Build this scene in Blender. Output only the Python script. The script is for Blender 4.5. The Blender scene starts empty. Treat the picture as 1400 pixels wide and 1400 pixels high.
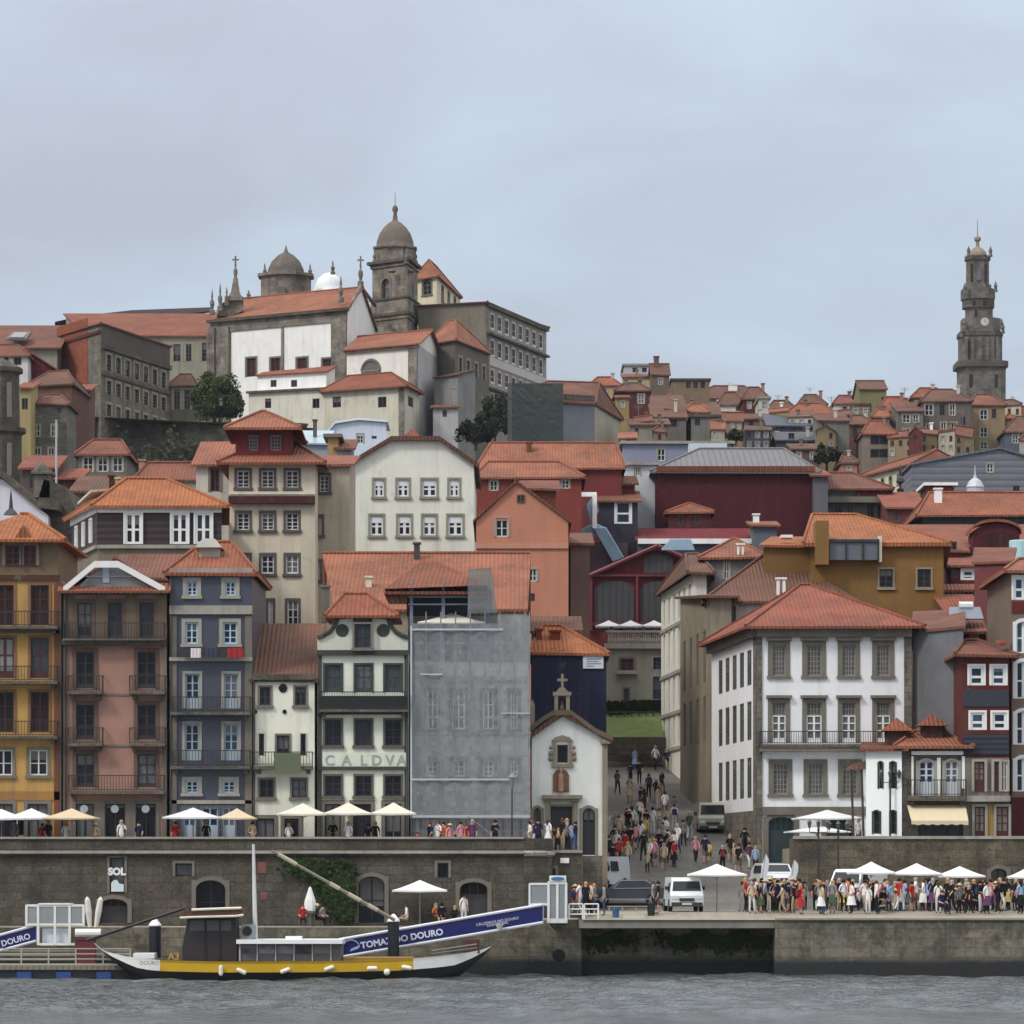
import bpy, math, random
from mathutils import Vector, Matrix
R = math.radians
rnd = random.Random(7)
F, CX, HY, CZ = 5600.0, 700.0, 1185.0, 5.7     # focal length in px of the 1400 px photograph, centre column, horizon row, eye height

def PX(px, Y): return (px - CX) * Y / F
def PZ(py, Y): return CZ + (HY - py) * Y / F
def P(px, py, Y): return Vector((PX(px, Y), Y, PZ(py, Y)))

scene = bpy.context.scene
COL = bpy.data.collections.new("scene"); scene.collection.children.link(COL)
def link(o): COL.objects.link(o); return o

# ------------------------------------------------------------------ materials
MATS = {}
def lin(c):
    def f(v):
        v = v / 255.0
        return v / 12.92 if v <= 0.04045 else ((v + 0.055) / 1.055) ** 2.4
    return tuple(f(v) for v in c)
class NT:
    def __init__(s, name):
        s.m = bpy.data.materials.new(name); s.m.use_nodes = True
        s.t = s.m.node_tree; s.b = s.t.nodes["Principled BSDF"]; s.out = s.t.nodes["Material Output"]
    def n(s, kind, **kw):
        nd = s.t.nodes.new(kind)
        for k, v in kw.items():
            if k.startswith("i_"): 
                key = k[2:]
                key = int(key) if key.isdigit() else key.replace("_", " ")
                nd.inputs[key].default_value = v
            else: setattr(nd, k, v)
        return nd
    def l(s, a, b): s.t.links.new(a, b)
    def ramp(s, fac, stops, interp="LINEAR"):
        r = s.n("ShaderNodeValToRGB"); r.color_ramp.interpolation = interp
        el = r.color_ramp.elements
        while len(el) < len(stops): el.new(0.5)
        for e, (p, c) in zip(el, stops):
            e.position = p; e.color = (*c, 1) if len(c) == 3 else c
        s.l(fac, r.inputs[0]); return r.outputs[0]
    def mix(s, fac, a, b, mode="MIX"):
        m = s.n("ShaderNodeMix", data_type="RGBA", blend_type=mode)
        for sock, v in ((m.inputs[0], fac), (m.inputs[6], a), (m.inputs[7], b)):
            if hasattr(v, "links"): s.l(v, sock)
            else: sock.default_value = v if isinstance(v, (int, float)) else ((*v, 1) if len(v) == 3 else v)
        return m.outputs[2]
    def noise(s, vec, scale, detail=4, rough=0.6, sc=None):
        if sc:
            mp = s.n("ShaderNodeMapping"); mp.inputs["Scale"].default_value = sc; s.l(vec, mp.inputs[0]); vec = mp.outputs[0]
        n = s.n("ShaderNodeTexNoise"); n.inputs["Scale"].default_value = scale; n.inputs["Detail"].default_value = detail
        n.inputs["Roughness"].default_value = rough; s.l(vec, n.inputs["Vector"]); return n.outputs["Fac"]
    def bump(s, h, strength=0.4, dist=0.03):
        b = s.n("ShaderNodeBump"); b.inputs["Strength"].default_value = strength; b.inputs["Distance"].default_value = dist
        s.l(h, b.inputs["Height"]); s.l(b.outputs[0], s.b.inputs["Normal"])
    def base(s, c): s.l(c, s.b.inputs["Base Color"])
    def rough(s, v): s.b.inputs["Roughness"].default_value = v
def cached(fn):
    def g(*a, **k):
        key = (fn.__name__, a, tuple(sorted(k.items())))
        if key not in MATS: MATS[key] = fn(*a, **k)
        return MATS[key]
    return g
def dk(c, f): return tuple(v * f for v in c)

@cached
def plaster(c, dirt=0.35, name="painted plaster"):
    c = lin(c); n = NT(name); uv = n.n("ShaderNodeUVMap").outputs[0]
    a = n.noise(uv, 0.35, 6, 0.65)
    st = n.noise(uv, 1.0, 5, 0.6, (1.6, 0.16, 1))
    f = n.noise(uv, 9.0, 3)
    col = n.mix(n.ramp(a, [(0.35, (0, 0, 0)), (0.75, (1, 1, 1))]), c, dk(c, 1 - 0.45 * dirt))
    col = n.mix(n.ramp(st, [(0.5, (0, 0, 0)), (0.78, (dirt, dirt, dirt))]), col, (0.10, 0.09, 0.08))
    pe = n.noise(uv, 0.8, 8, 0.72)
    col = n.mix(n.ramp(pe, [(0.6, (0, 0, 0)), (0.64, (dirt * 0.7,) * 3)]), col, (0.20, 0.185, 0.165))
    col = n.mix(n.ramp(n.noise(uv, 0.18, 6, 0.8), [(0.4, (0, 0, 0)), (0.7, (dirt * 0.8,) * 3)]), col, dk(c, 0.5))
    n.base(col); n.rough(0.9); n.b.inputs["Specular IOR Level"].default_value = 0.2
    n.bump(f, 0.25, 0.02); return n.m

@cached
def stone(c, bw=0.9, bh=0.4, dirt=0.6, mortar=0.6, name="granite masonry"):
    c = lin(c); n = NT(name); uv = n.n("ShaderNodeUVMap").outputs[0]
    wob = n.n("ShaderNodeTexNoise", i_Scale=1.2); n.l(uv, wob.inputs["Vector"])
    vm = n.n("ShaderNodeVectorMath", operation="MULTIPLY_ADD"); vm.inputs[1].default_value = (0.5, 0.22, 0)
    n.l(wob.outputs["Color"], vm.inputs[0]); n.l(uv, vm.inputs[2])
    br = n.n("ShaderNodeTexBrick"); br.inputs["Scale"].default_value = 1.0
    br.inputs["Brick Width"].default_value = bw; br.inputs["Row Height"].default_value = bh
    br.inputs["Mortar Size"].default_value = 0.022; br.inputs["Mortar Smooth"].default_value = 0.4
    br.inputs["Color1"].default_value = (*dk(c, 1.14), 1); br.inputs["Color2"].default_value = (*dk(c, 0.82), 1)
    br.inputs["Mortar"].default_value = (*dk(c, mortar), 1); n.l(vm.outputs[0], br.inputs["Vector"])
    a = n.noise(uv, 0.5, 8, 0.75); st = n.noise(uv, 1.0, 5, 0.65, (1.2, 0.12, 1)); g = n.noise(uv, 7, 4, 0.7)
    col = n.mix(n.ramp(a, [(0.42, (0, 0, 0)), (0.62, (dirt,) * 3)]), br.outputs["Color"], dk((0.05, 0.045, 0.038), 1))
    col = n.mix(n.ramp(st, [(0.52, (0, 0, 0)), (0.75, (dirt * 0.8,) * 3)]), col, (0.035, 0.032, 0.028))
    col = n.mix(1.0, col, n.ramp(g, [(0.3, (0.62,) * 3), (0.72, (1.3,) * 3)]), "MULTIPLY")
    n.base(col); n.rough(0.92); n.b.inputs["Specular IOR Level"].default_value = 0.2
    ad = n.n("ShaderNodeMath", operation="SUBTRACT"); n.l(g, ad.inputs[0]); n.l(br.outputs["Fac"], ad.inputs[1])
    n.bump(ad.outputs[0], 0.5, 0.05); return n.m

@cached
def rooftile(c, wear=0.5, name="clay roof tiles"):
    c = dk(lin(c), .78); n = NT(name); uv = n.n("ShaderNodeUVMap").outputs[0]
    sep = n.n("ShaderNodeSeparateXYZ"); n.l(uv, sep.inputs[0])
    w = n.n("ShaderNodeTexWave", wave_type="BANDS", bands_direction="X"); w.inputs["Scale"].default_value = 1.25
    w.inputs["Distortion"].default_value = 0.15; n.l(uv, w.inputs["Vector"])
    w2 = n.n("ShaderNodeTexWave", wave_type="BANDS", bands_direction="Y", wave_profile="SAW"); w2.inputs["Scale"].default_value = 0.75
    n.l(uv, w2.inputs["Vector"])
    br = n.n("ShaderNodeTexBrick"); br.inputs["Brick Width"].default_value = 0.26; br.inputs["Row Height"].default_value = 0.42
    br.inputs["Scale"].default_value = 1; br.offset = 0.0; br.inputs["Mortar Size"].default_value = 0
    br.inputs["Color1"].default_value = (0.84,) * 3 + (1,); br.inputs["Color2"].default_value = (1.12,) * 3 + (1,); n.l(uv, br.inputs["Vector"])
    a = n.noise(uv, 0.45, 6, 0.7); b2 = n.noise(uv, 2.6, 5, 0.7)
    col = n.mix(n.ramp(a, [(0.35, (0, 0, 0)), (0.7, (1, 1, 1))]), c, dk(c, 0.66))
    col = n.mix(1.0, col, br.outputs["Color"], "MULTIPLY")
    col = n.mix(n.ramp(b2, [(0.5, (0, 0, 0)), (0.7, (wear,) * 3)]), col, (0.075, 0.062, 0.05))
    b3 = n.noise(uv, 1.0, 6, 0.75, (0.8, 0.22, 1)); col = n.mix(n.ramp(b3, [(0.48, (0, 0, 0)), (0.72, (wear * 0.9,) * 3)]), col, (0.09, 0.07, 0.055))
    b4 = n.noise(uv, 0.22, 5, 0.6); col = n.mix(n.ramp(b4, [(0.45, (0, 0, 0)), (0.6, (wear * 0.5,) * 3)]), col, dk(c, 1.5))
    col = n.mix(n.ramp(w.outputs["Fac"], [(0.0, (0.3,) * 3), (0.35, (0, 0, 0))]), col, dk(c, 0.3))
    n.base(col); n.rough(0.85); n.b.inputs["Specular IOR Level"].default_value = 0.25
    ad = n.n("ShaderNodeMath", operation="ADD"); n.l(w.outputs["Fac"], ad.inputs[0])
    ml = n.n("ShaderNodeMath", operation="MULTIPLY"); ml.inputs[1].default_value = 0.5; n.l(w2.outputs["Fac"], ml.inputs[0]); n.l(ml.outputs[0], ad.inputs[1])
    n.bump(ad.outputs[0], 0.8, 0.06); return n.m

@cached
def azulejo(c, c2, size=0.28, name="glazed wall tiles"):
    c = lin(c); c2 = lin(c2); n = NT(name); uv = n.n("ShaderNodeUVMap").outputs[0]
    ck = n.n("ShaderNodeTexChecker"); ck.inputs["Scale"].default_value = 1 / size
    ck.inputs["Color1"].default_value = (*c, 1); ck.inputs["Color2"].default_value = (*c2, 1); n.l(uv, ck.inputs["Vector"])
    a = n.noise(uv, 0.6, 6, 0.7)
    col = n.mix(n.ramp(a, [(0.35, (0, 0, 0)), (0.75, (0.5,) * 3)]), ck.outputs[0], dk(c, 0.55))
    n.base(col); n.rough(0.45); return n.m

@cached
def boards(c, w=0.16, vertical=True, rough=0.7, name="painted boards", depth=0.03):
    c = lin(c); n = NT(name); uv = n.n("ShaderNodeUVMap").outputs[0]
    wv = n.n("ShaderNodeTexWave", wave_type="BANDS", bands_direction="X" if vertical else "Y"); wv.inputs["Scale"].default_value = 0.314 / w
    n.l(uv, wv.inputs["Vector"])
    a = n.noise(uv, 0.7, 6, 0.7)
    col = n.mix(n.ramp(a, [(0.3, (0, 0, 0)), (0.75, (0.6,) * 3)]), c, dk(c, 0.6))
    col = n.mix(n.ramp(wv.outputs["Fac"], [(0.0, (0.7,) * 3), (0.2, (0, 0, 0))]), col, dk(c, 0.35))
    n.base(col); n.rough(rough); n.bump(wv.outputs["Fac"], 0.6, depth); return n.m

@cached
def paint(c, rough=0.5, metal=0.0, var=0.25, name="paint"):
    c = lin(c); n = NT(name); tc = n.n("ShaderNodeTexCoord").outputs["Object"]
    a = n.noise(tc, 1.3, 5, 0.65)
    n.base(n.mix(n.ramp(a, [(0.35, (0, 0, 0)), (0.75, (var,) * 3)]), c, dk(c, 0.5)))
    n.rough(rough); n.b.inputs["Metallic"].default_value = metal; return n.m

@cached
def pane_mat(kind="dark", name="window glass"):
    n = NT(name); oi = n.n("ShaderNodeObjectInfo").outputs["Random"]
    uv = n.n("ShaderNodeTexCoord").outputs["Object"]
    stops = {"dark": [(0, (0.008, 0.010, 0.014)), (0.5, (0.016, 0.018, 0.026)), (0.78, (0.035, 0.04, 0.05)), (0.93, (0.14, 0.15, 0.15))],
             "blue": [(0, (0.015, 0.03, 0.06)), (0.5, (0.03, 0.06, 0.11)), (0.8, (0.05, 0.09, 0.14))],
             "curtain": [(0, (0.12, 0.13, 0.14)), (0.5, (0.24, 0.25, 0.26)), (0.8, (0.06, 0.07, 0.08))],
             "wood": [(0, (0.03, 0.012, 0.010)), (0.5, (0.018, 0.012, 0.012)), (0.8, (0.045, 0.022, 0.018))],
             "maroon": [(0, (0.05, 0.016, 0.018)), (0.5, (0.035, 0.014, 0.016))],
             "green": [(0, (0.015, 0.035, 0.035)), (0.5, (0.02, 0.045, 0.045))],
             "grille": [(0, (0.13, 0.125, 0.12)), (0.5, (0.11, 0.105, 0.10))]}[kind]
    col = n.ramp(oi, stops, "CONSTANT")
    a = n.noise(uv, 1.8, 3)
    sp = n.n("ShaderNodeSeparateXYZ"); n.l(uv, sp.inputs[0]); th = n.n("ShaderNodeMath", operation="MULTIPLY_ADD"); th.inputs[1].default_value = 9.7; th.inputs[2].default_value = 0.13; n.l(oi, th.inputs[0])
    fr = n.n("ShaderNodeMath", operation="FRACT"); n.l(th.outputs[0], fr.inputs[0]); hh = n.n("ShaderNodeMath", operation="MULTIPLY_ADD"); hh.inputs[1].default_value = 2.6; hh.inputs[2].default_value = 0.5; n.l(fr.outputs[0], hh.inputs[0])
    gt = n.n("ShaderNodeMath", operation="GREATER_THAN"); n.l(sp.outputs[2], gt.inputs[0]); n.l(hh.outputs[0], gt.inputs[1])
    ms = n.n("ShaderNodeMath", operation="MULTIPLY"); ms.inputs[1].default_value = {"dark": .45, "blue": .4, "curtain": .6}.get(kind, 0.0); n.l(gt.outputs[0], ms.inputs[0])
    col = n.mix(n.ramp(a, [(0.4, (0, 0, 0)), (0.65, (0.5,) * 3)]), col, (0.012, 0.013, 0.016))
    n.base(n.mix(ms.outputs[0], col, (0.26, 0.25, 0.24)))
    n.rough(0.12 if kind not in ("wood", "maroon", "grille") else 0.5); n.b.inputs["Specular IOR Level"].default_value = 0.2
    return n.m

@cached
def cloth(c, rough=0.9, name="cloth", trans=0.0):
    c = lin(c); n = NT(name); tc = n.n("ShaderNodeTexCoord").outputs["Object"]
    a = n.noise(tc, 3.0, 4)
    n.base(n.mix(n.ramp(a, [(0.3, (0, 0, 0)), (0.8, (0.35,) * 3)]), c, dk(c, 0.7)))
    n.rough(rough); n.b.inputs["Specular IOR Level"].default_value = 0.15
    if trans:
        tr = n.n("ShaderNodeBsdfTranslucent"); tr.inputs[0].default_value = (*c, 1)
        mx = n.n("ShaderNodeMixShader"); mx.inputs[0].default_value = trans
        n.l(n.b.outputs[0], mx.inputs[1]); n.l(tr.outputs[0], mx.inputs[2]); n.l(mx.outputs[0], n.out.inputs[0])
    return n.m

@cached
def leaves(c=(60, 72, 45), name="foliage"):
    c = lin(c); n = NT(name); g = n.n("ShaderNodeNewGeometry")
    tc = n.n("ShaderNodeTexCoord").outputs["Object"]; a = n.noise(tc, 1.2, 3)
    col = n.mix(n.ramp(a, [(0.35, (0, 0, 0)), (0.7, (1,) * 3)]), dk(c, 0.45), dk(c, 1.25))
    col = n.mix(n.ramp(g.outputs["Random Per Island"], [(0.0, (0,) * 3), (1.0, (0.6,) * 3)]), col, dk(c, 1.6))
    n.base(col); n.rough(0.9); n.b.inputs["Specular IOR Level"].default_value = 0.1; return n.m

@cached
def netting(c, alpha, name="scaffold netting"):
    c = lin(c); n = NT(name); uv = n.n("ShaderNodeUVMap").outputs[0]
    a = n.noise(uv, 0.5, 6, 0.7, (1, 0.55, 1)); b = n.noise(uv, 1.0, 4, 0.6, (0.15, 2.2, 1))
    n.base(n.mix(n.ramp(b, [(0.4, (0,) * 3), (0.75, (0.6,) * 3)]), c, dk(c, 1.7)))
    n.rough(0.8)
    r = n.ramp(a, [(0.3, (alpha - 0.09,) * 3), (0.7, (min(1, alpha + 0.09),) * 3)])
    n.l(r, n.b.inputs["Alpha"]); n.bump(a, 0.35, 0.12); return n.m

@cached
def clear_glass(name="clear glass"):
    n = NT(name); n.b.inputs["Base Color"].default_value = (0.5, 0.55, 0.58, 1); n.rough(0.08); n.b.inputs["Alpha"].default_value = 0.28
    return n.m

# ------------------------------------------------------------------ mesh builder (world coordinates)
class M:
    def __init__(s): s.v = []; s.f = []; s.m = []; s.mi = 0
    def face(s, pts):
        i = len(s.v); s.v += [Vector(p) for p in pts]; s.f.append(tuple(range(i, i + len(pts)))); s.m.append(s.mi); return s
    def box(s, x0, x1, y0, y1, z0, z1):
        a = [(x0, y0, z0), (x1, y0, z0), (x1, y1, z0), (x0, y1, z0), (x0, y0, z1), (x1, y0, z1), (x1, y1, z1), (x0, y1, z1)]
        return s.hexa(a)
    def hexa(s, a):
        i = len(s.v); s.v += [Vector(p) for p in a]
        for q in ((0, 3, 2, 1), (4, 5, 6, 7), (0, 1, 5, 4), (1, 2, 6, 5), (2, 3, 7, 6), (3, 0, 4, 7)):
            s.f.append(tuple(i + k for k in q)); s.m.append(s.mi)
        return s
    def obox(s, O, d, u0, u1, n0, n1, z0, z1):
        """box along a facade: O origin, d direction, n outward distance"""
        n = Vector((d[1], -d[0], 0)); d = Vector((d[0], d[1], 0)); O = Vector((O[0], O[1], 0))
        q = [O + d * u0 + n * n1, O + d * u1 + n * n1, O + d * u1 + n * n0, O + d * u0 + n * n0]
        return s.hexa([(p.x, p.y, z0) for p in q] + [(p.x, p.y, z1) for p in q])
    def prism(s, poly, vec):
        """closed prism: poly (list of 3D points) extruded by vec"""
        poly = [Vector(p) for p in poly]; vec = Vector(vec); n = len(poly); i = len(s.v)
        s.v += poly + [p + vec for p in poly]
        s.f.append(tuple(range(i, i + n))); s.f.append(tuple(reversed(range(i + n, i + 2 * n)))); s.m += [s.mi] * 2
        for k in range(n):
            s.f.append((i + k, i + (k + 1) % n, i + n + (k + 1) % n, i + n + k)); s.m.append(s.mi)
        return s
    def tube(s, p0, p1, r, r1=None, n=6):
        p0, p1 = Vector(p0), Vector(p1); r1 = r if r1 is None else r1
        d = (p1 - p0).normalized(); a = d.orthogonal().normalized(); b = d.cross(a); i = len(s.v)
        for p, rr in ((p0, r), (p1, r1)):
            for k in range(n):
                t = 2 * math.pi * k / n; s.v.append(p + a * (rr * math.cos(t)) + b * (rr * math.sin(t)))
        for k in range(n): s.f.append((i + k, i + (k + 1) % n, i + n + (k + 1) % n, i + n + k)); s.m.append(s.mi)
        s.f.append(tuple(range(i, i + n))); s.f.append(tuple(range(i + n, i + 2 * n))); s.m += [s.mi] * 2
        return s
    def lathe(s, c, prof, n=12, sq=False, rot=0.0):
        """profile [(r, z)] about the vertical through c; n=4 gives a square plan"""
        c = Vector(c); i0 = len(s.v); k = len(prof)
        for r, z in prof:
            for j in range(n):
                t = 2 * math.pi * (j + 0.5) / n + rot; s.v.append(Vector((c.x + r * math.cos(t), c.y + r * math.sin(t), c.z + z)))
        for a in range(k - 1):
            for j in range(n):
                s.f.append((i0 + a * n + j, i0 + a * n + (j + 1) % n, i0 + (a + 1) * n + (j + 1) % n, i0 + (a + 1) * n + j)); s.m.append(s.mi)
        s.f.append(tuple(i0 + j for j in range(n))); s.f.append(tuple(i0 + (k - 1) * n + j for j in range(n))); s.m += [s.mi] * 2
        return s
    def ball(s, c, r, n=8, sz=1.0):
        return s.lathe(c, [(max(0.001, r * math.sin(math.pi * k / n)), -r * sz * math.cos(math.pi * k / n)) for k in range(n + 1)], n)
    def mesh(s, name, mats, origin=(0, 0, 0), smooth=False):
        o = Vector(origin); me = bpy.data.meshes.new(name)
        me.from_pydata([tuple(p - o) for p in s.v], [], s.f)
        mats = mats if isinstance(mats, (list, tuple)) else [mats]
        for m in mats: me.materials.append(m)
        uvl = me.uv_layers.new(name="UVMap").data
        for pl, mi in zip(me.polygons, s.m):
            pl.material_index = mi; pl.use_smooth = smooth
            n = pl.normal
            if n.length < 1e-6: n = Vector((0, -1, 0))
            if abs(n.z) > 0.995: t = Vector((1, 0, 0))
            else: t = Vector((0, 0, 1)).cross(n).normalized()
            if t.x < -1e-6 or (abs(t.x) < 1e-6 and t.y < 0): t = -t
            b = n.cross(t)
            if b.z < 0: b = -b
            for li in pl.loop_indices:
                w = s.v[me.loops[li].vertex_index]; uvl[li].uv = (w.dot(t), w.dot(b))
        return me

def props(o, label=None, cat=None, group=None, kind=None):
    if label: o["label"] = label
    if cat: o["category"] = cat
    if group: o["group"] = group
    if kind: o["kind"] = kind
    return o
def structure(name, m, mats, origin=(0, 0, 0)):
    o = link(bpy.data.objects.new(name, m.mesh(name, mats, origin))); o.location = origin; o["kind"] = "structure"; return o
def thing(name, label, cat, loc, group=None, rz=0):
    o = link(bpy.data.objects.new(name, None)); o.empty_display_size = 0.5; o.location = loc; o.rotation_euler = (0, 0, rz)
    return props(o, label, cat, group)
def solo(name, m, mats, label, cat, origin, group=None, smooth=False):
    o = link(bpy.data.objects.new(name, m.mesh(name, mats, origin, smooth))); o.location = origin
    return props(o, label, cat, group)
def part(name, m, mats, root, parent=None, smooth=False):
    """mesh given in world coordinates, child of root (or of a part of root)"""
    top = root
    o = link(bpy.data.objects.new(name, m.mesh(name, mats, top.location, smooth))); o.parent = parent or root
    return o
def inst(name, me, parent, loc=(0, 0, 0), rz=0):
    o = link(bpy.data.objects.new(name, me)); o.parent = parent; o.location = loc; o.rotation_euler = (0, 0, rz); return o
def clone(root, loc, rz=0, label=None, scale=None):
    r = root.copy(); link(r); r.location = loc; r.rotation_euler = (0, 0, rz)
    if label: r["label"] = label
    if scale: r.scale = scale
    for ch in root.children:
        c = ch.copy(); link(c); c.parent = r
        for g in ch.children:
            d = g.copy(); link(d); d.parent = c
    return r
TXT = {}
def text_mesh(body, size, depth=0.015, bold=0.0):
    key = (body, size, depth, bold)
    if key not in TXT:
        cu = bpy.data.curves.new("t", "FONT"); cu.body = body; cu.size = size; cu.extrude = depth; cu.align_x = "CENTER"; cu.offset = bold; cu.resolution_u = 3
        o = bpy.data.objects.new("t", cu); COL.objects.link(o); dg = bpy.context.evaluated_depsgraph_get()
        me = bpy.data.meshes.new_from_object(o.evaluated_get(dg)); bpy.data.objects.remove(o); TXT[key] = me
    return TXT[key]
def text_part(body, size, mat, root, loc, parent=None, slope=0.0, name="lettering", bold=0.0):
    me = text_mesh(body, size, bold=bold).copy(); me.materials.clear(); me.materials.append(mat)
    o = link(bpy.data.objects.new(name, me)); o.parent = parent or root
    o.location = Vector(loc) - Vector(root.location)
    o.rotation_euler = (R(90), -slope, 0) if slope else (R(90), 0, 0)
    return o

# ------------------------------------------------------------------ windows and balconies
def dark_iron(): return paint((38, 38, 40), 0.6, name="wrought iron")
ST = {}
def style(name, **k):
    d = dict(sur=0.18, smat=stone((128, 122, 112), name="granite trim"), fmat=paint((225, 226, 224), name="white window paint"), glass="dark", cols=2, rows=3,
             arch=0, door=0.0, hood=0, sill=1, bar=0.05, fr=0.08, rec=0.16, part="window", shut=None, leaf=1)
    d.update(k); ST[name] = d; return d
WM = {}
def win_meshes(sn, w, h):
    key = (sn, round(w, 1), round(h, 1))
    if key in WM: return WM[key]
    s = ST[sn]; sur, pr, rec = s["sur"], 0.05, s["rec"]
    hw = w / 2; a = min(s["arch"] * w, h * 0.5); out = {}
    def arch_pts(hw, z1, rise, n=8):
        if rise <= 0: return [(-hw, z1), (hw, z1)]
        return [(-hw * math.cos(math.pi * k / n), z1 - rise + rise * math.sin(math.pi * k / n)) for k in range(n + 1)]
    if sur > 0:
        m = M(); e = 0.006
        # surround as a ring: outer outline and inner opening
        m.box(-hw - sur, -hw + e, -pr, 0.03, -0.0, h + (sur if not a else 0)); m.box(hw - e, hw + sur, -pr, 0.03, -0.0, h + (sur if not a else 0))
        if a:
            pi = arch_pts(hw - e, h, a); po = arch_pts(hw + sur, h + sur, a + sur)
            for k in range(len(pi) - 1):
                q = [pi[k], pi[k + 1], po[k + 1], po[k]]
                m.prism([(x, -pr - 0.004, z) for x, z in q], (0, 0.09, 0))
            # spandrels behind the arch
            for sg in (0, 1):
                half = pi[:len(pi) // 2 + 1] if sg == 0 else pi[len(pi) // 2:]
                cx = -hw if sg == 0 else hw
                m.face([(cx, 0.02, h)] + [(x, 0.02, z) for x, z in (half if sg == 0 else reversed(half))])
        else:
            m.box(-hw + e, hw - e, -pr + 0.002, 0.03, h - e, h + sur - 0.002)
        if s["hood"]: m.box(-hw - sur - 0.1, hw + sur + 0.1, -0.26, 0.02, h + sur, h + sur + 0.16)
        if s["sill"]: m.box(-hw - sur - 0.06, hw + sur + 0.06, -0.14, 0.03, -0.17, 0.0)
        out["window"] = m.mesh(s["part"], s["smat"])
    f = M(); fr, bar = s["fr"], s["bar"]; y0, y1 = rec - 0.06, rec + 0.0
    f.box(-hw, -hw + fr, y0, y1, 0, h); f.box(hw - fr, hw, y0, y1, 0, h)
    f.box(-hw + fr, hw - fr, y0, y1, h - fr, h); f.box(-hw + fr, hw - fr, y0, y1, 0, fr)
    zd = h * s["door"]
    if zd: f.box(-hw + fr, hw - fr, y0 + 0.015, y1, fr, zd)
    iw = w - 2 * fr
    for k in range(1, s["cols"]):
        x = -iw / 2 + iw * k / s["cols"]; bb = bar * (1.6 if (s["leaf"] and k * 2 == s["cols"]) else 1)
        f.box(x - bb / 2, x + bb / 2, y0 + 0.008, y1 - 0.004, max(zd, fr), h - fr)
    for k in range(1, s["rows"]):
        z = zd + (h - fr - zd) * k / s["rows"]
        f.box(-hw + fr, hw - fr, y0 + 0.014, y1 - 0.008, z - bar / 2, z + bar / 2)
    if s["shut"]:
        f.box(-hw + fr, hw - fr, y0 - 0.02, y0 + 0.006, h * (1 - s["shut"]), h - fr)
    out["frame"] = f.mesh("frame", s["fmat"])
    g = M(); g.face([(-hw, rec - 0.012, 0), (hw, rec - 0.012, 0), (hw, rec - 0.012, h), (-hw, rec - 0.012, h)])
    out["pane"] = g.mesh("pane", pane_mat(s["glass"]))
    WM[key] = out; return out
def put_window(root, sn, w, h, loc, rz, parent=None, off=0.0):
    ms = win_meshes(sn, w, h); s = ST[sn]
    loc = Vector(loc) - root.location
    if off: loc = loc + Vector((math.sin(rz), -math.cos(rz), 0)) * off
    first = "window" in ms
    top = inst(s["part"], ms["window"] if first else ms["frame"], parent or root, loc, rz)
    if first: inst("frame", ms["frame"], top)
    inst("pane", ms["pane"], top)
    return top

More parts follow.
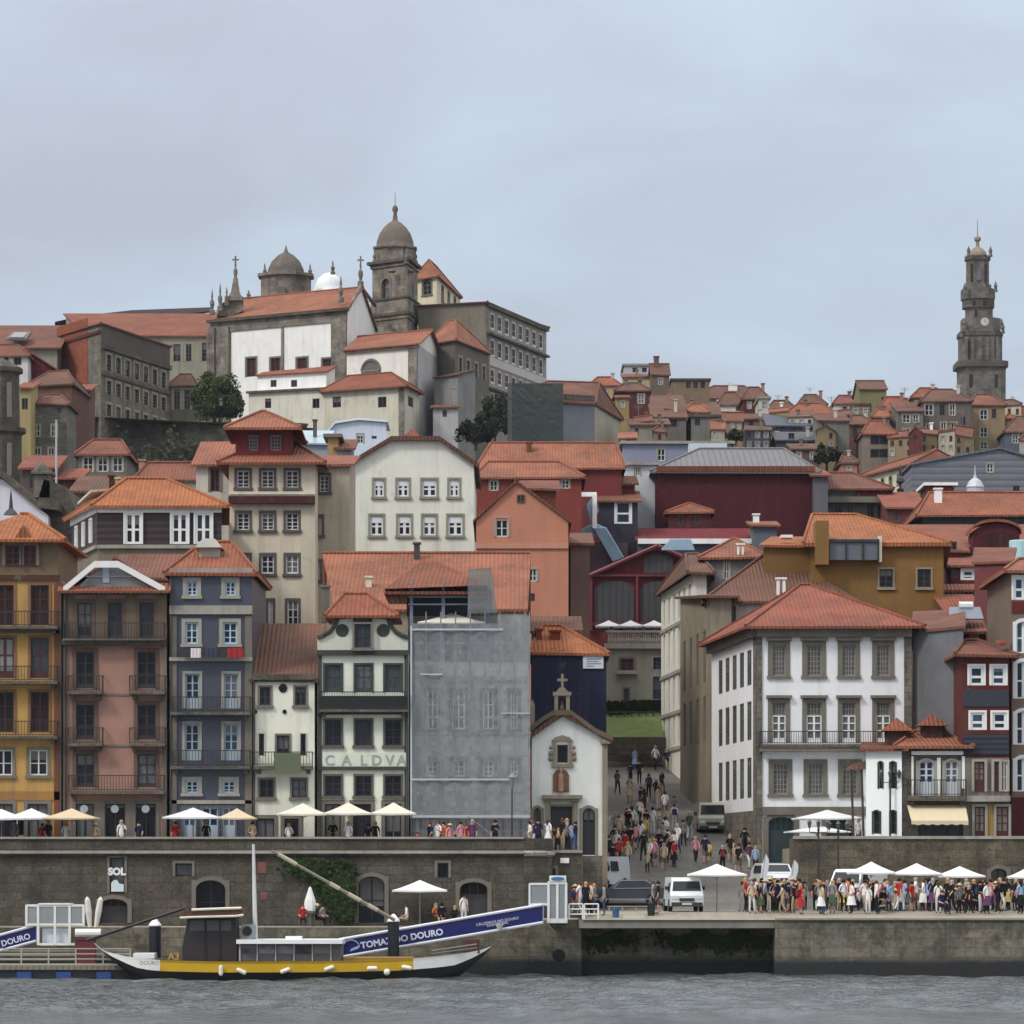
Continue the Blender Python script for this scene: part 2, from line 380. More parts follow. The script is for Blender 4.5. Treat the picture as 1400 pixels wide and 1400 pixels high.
class Bld:
    def __init__(s, name, label, foot, ye, wall, cat="house", zb=None, ze=None, group=None, ybm=None):
        """foot: (x0,x1,Y,depth) or four (px,Y) corners front-left, front-right, back-right, back-left; ye: eave row at front-left corner"""
        if len(foot) == 4 and not isinstance(foot[0], tuple):
            x0, x1, Y, D = foot; a, b = PX(x0, Y), PX(x1, Y)
            s.c = [Vector((a, Y, 0)), Vector((b, Y, 0)), Vector((b, Y + D, 0)), Vector((a, Y + D, 0))]
        else: s.c = [Vector((PX(px, Y), Y, 0)) for px, Y in foot]
        s.ze = ze if ze is not None else PZ(ye, s.c[0].y)
        if zb is None and ybm is not None: zb = PZ(ybm, s.c[0].y)
        s.zb = zb if zb is not None else min(terrain(p.x, p.y) for p in s.c) - 0.6
        ctr = sum(s.c, Vector()) / 4
        s.root = thing(name, label, cat, (ctr.x, s.c[0].y, s.zb), group)
        s.wall = wall; s.holes = {0: [], 1: [], 2: [], 3: []}; s.extra = M(); s.tops = M(); s.done = False
    def fr(s, f):
        a, b = s.c[f], s.c[(f + 1) % 4]; d = (b - a); L = d.length; return a, d / L, L
    def upx(s, f, px):
        a, d, L = s.fr(f); k = (px - CX) / F; return (k * a.y - a.x) / (d.x - k * d.y)
    def yat(s, f, u): a, d, L = s.fr(f); return a.y + d.y * u
    def z(s, py, f=0, u=0): return PZ(py, s.yat(f, u))
    def win(s, x0, x1, y0, y1, sn="sash", f=0, hole=True, off=0.0, parent=None):
        u0, u1 = s.upx(f, x0), s.upx(f, x1)
        if u0 > u1: u0, u1 = u1, u0
        um = (u0 + u1) / 2; z1, z0 = s.z(y0, f, um), s.z(y1, f, um); k = ST[sn]["sur"] if ST[sn].get("out") else 0
        u0 += k; u1 -= k; z1 -= k; z0 += k * .7
        return s.uwin(f, um, u1 - u0, z0, z1, sn, hole, off)
    def uwin(s, f, um, w, z0, z1, sn="sash", hole=True, off=0.0):
        a, d, L = s.fr(f); w = round(w, 1); h = round(z1 - z0, 1)
        if w < 0.2: w = 0.2
        if h < 0.2: h = 0.2
        if hole: s.holes[f].append((um - w / 2, um + w / 2, z0, z0 + h, ST[sn]["rec"]))
        p = a + d * um
        return put_window(s.root, sn, w, h, (p.x, p.y, z0), math.atan2(d.y, d.x), off=off if hole else ST[sn]["rec"] + 0.015)
    def row(s, xs, y0, y1, sn="sash", f=0, hole=True):
        return [s.win(a, b, y0, y1, sn, f, hole) for a, b in xs]
    def grid(s, f, n, m0, m1, w, rows, sn="sash", ref=0, hole=True):
        """n evenly spaced windows per storey on facade f; rows = [(ytop, ybottom)] at facade end ref (0 start, 1 end)"""
        a, d, L = s.fr(f); Yr = s.yat(f, L * ref)
        for y0, y1 in rows:
            z1, z0 = PZ(y0, Yr), PZ(y1, Yr)
            for k in range(n):
                u = m0 + (L - m0 - m1) * (k + 0.5) / n
                s.uwin(f, u, w, z0, z1, sn, hole)
    def band(s, y0, y1, mat, x0=None, x1=None, f=0, pr=0.12, name="cornice", sides=False):
        a, d, L = s.fr(f); u0 = s.upx(f, x0) if x0 is not None else -0.003; u1 = s.upx(f, x1) if x1 is not None else L + 0.003
        if u0 > u1: u0, u1 = u1, u0
        yy = s.yat(f, (u0 + u1) / 2 if (x0 is not None) else 0)
        m = M().obox(a, d, u0, u1, -0.02, pr, PZ(y1, yy), PZ(y0, yy))
        return part(name, m, mat, s.root)
    def balcony(s, x0, x1, ytop, ybot, f=0, dep=0.7, slab=0.16, mat=None, smat=None, gap=0.16):
        a, d, L = s.fr(f); u0, u1 = s.upx(f, x0), s.upx(f, x1); yy = s.yat(f, (u0 + u1) / 2)
        z1, z0 = PZ(ytop, yy), PZ(ybot, yy); mat = mat or dark_iron(); smat = smat or stone((105, 100, 92), name="balcony stone")
        m = M().obox(a, d, u0, u1, 0.0, dep, z0 - slab, z0)
        for u in (u0 + 0.15, u1 - 0.35): m.obox(a, d, u, u + 0.2, 0.0, dep * 0.6, z0 - slab - 0.25, z0 - slab)
        b = part("balcony", m, smat, s.root)
        r = M(); r.obox(a, d, u0, u1, dep - 0.07, dep - 0.02, z1 - 0.05, z1); r.obox(a, d, u0, u1, dep - 0.06, dep - 0.03, z0 + 0.06, z0 + 0.1)
        n = max(2, int((u1 - u0) / gap))
        for k in range(n + 1):
            u = u0 + 0.02 + (u1 - u0 - 0.04) * k / n; r.obox(a, d, u - 0.013, u + 0.013, dep - 0.058, dep - 0.032, z0, z1 - 0.05)
        for u in (u0, u1 - 0.03):
            r.obox(a, d, u, u + 0.03, 0.0, dep - 0.07, z1 - 0.05, z1)
            for j in range(1, 4): r.obox(a, d, u + 0.002, u + 0.028, dep * j / 4, dep * j / 4 + 0.025, z0, z1 - 0.05)
        part("railing", r, mat, s.root, b)
        return b
    def facade(s, m, f):
        a, d, L = s.fr(f); H = s.holes[f]; d3 = Vector((d.x, d.y, 0)); n = Vector((d.y, -d.x, 0))
        def pt(u, z, off=0): q = a + d3 * u + n * off; return (q.x, q.y, z)
        us = sorted(set([0, L] + [h[k] for h in H for k in (0, 1) if 0 < h[k] < L])); zs = sorted(set([s.zb, s.ze] + [h[k] for h in H for k in (2, 3) if s.zb < h[k] < s.ze]))
        for i in range(len(us) - 1):
            for j in range(len(zs) - 1):
                uc, zc = (us[i] + us[i + 1]) / 2, (zs[j] + zs[j + 1]) / 2
                if any(h[0] < uc < h[1] and h[2] < zc < h[3] for h in H): continue
                m.face([pt(us[i], zs[j]), pt(us[i + 1], zs[j]), pt(us[i + 1], zs[j + 1]), pt(us[i], zs[j + 1])])
        for u0, u1, z0, z1, rec in H:
            u0, u1 = max(u0, 0.001), min(u1, L - 0.001); r = -rec - 0.02
            m.face([pt(u0, z0), pt(u0, z1), pt(u0, z1, r), pt(u0, z0, r)]); m.face([pt(u1, z0), pt(u1, z1), pt(u1, z1, r), pt(u1, z0, r)])
            m.face([pt(u0, z0), pt(u1, z0), pt(u1, z0, r), pt(u0, z0, r)]); m.face([pt(u0, z1), pt(u1, z1), pt(u1, z1, r), pt(u0, z1, r)])
    def roof(s, kind="hip", yr=None, mat=None, over=0.32, r0=None, r1=None, v=0.5, zr=None, th=0.16, name="roof", ridge=True, axis="x", lift=0.0, eaves=None):
        """ridge runs along the front ('x') or away from it ('y'); r0,r1 = where it starts and ends (0..1)"""
        mat = mat or RTR; mat = rnd.choice(RPAL) if mat in (RT, RTR) else mat; A, B, C, D = s.c; ex = (B - A).normalized(); ey = (D - A).normalized()
        ex2 = (C - D).normalized(); ey2 = (C - B).normalized(); z0 = s.ze + lift
        E = [A - ex * over - ey * over, B + ex * over - ey2 * over, C + ex2 * over + ey2 * over, D - ex2 * over + ey * over]
        E = [Vector((p.x, p.y, z0 + (rnd.uniform(-.07, .07) if kind != "flat" else 0))) for p in E]; m = M()
        if kind == "flat":
            t = Vector((0, 0, 0.25)); m.hexa([tuple(p) for p in E] + [tuple(p + t) for p in E]); s.rt = part(name, m, mat, s.root); return s.rt
        if kind == "shed":
            zz = zr if zr is not None else PZ(yr, D.y); E[2].z = zz; E[3].z = zz
            m.prism(E, (0, 0, -th)); s.rt = part(name, m, mat, s.root)
            s.tops.face([(B.x, B.y, s.ze), (C.x, C.y, s.ze), (C.x, C.y, zz - th)]); s.tops.face([(A.x, A.y, s.ze), (D.x, D.y, s.ze), (D.x, D.y, zz - th)])
            return s.rt
        if kind == "gable": r0, r1 = (0.0 if r0 is None else r0), (1.0 if r1 is None else r1)
        elif kind == "pyr": r0 = r1 = 0.5
        else: r0, r1 = (0.28 if r0 is None else r0), (0.72 if r1 is None else r1)
        if axis == "x":
            La, Lb = A.lerp(D, v), B.lerp(C, v); LE, RE = E[0].lerp(E[3], v), E[1].lerp(E[2], v)
        else:
            La, Lb = A.lerp(B, v), D.lerp(C, v); LE, RE = E[0].lerp(E[1], v), E[3].lerp(E[2], v)
        g = kind == "gable"
        p0 = LE if g and r0 == 0 else La.lerp(Lb, r0); p1 = RE if g and r1 == 1 else La.lerp(Lb, r1)
        zz = zr if zr is not None else PZ(yr, (p0.y + p1.y) / 2 if axis == "x" else p0.y)
        p0 = Vector((p0.x, p0.y, zz)); p1 = Vector((p1.x, p1.y, zz)); s.ridge = (p0, p1)
        dn = Vector((0, 0, -th)); A1, B1, C1, D1 = E
        if axis == "x": tops = [[A1, B1, p1, p0], [C1, D1, p0, p1], [B1, C1, p1], [D1, A1, p0]]
        else: tops = [[A1, p0, p1, D1], [B1, C1, p1, p0], [A1, B1, p0], [C1, D1, p1]]
        same = (p0 - p1).length < 1e-4
        for q in tops:
            if same: q = [x for i, x in enumerate(q) if not (x is p1 and p0 in q)] if (p0 in q and p1 in q) else q
            if len(q) < 3: continue
            nrm = (q[1] - q[0]).cross(q[-1] - q[0])
            if g and abs(nrm.normalized().z) < 0.02: continue
            m.face(q); m.face([x + dn for x in q])
        for i in range(4): a_, b_ = E[i], E[(i + 1) % 4]; 
        if g:
            if axis == "x": loops = [[A1, B1], [C1, D1], [B1, p1, C1], [D1, p0, A1]]
            else: loops = [[A1, D1], [B1, C1], [A1, p0, B1], [D1, p1, C1]]
        else: loops = [[A1, B1], [B1, C1], [C1, D1], [D1, A1]]
        for lp in loops:
            for i in range(len(lp) - 1): m.face([lp[i], lp[i + 1], lp[i + 1] + dn, lp[i] + dn])
        up = Vector((0, 0, 0.03))
        if ridge:
            if not same: m.tube(p0 + up, p1 + up, 0.13, n=6)
            if not g:
                prs = [(A1, p0), (D1, p0), (B1, p1), (C1, p1)] if axis == "x" else [(A1, p0), (B1, p0), (D1, p1), (C1, p1)]
                for a_, b_ in prs: m.tube(a_ + up, b_ + up, 0.11, n=5)
        s.rt = part(name, m, mat, s.root)
        if g:   # close the gable walls
            zt = zz - th - 0.01
            if axis == "x":
                s.tops.face([(B.x, B.y, s.ze), (C.x, C.y, s.ze), (Lb.x, Lb.y, zt)]); s.tops.face([(D.x, D.y, s.ze), (A.x, A.y, s.ze), (La.x, La.y, zt)])
            else:
                s.tops.face([(A.x, A.y, s.ze), (B.x, B.y, s.ze), (La.x, La.y, zt)]); s.tops.face([(C.x, C.y, s.ze), (D.x, D.y, s.ze), (Lb.x, Lb.y, zt)])
        return s.rt
    def chimney(s, x0, x1, y0, y1, Y=None, mat=None, dep=0.7, cap=None):
        Y = Y or s.c[0].y + 2; mat = mat or plaster((165, 160, 150)); a, b = PX(x0, Y), PX(x1, Y); z1, z0 = PZ(y0, Y), PZ(y1, Y) - 0.5
        m = M().box(a, b, Y, Y + dep, z0, z1); m.box(a - 0.08, b + 0.08, Y - 0.08, Y + dep + 0.08, z1, z1 + 0.12)
        c = part("chimney", m, mat, s.root, getattr(s, "rt", None))
        for k in range(2):
            x = a + (b - a) * (0.3 + 0.4 * k)
            if b - a > 0.5: m2 = M().lathe((x, Y + dep / 2, z1 + 0.12), [(0.1, 0), (0.12, 0.3)], 8)
        return c
    def pipe(s, x, y0, y1, c=(70, 66, 62)):
        Y = s.c[0].y - .12; part("drainpipe", M().tube(P(x, y0, Y), P(x, y1, Y), .06, n=6), paint(c, .6), s.root)
    def finish(s, skip=()):
        m = M()
        for f in range(4):
            if f not in skip: s.facade(m, f)
        m.face([(p.x, p.y, s.ze) for p in s.c])
        i = len(m.v); m.v += s.tops.v; m.f += [tuple(k + i for k in q) for q in s.tops.f]; m.m += s.tops.m
        part("wall", m, s.wall, s.root); return s.root
    def trim(s, x0, x1, y0, y1, mat, f=0, pr=0.06, name="pilaster"):
        return s.band(y0, y1, mat, x0, x1, f, pr, name)

# ------------------------------------------------------------------ terrain
TP = [(0, -9), (216.5, -9), (219, 2.2), (222, 2.7), (226, 3.5), (232, 4.4), (240, 5.9), (250, 7.4), (265, 9.1), (300, 13.0), (330, 15.9), (338, 16.4), (345, 18), (360, 24), (400, 35), (440, 44), (480, 51), (560, 60), (650, 68), (760, 76), (1100, 88), (2600, 90)]
def terrain(x, y):
    for (a, za), (b, zb) in zip(TP, TP[1:]):
        if y <= b: return za + (zb - za) * max(0, y - a) / (b - a)
    return TP[-1][1]
# ------------------------------------------------------------------ shared looks
GR = stone((120, 115, 105), name="weathered granite")
GR2 = stone((98, 92, 84), dirt=0.8, name="dark weathered granite")
GRT = plaster((122, 116, 106), 0.7, name="granite dressing")
GRL = plaster((160, 156, 146), 0.6, name="pale granite dressing")
CREAM = plaster((216, 210, 192), 0.35, name="cream render")
WHITE = plaster((236, 237, 235), 0.25, name="white render")
RT = rooftile((156, 92, 68)); RTO = rooftile((176, 108, 68), 0.5); RTR = rooftile((144, 86, 66), 0.6); RTD = rooftile((116, 80, 66), 0.8, name="aged roof tiles")
RPAL = [rooftile((156, 92, 68), .5), rooftile((146, 86, 66), .65), rooftile((152, 86, 68), .8), rooftile((134, 82, 66), .75), rooftile((160, 100, 76), .7), rooftile((126, 82, 68), .85)]
WP = paint((222, 224, 222), 0.5, name="white window paint"); BLK = paint((40, 36, 36), 0.5, name="dark window paint")
style("sash", out=1); style("yel_dark", smat=plaster((130, 96, 72), 0.5), fmat=paint((60, 24, 22), 0.5), glass="wood", rows=3, sill=0, sur=0.14)
style("yel_white", smat=plaster((130, 96, 72), 0.5), fmat=paint((70, 28, 26), 0.5), glass="curtain", rows=2, door=0.18, sill=0, sur=0.14, bar=0.09)
style("yel_sash", smat=GRT, fmat=paint((215, 214, 206)), glass="dark", rows=2, sill=1, sur=0.15)
style("pink", smat=plaster((104, 86, 76), 0.7), fmat=paint((48, 42, 44)), glass="dark", rows=3, sill=0, sur=0.2, door=0.12)
style("shop", smat=GRT, fmat=paint((30, 28, 30)), glass="dark", rows=1, cols=2, sill=0, sur=0.2, part="door", door=0.1)
style("blue_sash", out=1, smat=GRL, fmat=paint((176, 196, 208)), glass="blue", rows=3, sur=0.2, fr=0.1)
style("blue_french", out=1, smat=GRL, fmat=paint((150, 164, 172)), glass="blue", rows=3, door=0.3, sur=0.14, sill=0, fr=0.1)
style("blue_door", smat=plaster((90, 96, 104), 0.4), fmat=paint((170, 186, 200)), glass="blue", rows=2, door=0.6, sur=0.1, sill=0, part="door")
style("deep", out=1, smat=GRT, fmat=paint((44, 46, 58)), glass="dark", rows=2, sur=0.1)
style("slit", smat=plaster((190, 188, 176), 0.4), fmat=paint((30, 30, 34)), glass="dark", rows=1, cols=1, sur=0.05, sill=0)
style("green_french", out=1, smat=plaster((70, 74, 70), 0.5), fmat=paint((52, 62, 60)), glass="curtain", rows=2, door=0.16, sur=0.1, sill=0)
style("navy", out=1, smat=plaster((96, 94, 84), 0.5), fmat=paint((30, 32, 44)), glass="dark", rows=3, sur=0.1)
style("plain", sur=0.1, smat=GRT, fmat=WP, glass="dark", rows=2, cols=2, rec=0.1)
style("tiny", sur=0, fmat=paint((70, 60, 58)), glass="dark", rows=1, cols=2, rec=0.12)
style("tinyw", sur=0.1, smat=GRL, fmat=paint((190, 190, 186)), glass="dark", rows=2, cols=2, rec=0.1, sill=0)
style("maroon", sur=0.16, smat=GRT, fmat=paint((80, 34, 34)), glass="maroon", rows=3, cols=2, sill=0)
style("arched", sur=0.2, smat=GRL, fmat=paint((90, 92, 90)), glass="dark", rows=3, cols=2, arch=0.5, sill=1)
LN = "on the riverside terrace"

# ------------------------------------------------------------------ riverside row, left terrace (floor 5.9 m, parapet row 1145)
YF = 224.0; ZT = PZ(1166, YF)
b = Bld("town_house", "ochre yellow town house with iron balconies at the far left of the riverside row", (-62, 82, YF, 12), 792, plaster((188, 150, 88), 0.5), zb=ZT)
b.pipe(83, 790, 1160)
for y0, y1, sn in ((800, 855, "yel_dark"), (873, 927, "yel_white"), (947, 1001, "yel_dark")): b.row([(-48, -24), (-6, 19), (42, 67)], y0, y1, sn)
b.row([(-46, -26), (-8, 17), (40, 65)], 1024, 1060, "yel_sash"); b.row([(-48, -26), (-8, 18), (38, 65)], 1098, 1164, "shop")
b.win(24, 34, 1118, 1142, "slit")
for y0, y1 in ((836, 857), (911, 932), (986, 1007)): b.balcony(-58, 80, y0, y1)
b.band(786, 794, plaster((78, 52, 42), 0.5)); b.band(862, 866, GRT, pr=.06); b.band(1082, 1094, plaster((160, 120, 70), .5), pr=.06)
b.trim(74, 82.2, 796, 1160, plaster((120, 76, 58), 0.6)); b.finish()
b2 = b; 
# set-back attic with its own roof (part of the same house)
at = M(); a, c = PX(-62, YF + 1.2), PX(80, YF + 1.2)
at.box(a, c, YF + 1.0, YF + 11, b.ze - .02, PZ(737, YF)); att = part("attic", at, plaster((120, 104, 84), 0.5), b.root)
for x0, x1 in ((-50, -32), (8, 27), (33, 50)):
    z0, z1 = PZ(773, YF + 1), PZ(745, YF + 1)
    put_window(b.root, "maroon", round(PX(x1, YF) - PX(x0, YF), 1), round(z1 - z0, 1), (PX((x0 + x1) / 2, YF + 1), YF + 1.0 - 0.2, z0), 0)
m = M(); z0 = PZ(737, YF); z1 = PZ(703, YF + 6)
E = [(a - .4, YF + .2, z0), (c + .5, YF + .2, z0), (c + .5, YF + 12, z0), (a - .4, YF + 12, z0)]; r0, r1 = (a + 3, YF + 6, z1), (c - 2.2, YF + 6, z1)
for q in ([E[0], E[1], r1, r0], [E[2], E[3], r0, r1], [E[1], E[2], r1], [E[3], E[0], r0], E): m.face(q)
m.tube(r0, r1, .13); m.tube(E[1], r1, .12); m.box(a - .4, c + .5, YF + .2, YF + 12, z0 - .15, z0 - .004)
rf = part("roof", m, RTO, b.root)
m = M().prism([(PX(18, YF), YF + .6, PZ(735, YF)), (PX(42, YF), YF + .6, PZ(735, YF)), (PX(30, YF), YF + .6, PZ(716, YF))], (0, 3, 0)); part("dormer", m, RTO, b.root)

b = Bld("town_house", "narrow pink town house with white edged gable dormer and iron balconies", (86, 228, YF, 12), 812, plaster((164, 126, 112), 0.55), zb=ZT)
b.pipe(89, 812, 1160)
b.row([(105, 126), (147, 168), (190, 211)], 824, 874, "pink")
for y0, y1 in ((892, 941), (963, 1011), (1030, 1076)): b.row([(104, 129), (188, 213)], y0, y1, "pink")
b.row([(103, 129), (144, 171), (186, 213)], 1098, 1164, "shop")
b.band(806, 813, GR2); b.band(874, 882, GR2, pr=.5); b.balcony(88, 226, 852, 874, slab=.1)
for y0, y1 in ((924, 946), (995, 1017)): b.balcony(94, 142, y0, y1); b.balcony(178, 227, y0, y1)
b.balcony(95, 226, 1060, 1082)
brn = plaster((118, 102, 86), 0.6)
for x0, x1 in ((86.2, 101), (131, 144), (171, 187), (215, 227.8)): b.trim(x0, x1, 813, 874, brn, pr=.04, name="wall_panel")
b.trim(86.2, 91, 884, 1160, GRT); b.trim(222, 227.8, 884, 1160, GRT)
for x0, x1 in ((130, 143), (172, 185)): b.trim(x0, x1, 1094, 1160, GRT, pr=.08)
b.band(948, 951, GRT, 143, 177, pr=.05); b.band(1018, 1021, GRT, 143, 177, pr=.05)
b.roof("gable", 764, RTR, axis="y", over=.25, lift=.25)
# white barge boards and dark glazed gable
A, d, L = b.fr(0); zt = b.ridge[0].z; x0, x1, xm = PX(88, YF), PX(227, YF), (PX(130, YF) + PX(165, YF)) / 2
m = M(); zz = b.ze + .35
pl, pa, pb, pr_ = (x0, zz), (PX(131, YF), PZ(768, YF)), (PX(163, YF), PZ(768, YF)), (x1, zz)
for p, q in ((pl, pa), (pa, pb), (pb, pr_)): m.prism([(p[0], YF - .62, p[1]), (q[0], YF - .62, q[1]), (q[0], YF - .62, q[1] - .36), (p[0], YF - .62, p[1] - .36)], (0, .16, 0))
part("barge_board", m, paint((225, 222, 220)), b.root)
m = M().prism([(PX(104, YF), YF - .2, zz - .15), (PX(134, YF), YF - .2, PZ(776, YF)), (PX(160, YF), YF - .2, PZ(776, YF)), (PX(211, YF), YF - .2, zz - .15)], (0, .1, 0)); part("gable_window", m, pane_mat("dark"), b.root)
m = M().box(PX(118, YF), PX(200, YF), YF - .26, YF - .2, PZ(789, YF), PZ(788, YF)).box(PX(141, YF), PX(150, YF), YF - .25, YF - .2, PZ(797, YF), PZ(776, YF)); part("glazing_bar", m, paint((150, 160, 175)), b.root)
m = M().prism([(x0 - .3, YF - .75, b.ze), (x1 + .3, YF - .75, b.ze), (x1 + .3, YF + .3, b.ze + .5), (x0 - .3, YF + .3, b.ze + .5)], (0, 0, .12)); part("eave_tiles", m, RTR, b.root)
for x in (115, 157, 199):
    m = M().lathe((0, 0, 0), [(.01, -.02), (.22, -.02), (.22, .02), (.01, .02)], 14); me = m.mesh("emblem", paint((205, 215, 220)))
    o = inst("emblem", me, b.root, Vector((PX(x, YF), YF - .02, PZ(1106, YF))) - b.root.location); o.rotation_euler = (R(90), 0, 0)
b.finish()

b = Bld("town_house", "town house clad in dark blue glazed tiles with light blue windows", (232, 345, YF, 12), 783, azulejo((68, 72, 86), (58, 61, 73), .14), zb=ZT)
b.pipe(233.5, 783, 1160)
b.row([(250, 275), (303, 327)], 789, 818, "blue_sash"); b.row([(248, 276), (300, 329)], 846, 884, "blue_sash")
b.row([(250, 276), (303, 329)], 917, 971, "blue_french"); b.row([(249, 276), (303, 329)], 986, 1042, "blue_french")
b.row([(249, 276), (299, 327)], 1062, 1088, "blue_sash"); b.row([(250, 268), (276, 298), (304, 322)], 1104, 1164, "blue_door")
b.band(777, 785, GRL); b.band(828, 840, GRL, pr=.2); b.band(899, 904, GRL, pr=.25); b.band(1094, 1099, GRL, pr=.1)
for x in (232.2, 335): b.trim(x, x + 9.6, 842, 1160, GRT, pr=.1)
b.balcony(235, 343, 953, 974); b.balcony(235, 343, 1026, 1048)
m = M().box(PX(245, YF), PX(333, YF), YF - .55, YF - .5, PZ(899, YF), PZ(887, YF)); part("railing", m, dark_iron(), b.root)
b.roof("hip", 742, RTR, r0=.3, r1=.66, over=.3); b.chimney(272, 300, 748, 776, YF + 3, plaster((176, 172, 160)), dep=1.1)
m = M().prism([(PX(267, YF + 3), YF + 2.6, PZ(749, YF + 3)), (PX(304, YF + 3), YF + 2.6, PZ(749, YF + 3)), (PX(294, YF + 3), YF + 2.6, PZ(737, YF + 3)), (PX(278, YF + 3), YF + 2.6, PZ(737, YF + 3))], (0, 1.9, 0)); part("chimney_cap", m, plaster((205, 205, 198)), b.root)
b.finish()
for i, (x, w, c, l) in enumerate(((262, 14, (210, 205, 205), "pale cloth"), (282, 18, (60, 64, 80), "dark cloth"), (312, 22, (150, 50, 52), "red cloth"))):
    m = M(); n = 6
    for k in range(n):
        u0, u1 = PX(x, YF) + w / 25 * k / n, PX(x, YF) + w / 25 * (k + 1) / n; o0, o1 = .05 * (k % 2), .05 * ((k + 1) % 2)
        m.face([(u0, YF - .6 - o0, PZ(900, YF)), (u1, YF - .6 - o1, PZ(900, YF)), (u1, YF - .6 - o1, PZ(887, YF)), (u0, YF - .6 - o0, PZ(887, YF))])
    solo("laundry", m, cloth(c), l + " drying on the second storey rail of the blue tiled house", "laundry", (PX(x, YF), YF - .6, PZ(900, YF)), "laundry on the blue house rail")

b = Bld("town_house", "low white town house with brown tiled lean-to roof and green awning", (346, 430, YF, 9), 928, plaster((228, 228, 212), 0.35), zb=ZT)
b.pipe(347.5, 932, 1160)
b.row([(352, 373), (401, 421)], 938, 966, "deep"); b.row([(354, 361), (411, 418)], 1003, 1033, "slit"); b.win(376, 398, 1003, 1042, "deep")
b.row([(352, 377), (397, 421)], 1063, 1092, "deep"); b.row([(350, 375), (389, 408)], 1119, 1164, "shop")
b.roof("shed", 852, RTD, over=.2); b.band(922, 930, GR2, pr=.3, name="gutter"); b.balcony(348, 428, 1028, 1047, slab=.2)
m = M().prism([(PX(375, YF), YF - .75, PZ(1030, YF)), (PX(412, YF), YF - .75, PZ(1030, YF)), (PX(413, YF), YF - .95, PZ(1057, YF)), (PX(378, YF), YF - .95, PZ(1058, YF))], (0, .04, 0)); part("awning", m, cloth((88, 96, 78)), b.root)
for x, y, r in ((387, 941, .24), (389, 973, .12), (349, 973, .12)):
    o = inst("round_vent", M().lathe((0, 0, 0), [(.01, -.03), (r, -.03), (r, .03), (.01, .03)], 14).mesh("round_vent", pane_mat("dark")), b.root, Vector((PX(x, YF), YF - .02, PZ(y, YF))) - b.root.location); o.rotation_euler = (R(90), 0, 0)
b.finish()

b = Bld("town_house", "cream and dark green house with scrolled gable and sign band above the terrace", (434, 558, YF, 12), 893, plaster((222, 224, 208), 0.3), zb=ZT)
b.pipe(556.5, 893, 1160)
X3 = [(442, 469), (483, 511), (524, 551)]
b.row(X3, 905, 948, "green_french"); b.row(X3, 982, 1021, "navy"); b.row(X3, 1058, 1090, "navy"); b.row([(444, 466), (483, 507), (526, 549)], 1100, 1164, "shop")
dg = plaster((66, 68, 64), 0.4)
for x0, x1 in ((434.2, 440), (553, 558)): b.trim(x0, x1, 893, 1160, dg, pr=.08)
b.band(889, 896, dg, pr=.25); b.band(970, 977, dg, pr=.3); b.band(1049, 1053, dg, pr=.2); b.balcony(437, 558, 946, 970, gap=.09); b.band(952, 970, paint((34, 36, 38)), 437, 558, pr=.62, name="balcony_panel")
m = M().box(PX(441, YF), PX(556, YF), YF - .1, YF, PZ(1048, YF), PZ(1029, YF)); part("sign_band", m, plaster((206, 210, 196), .2), b.root)
for x, ch in ((451, "C"), (474, "A"), (497, "L"), (515, "D"), (533, "V"), (549, "A")): text_part(ch, .78, paint((146, 152, 142), name="sign letters"), b.root, (PX(x, YF), YF - .11, PZ(1046, YF)), bold=.012)
# scrolled gable
def gpt(x, y): return (PX(x, YF), YF - .05, PZ(y, YF))
for sgn in (0, 1):
    fx = (lambda x: x) if sgn == 0 else (lambda x: 992 - x)
    cur = [(434, 893), (434, 872), (442, 869), (451, 864), (458, 855), (462, 844), (483, 842), (483, 893)]
    m = M().prism([gpt(fx(x), y) for x, y in cur], (0, .4, 0)); part("gable", m, plaster((206, 208, 192), .3), b.root)
    m = M(); cc = cur[1:7]
    for p, q in zip(cc, cc[1:]): m.tube(Vector(gpt(fx(p[0]), p[1])) + Vector((0, -.05, 0)), Vector(gpt(fx(q[0]), q[1])) + Vector((0, -.05, 0)), .13)
    part("gable_coping", m, dg, b.root)
    o = inst("oval_window", M().lathe((0, 0, 0), [(.01, -.1), (.27, -.1), (.36, -.05), (.36, .02)], 16).mesh("oval_window", dg), b.root, Vector(gpt(fx(468), 862)) - b.root.location); o.rotation_euler = (R(90), 0, 0)
    i2 = inst("pane", M().lathe((0, 0, 0), [(.01, -.12), (.2, -.12), (.2, -.09)], 16).mesh("pane", pane_mat("dark")), o)
m = M().box(PX(484, YF), PX(508, YF), YF - .15, YF + 1, PZ(893, YF), PZ(842, YF)); part("dormer", m, paint((34, 36, 44)), b.root)
put_window(b.root, "deep", .9, 1.3, (PX(496, YF), YF - .32, PZ(886, YF)), 0)
m = M(); zr_, ze_ = PZ(812, YF + 2.4), PZ(842, YF); xl, xr = PX(444, YF), PX(546, YF)
E = [(xl, YF - .5, ze_), (xr, YF - .5, ze_), (xr, YF + 6, ze_), (xl, YF + 6, ze_)]; r0, r1 = (PX(468, YF), YF + 2.4, zr_), (PX(500, YF), YF + 2.4, zr_)
for q in ([E[0], E[1], r1, r0], [E[2], E[3], r0, r1], [E[1], E[2], r1], [E[3], E[0], r0]): m.face(q)
m.box(xl, xr, YF - .5, YF + 6, ze_ - .14, ze_ - .003); m.tube(r0, r1, .12); m.tube(E[0], r0, .1); m.tube(E[1], r1, .1); b.rt = part("roof", m, RT, b.root)
b.chimney(440, 450, 803, 838, YF + 1.5, GRT, .5); m = M().box(xl + .6, xr - .6, YF + .35, YF + 5.5, b.ze, ze_ - .15); part("attic", m, GR2, b.root)
b.finish()

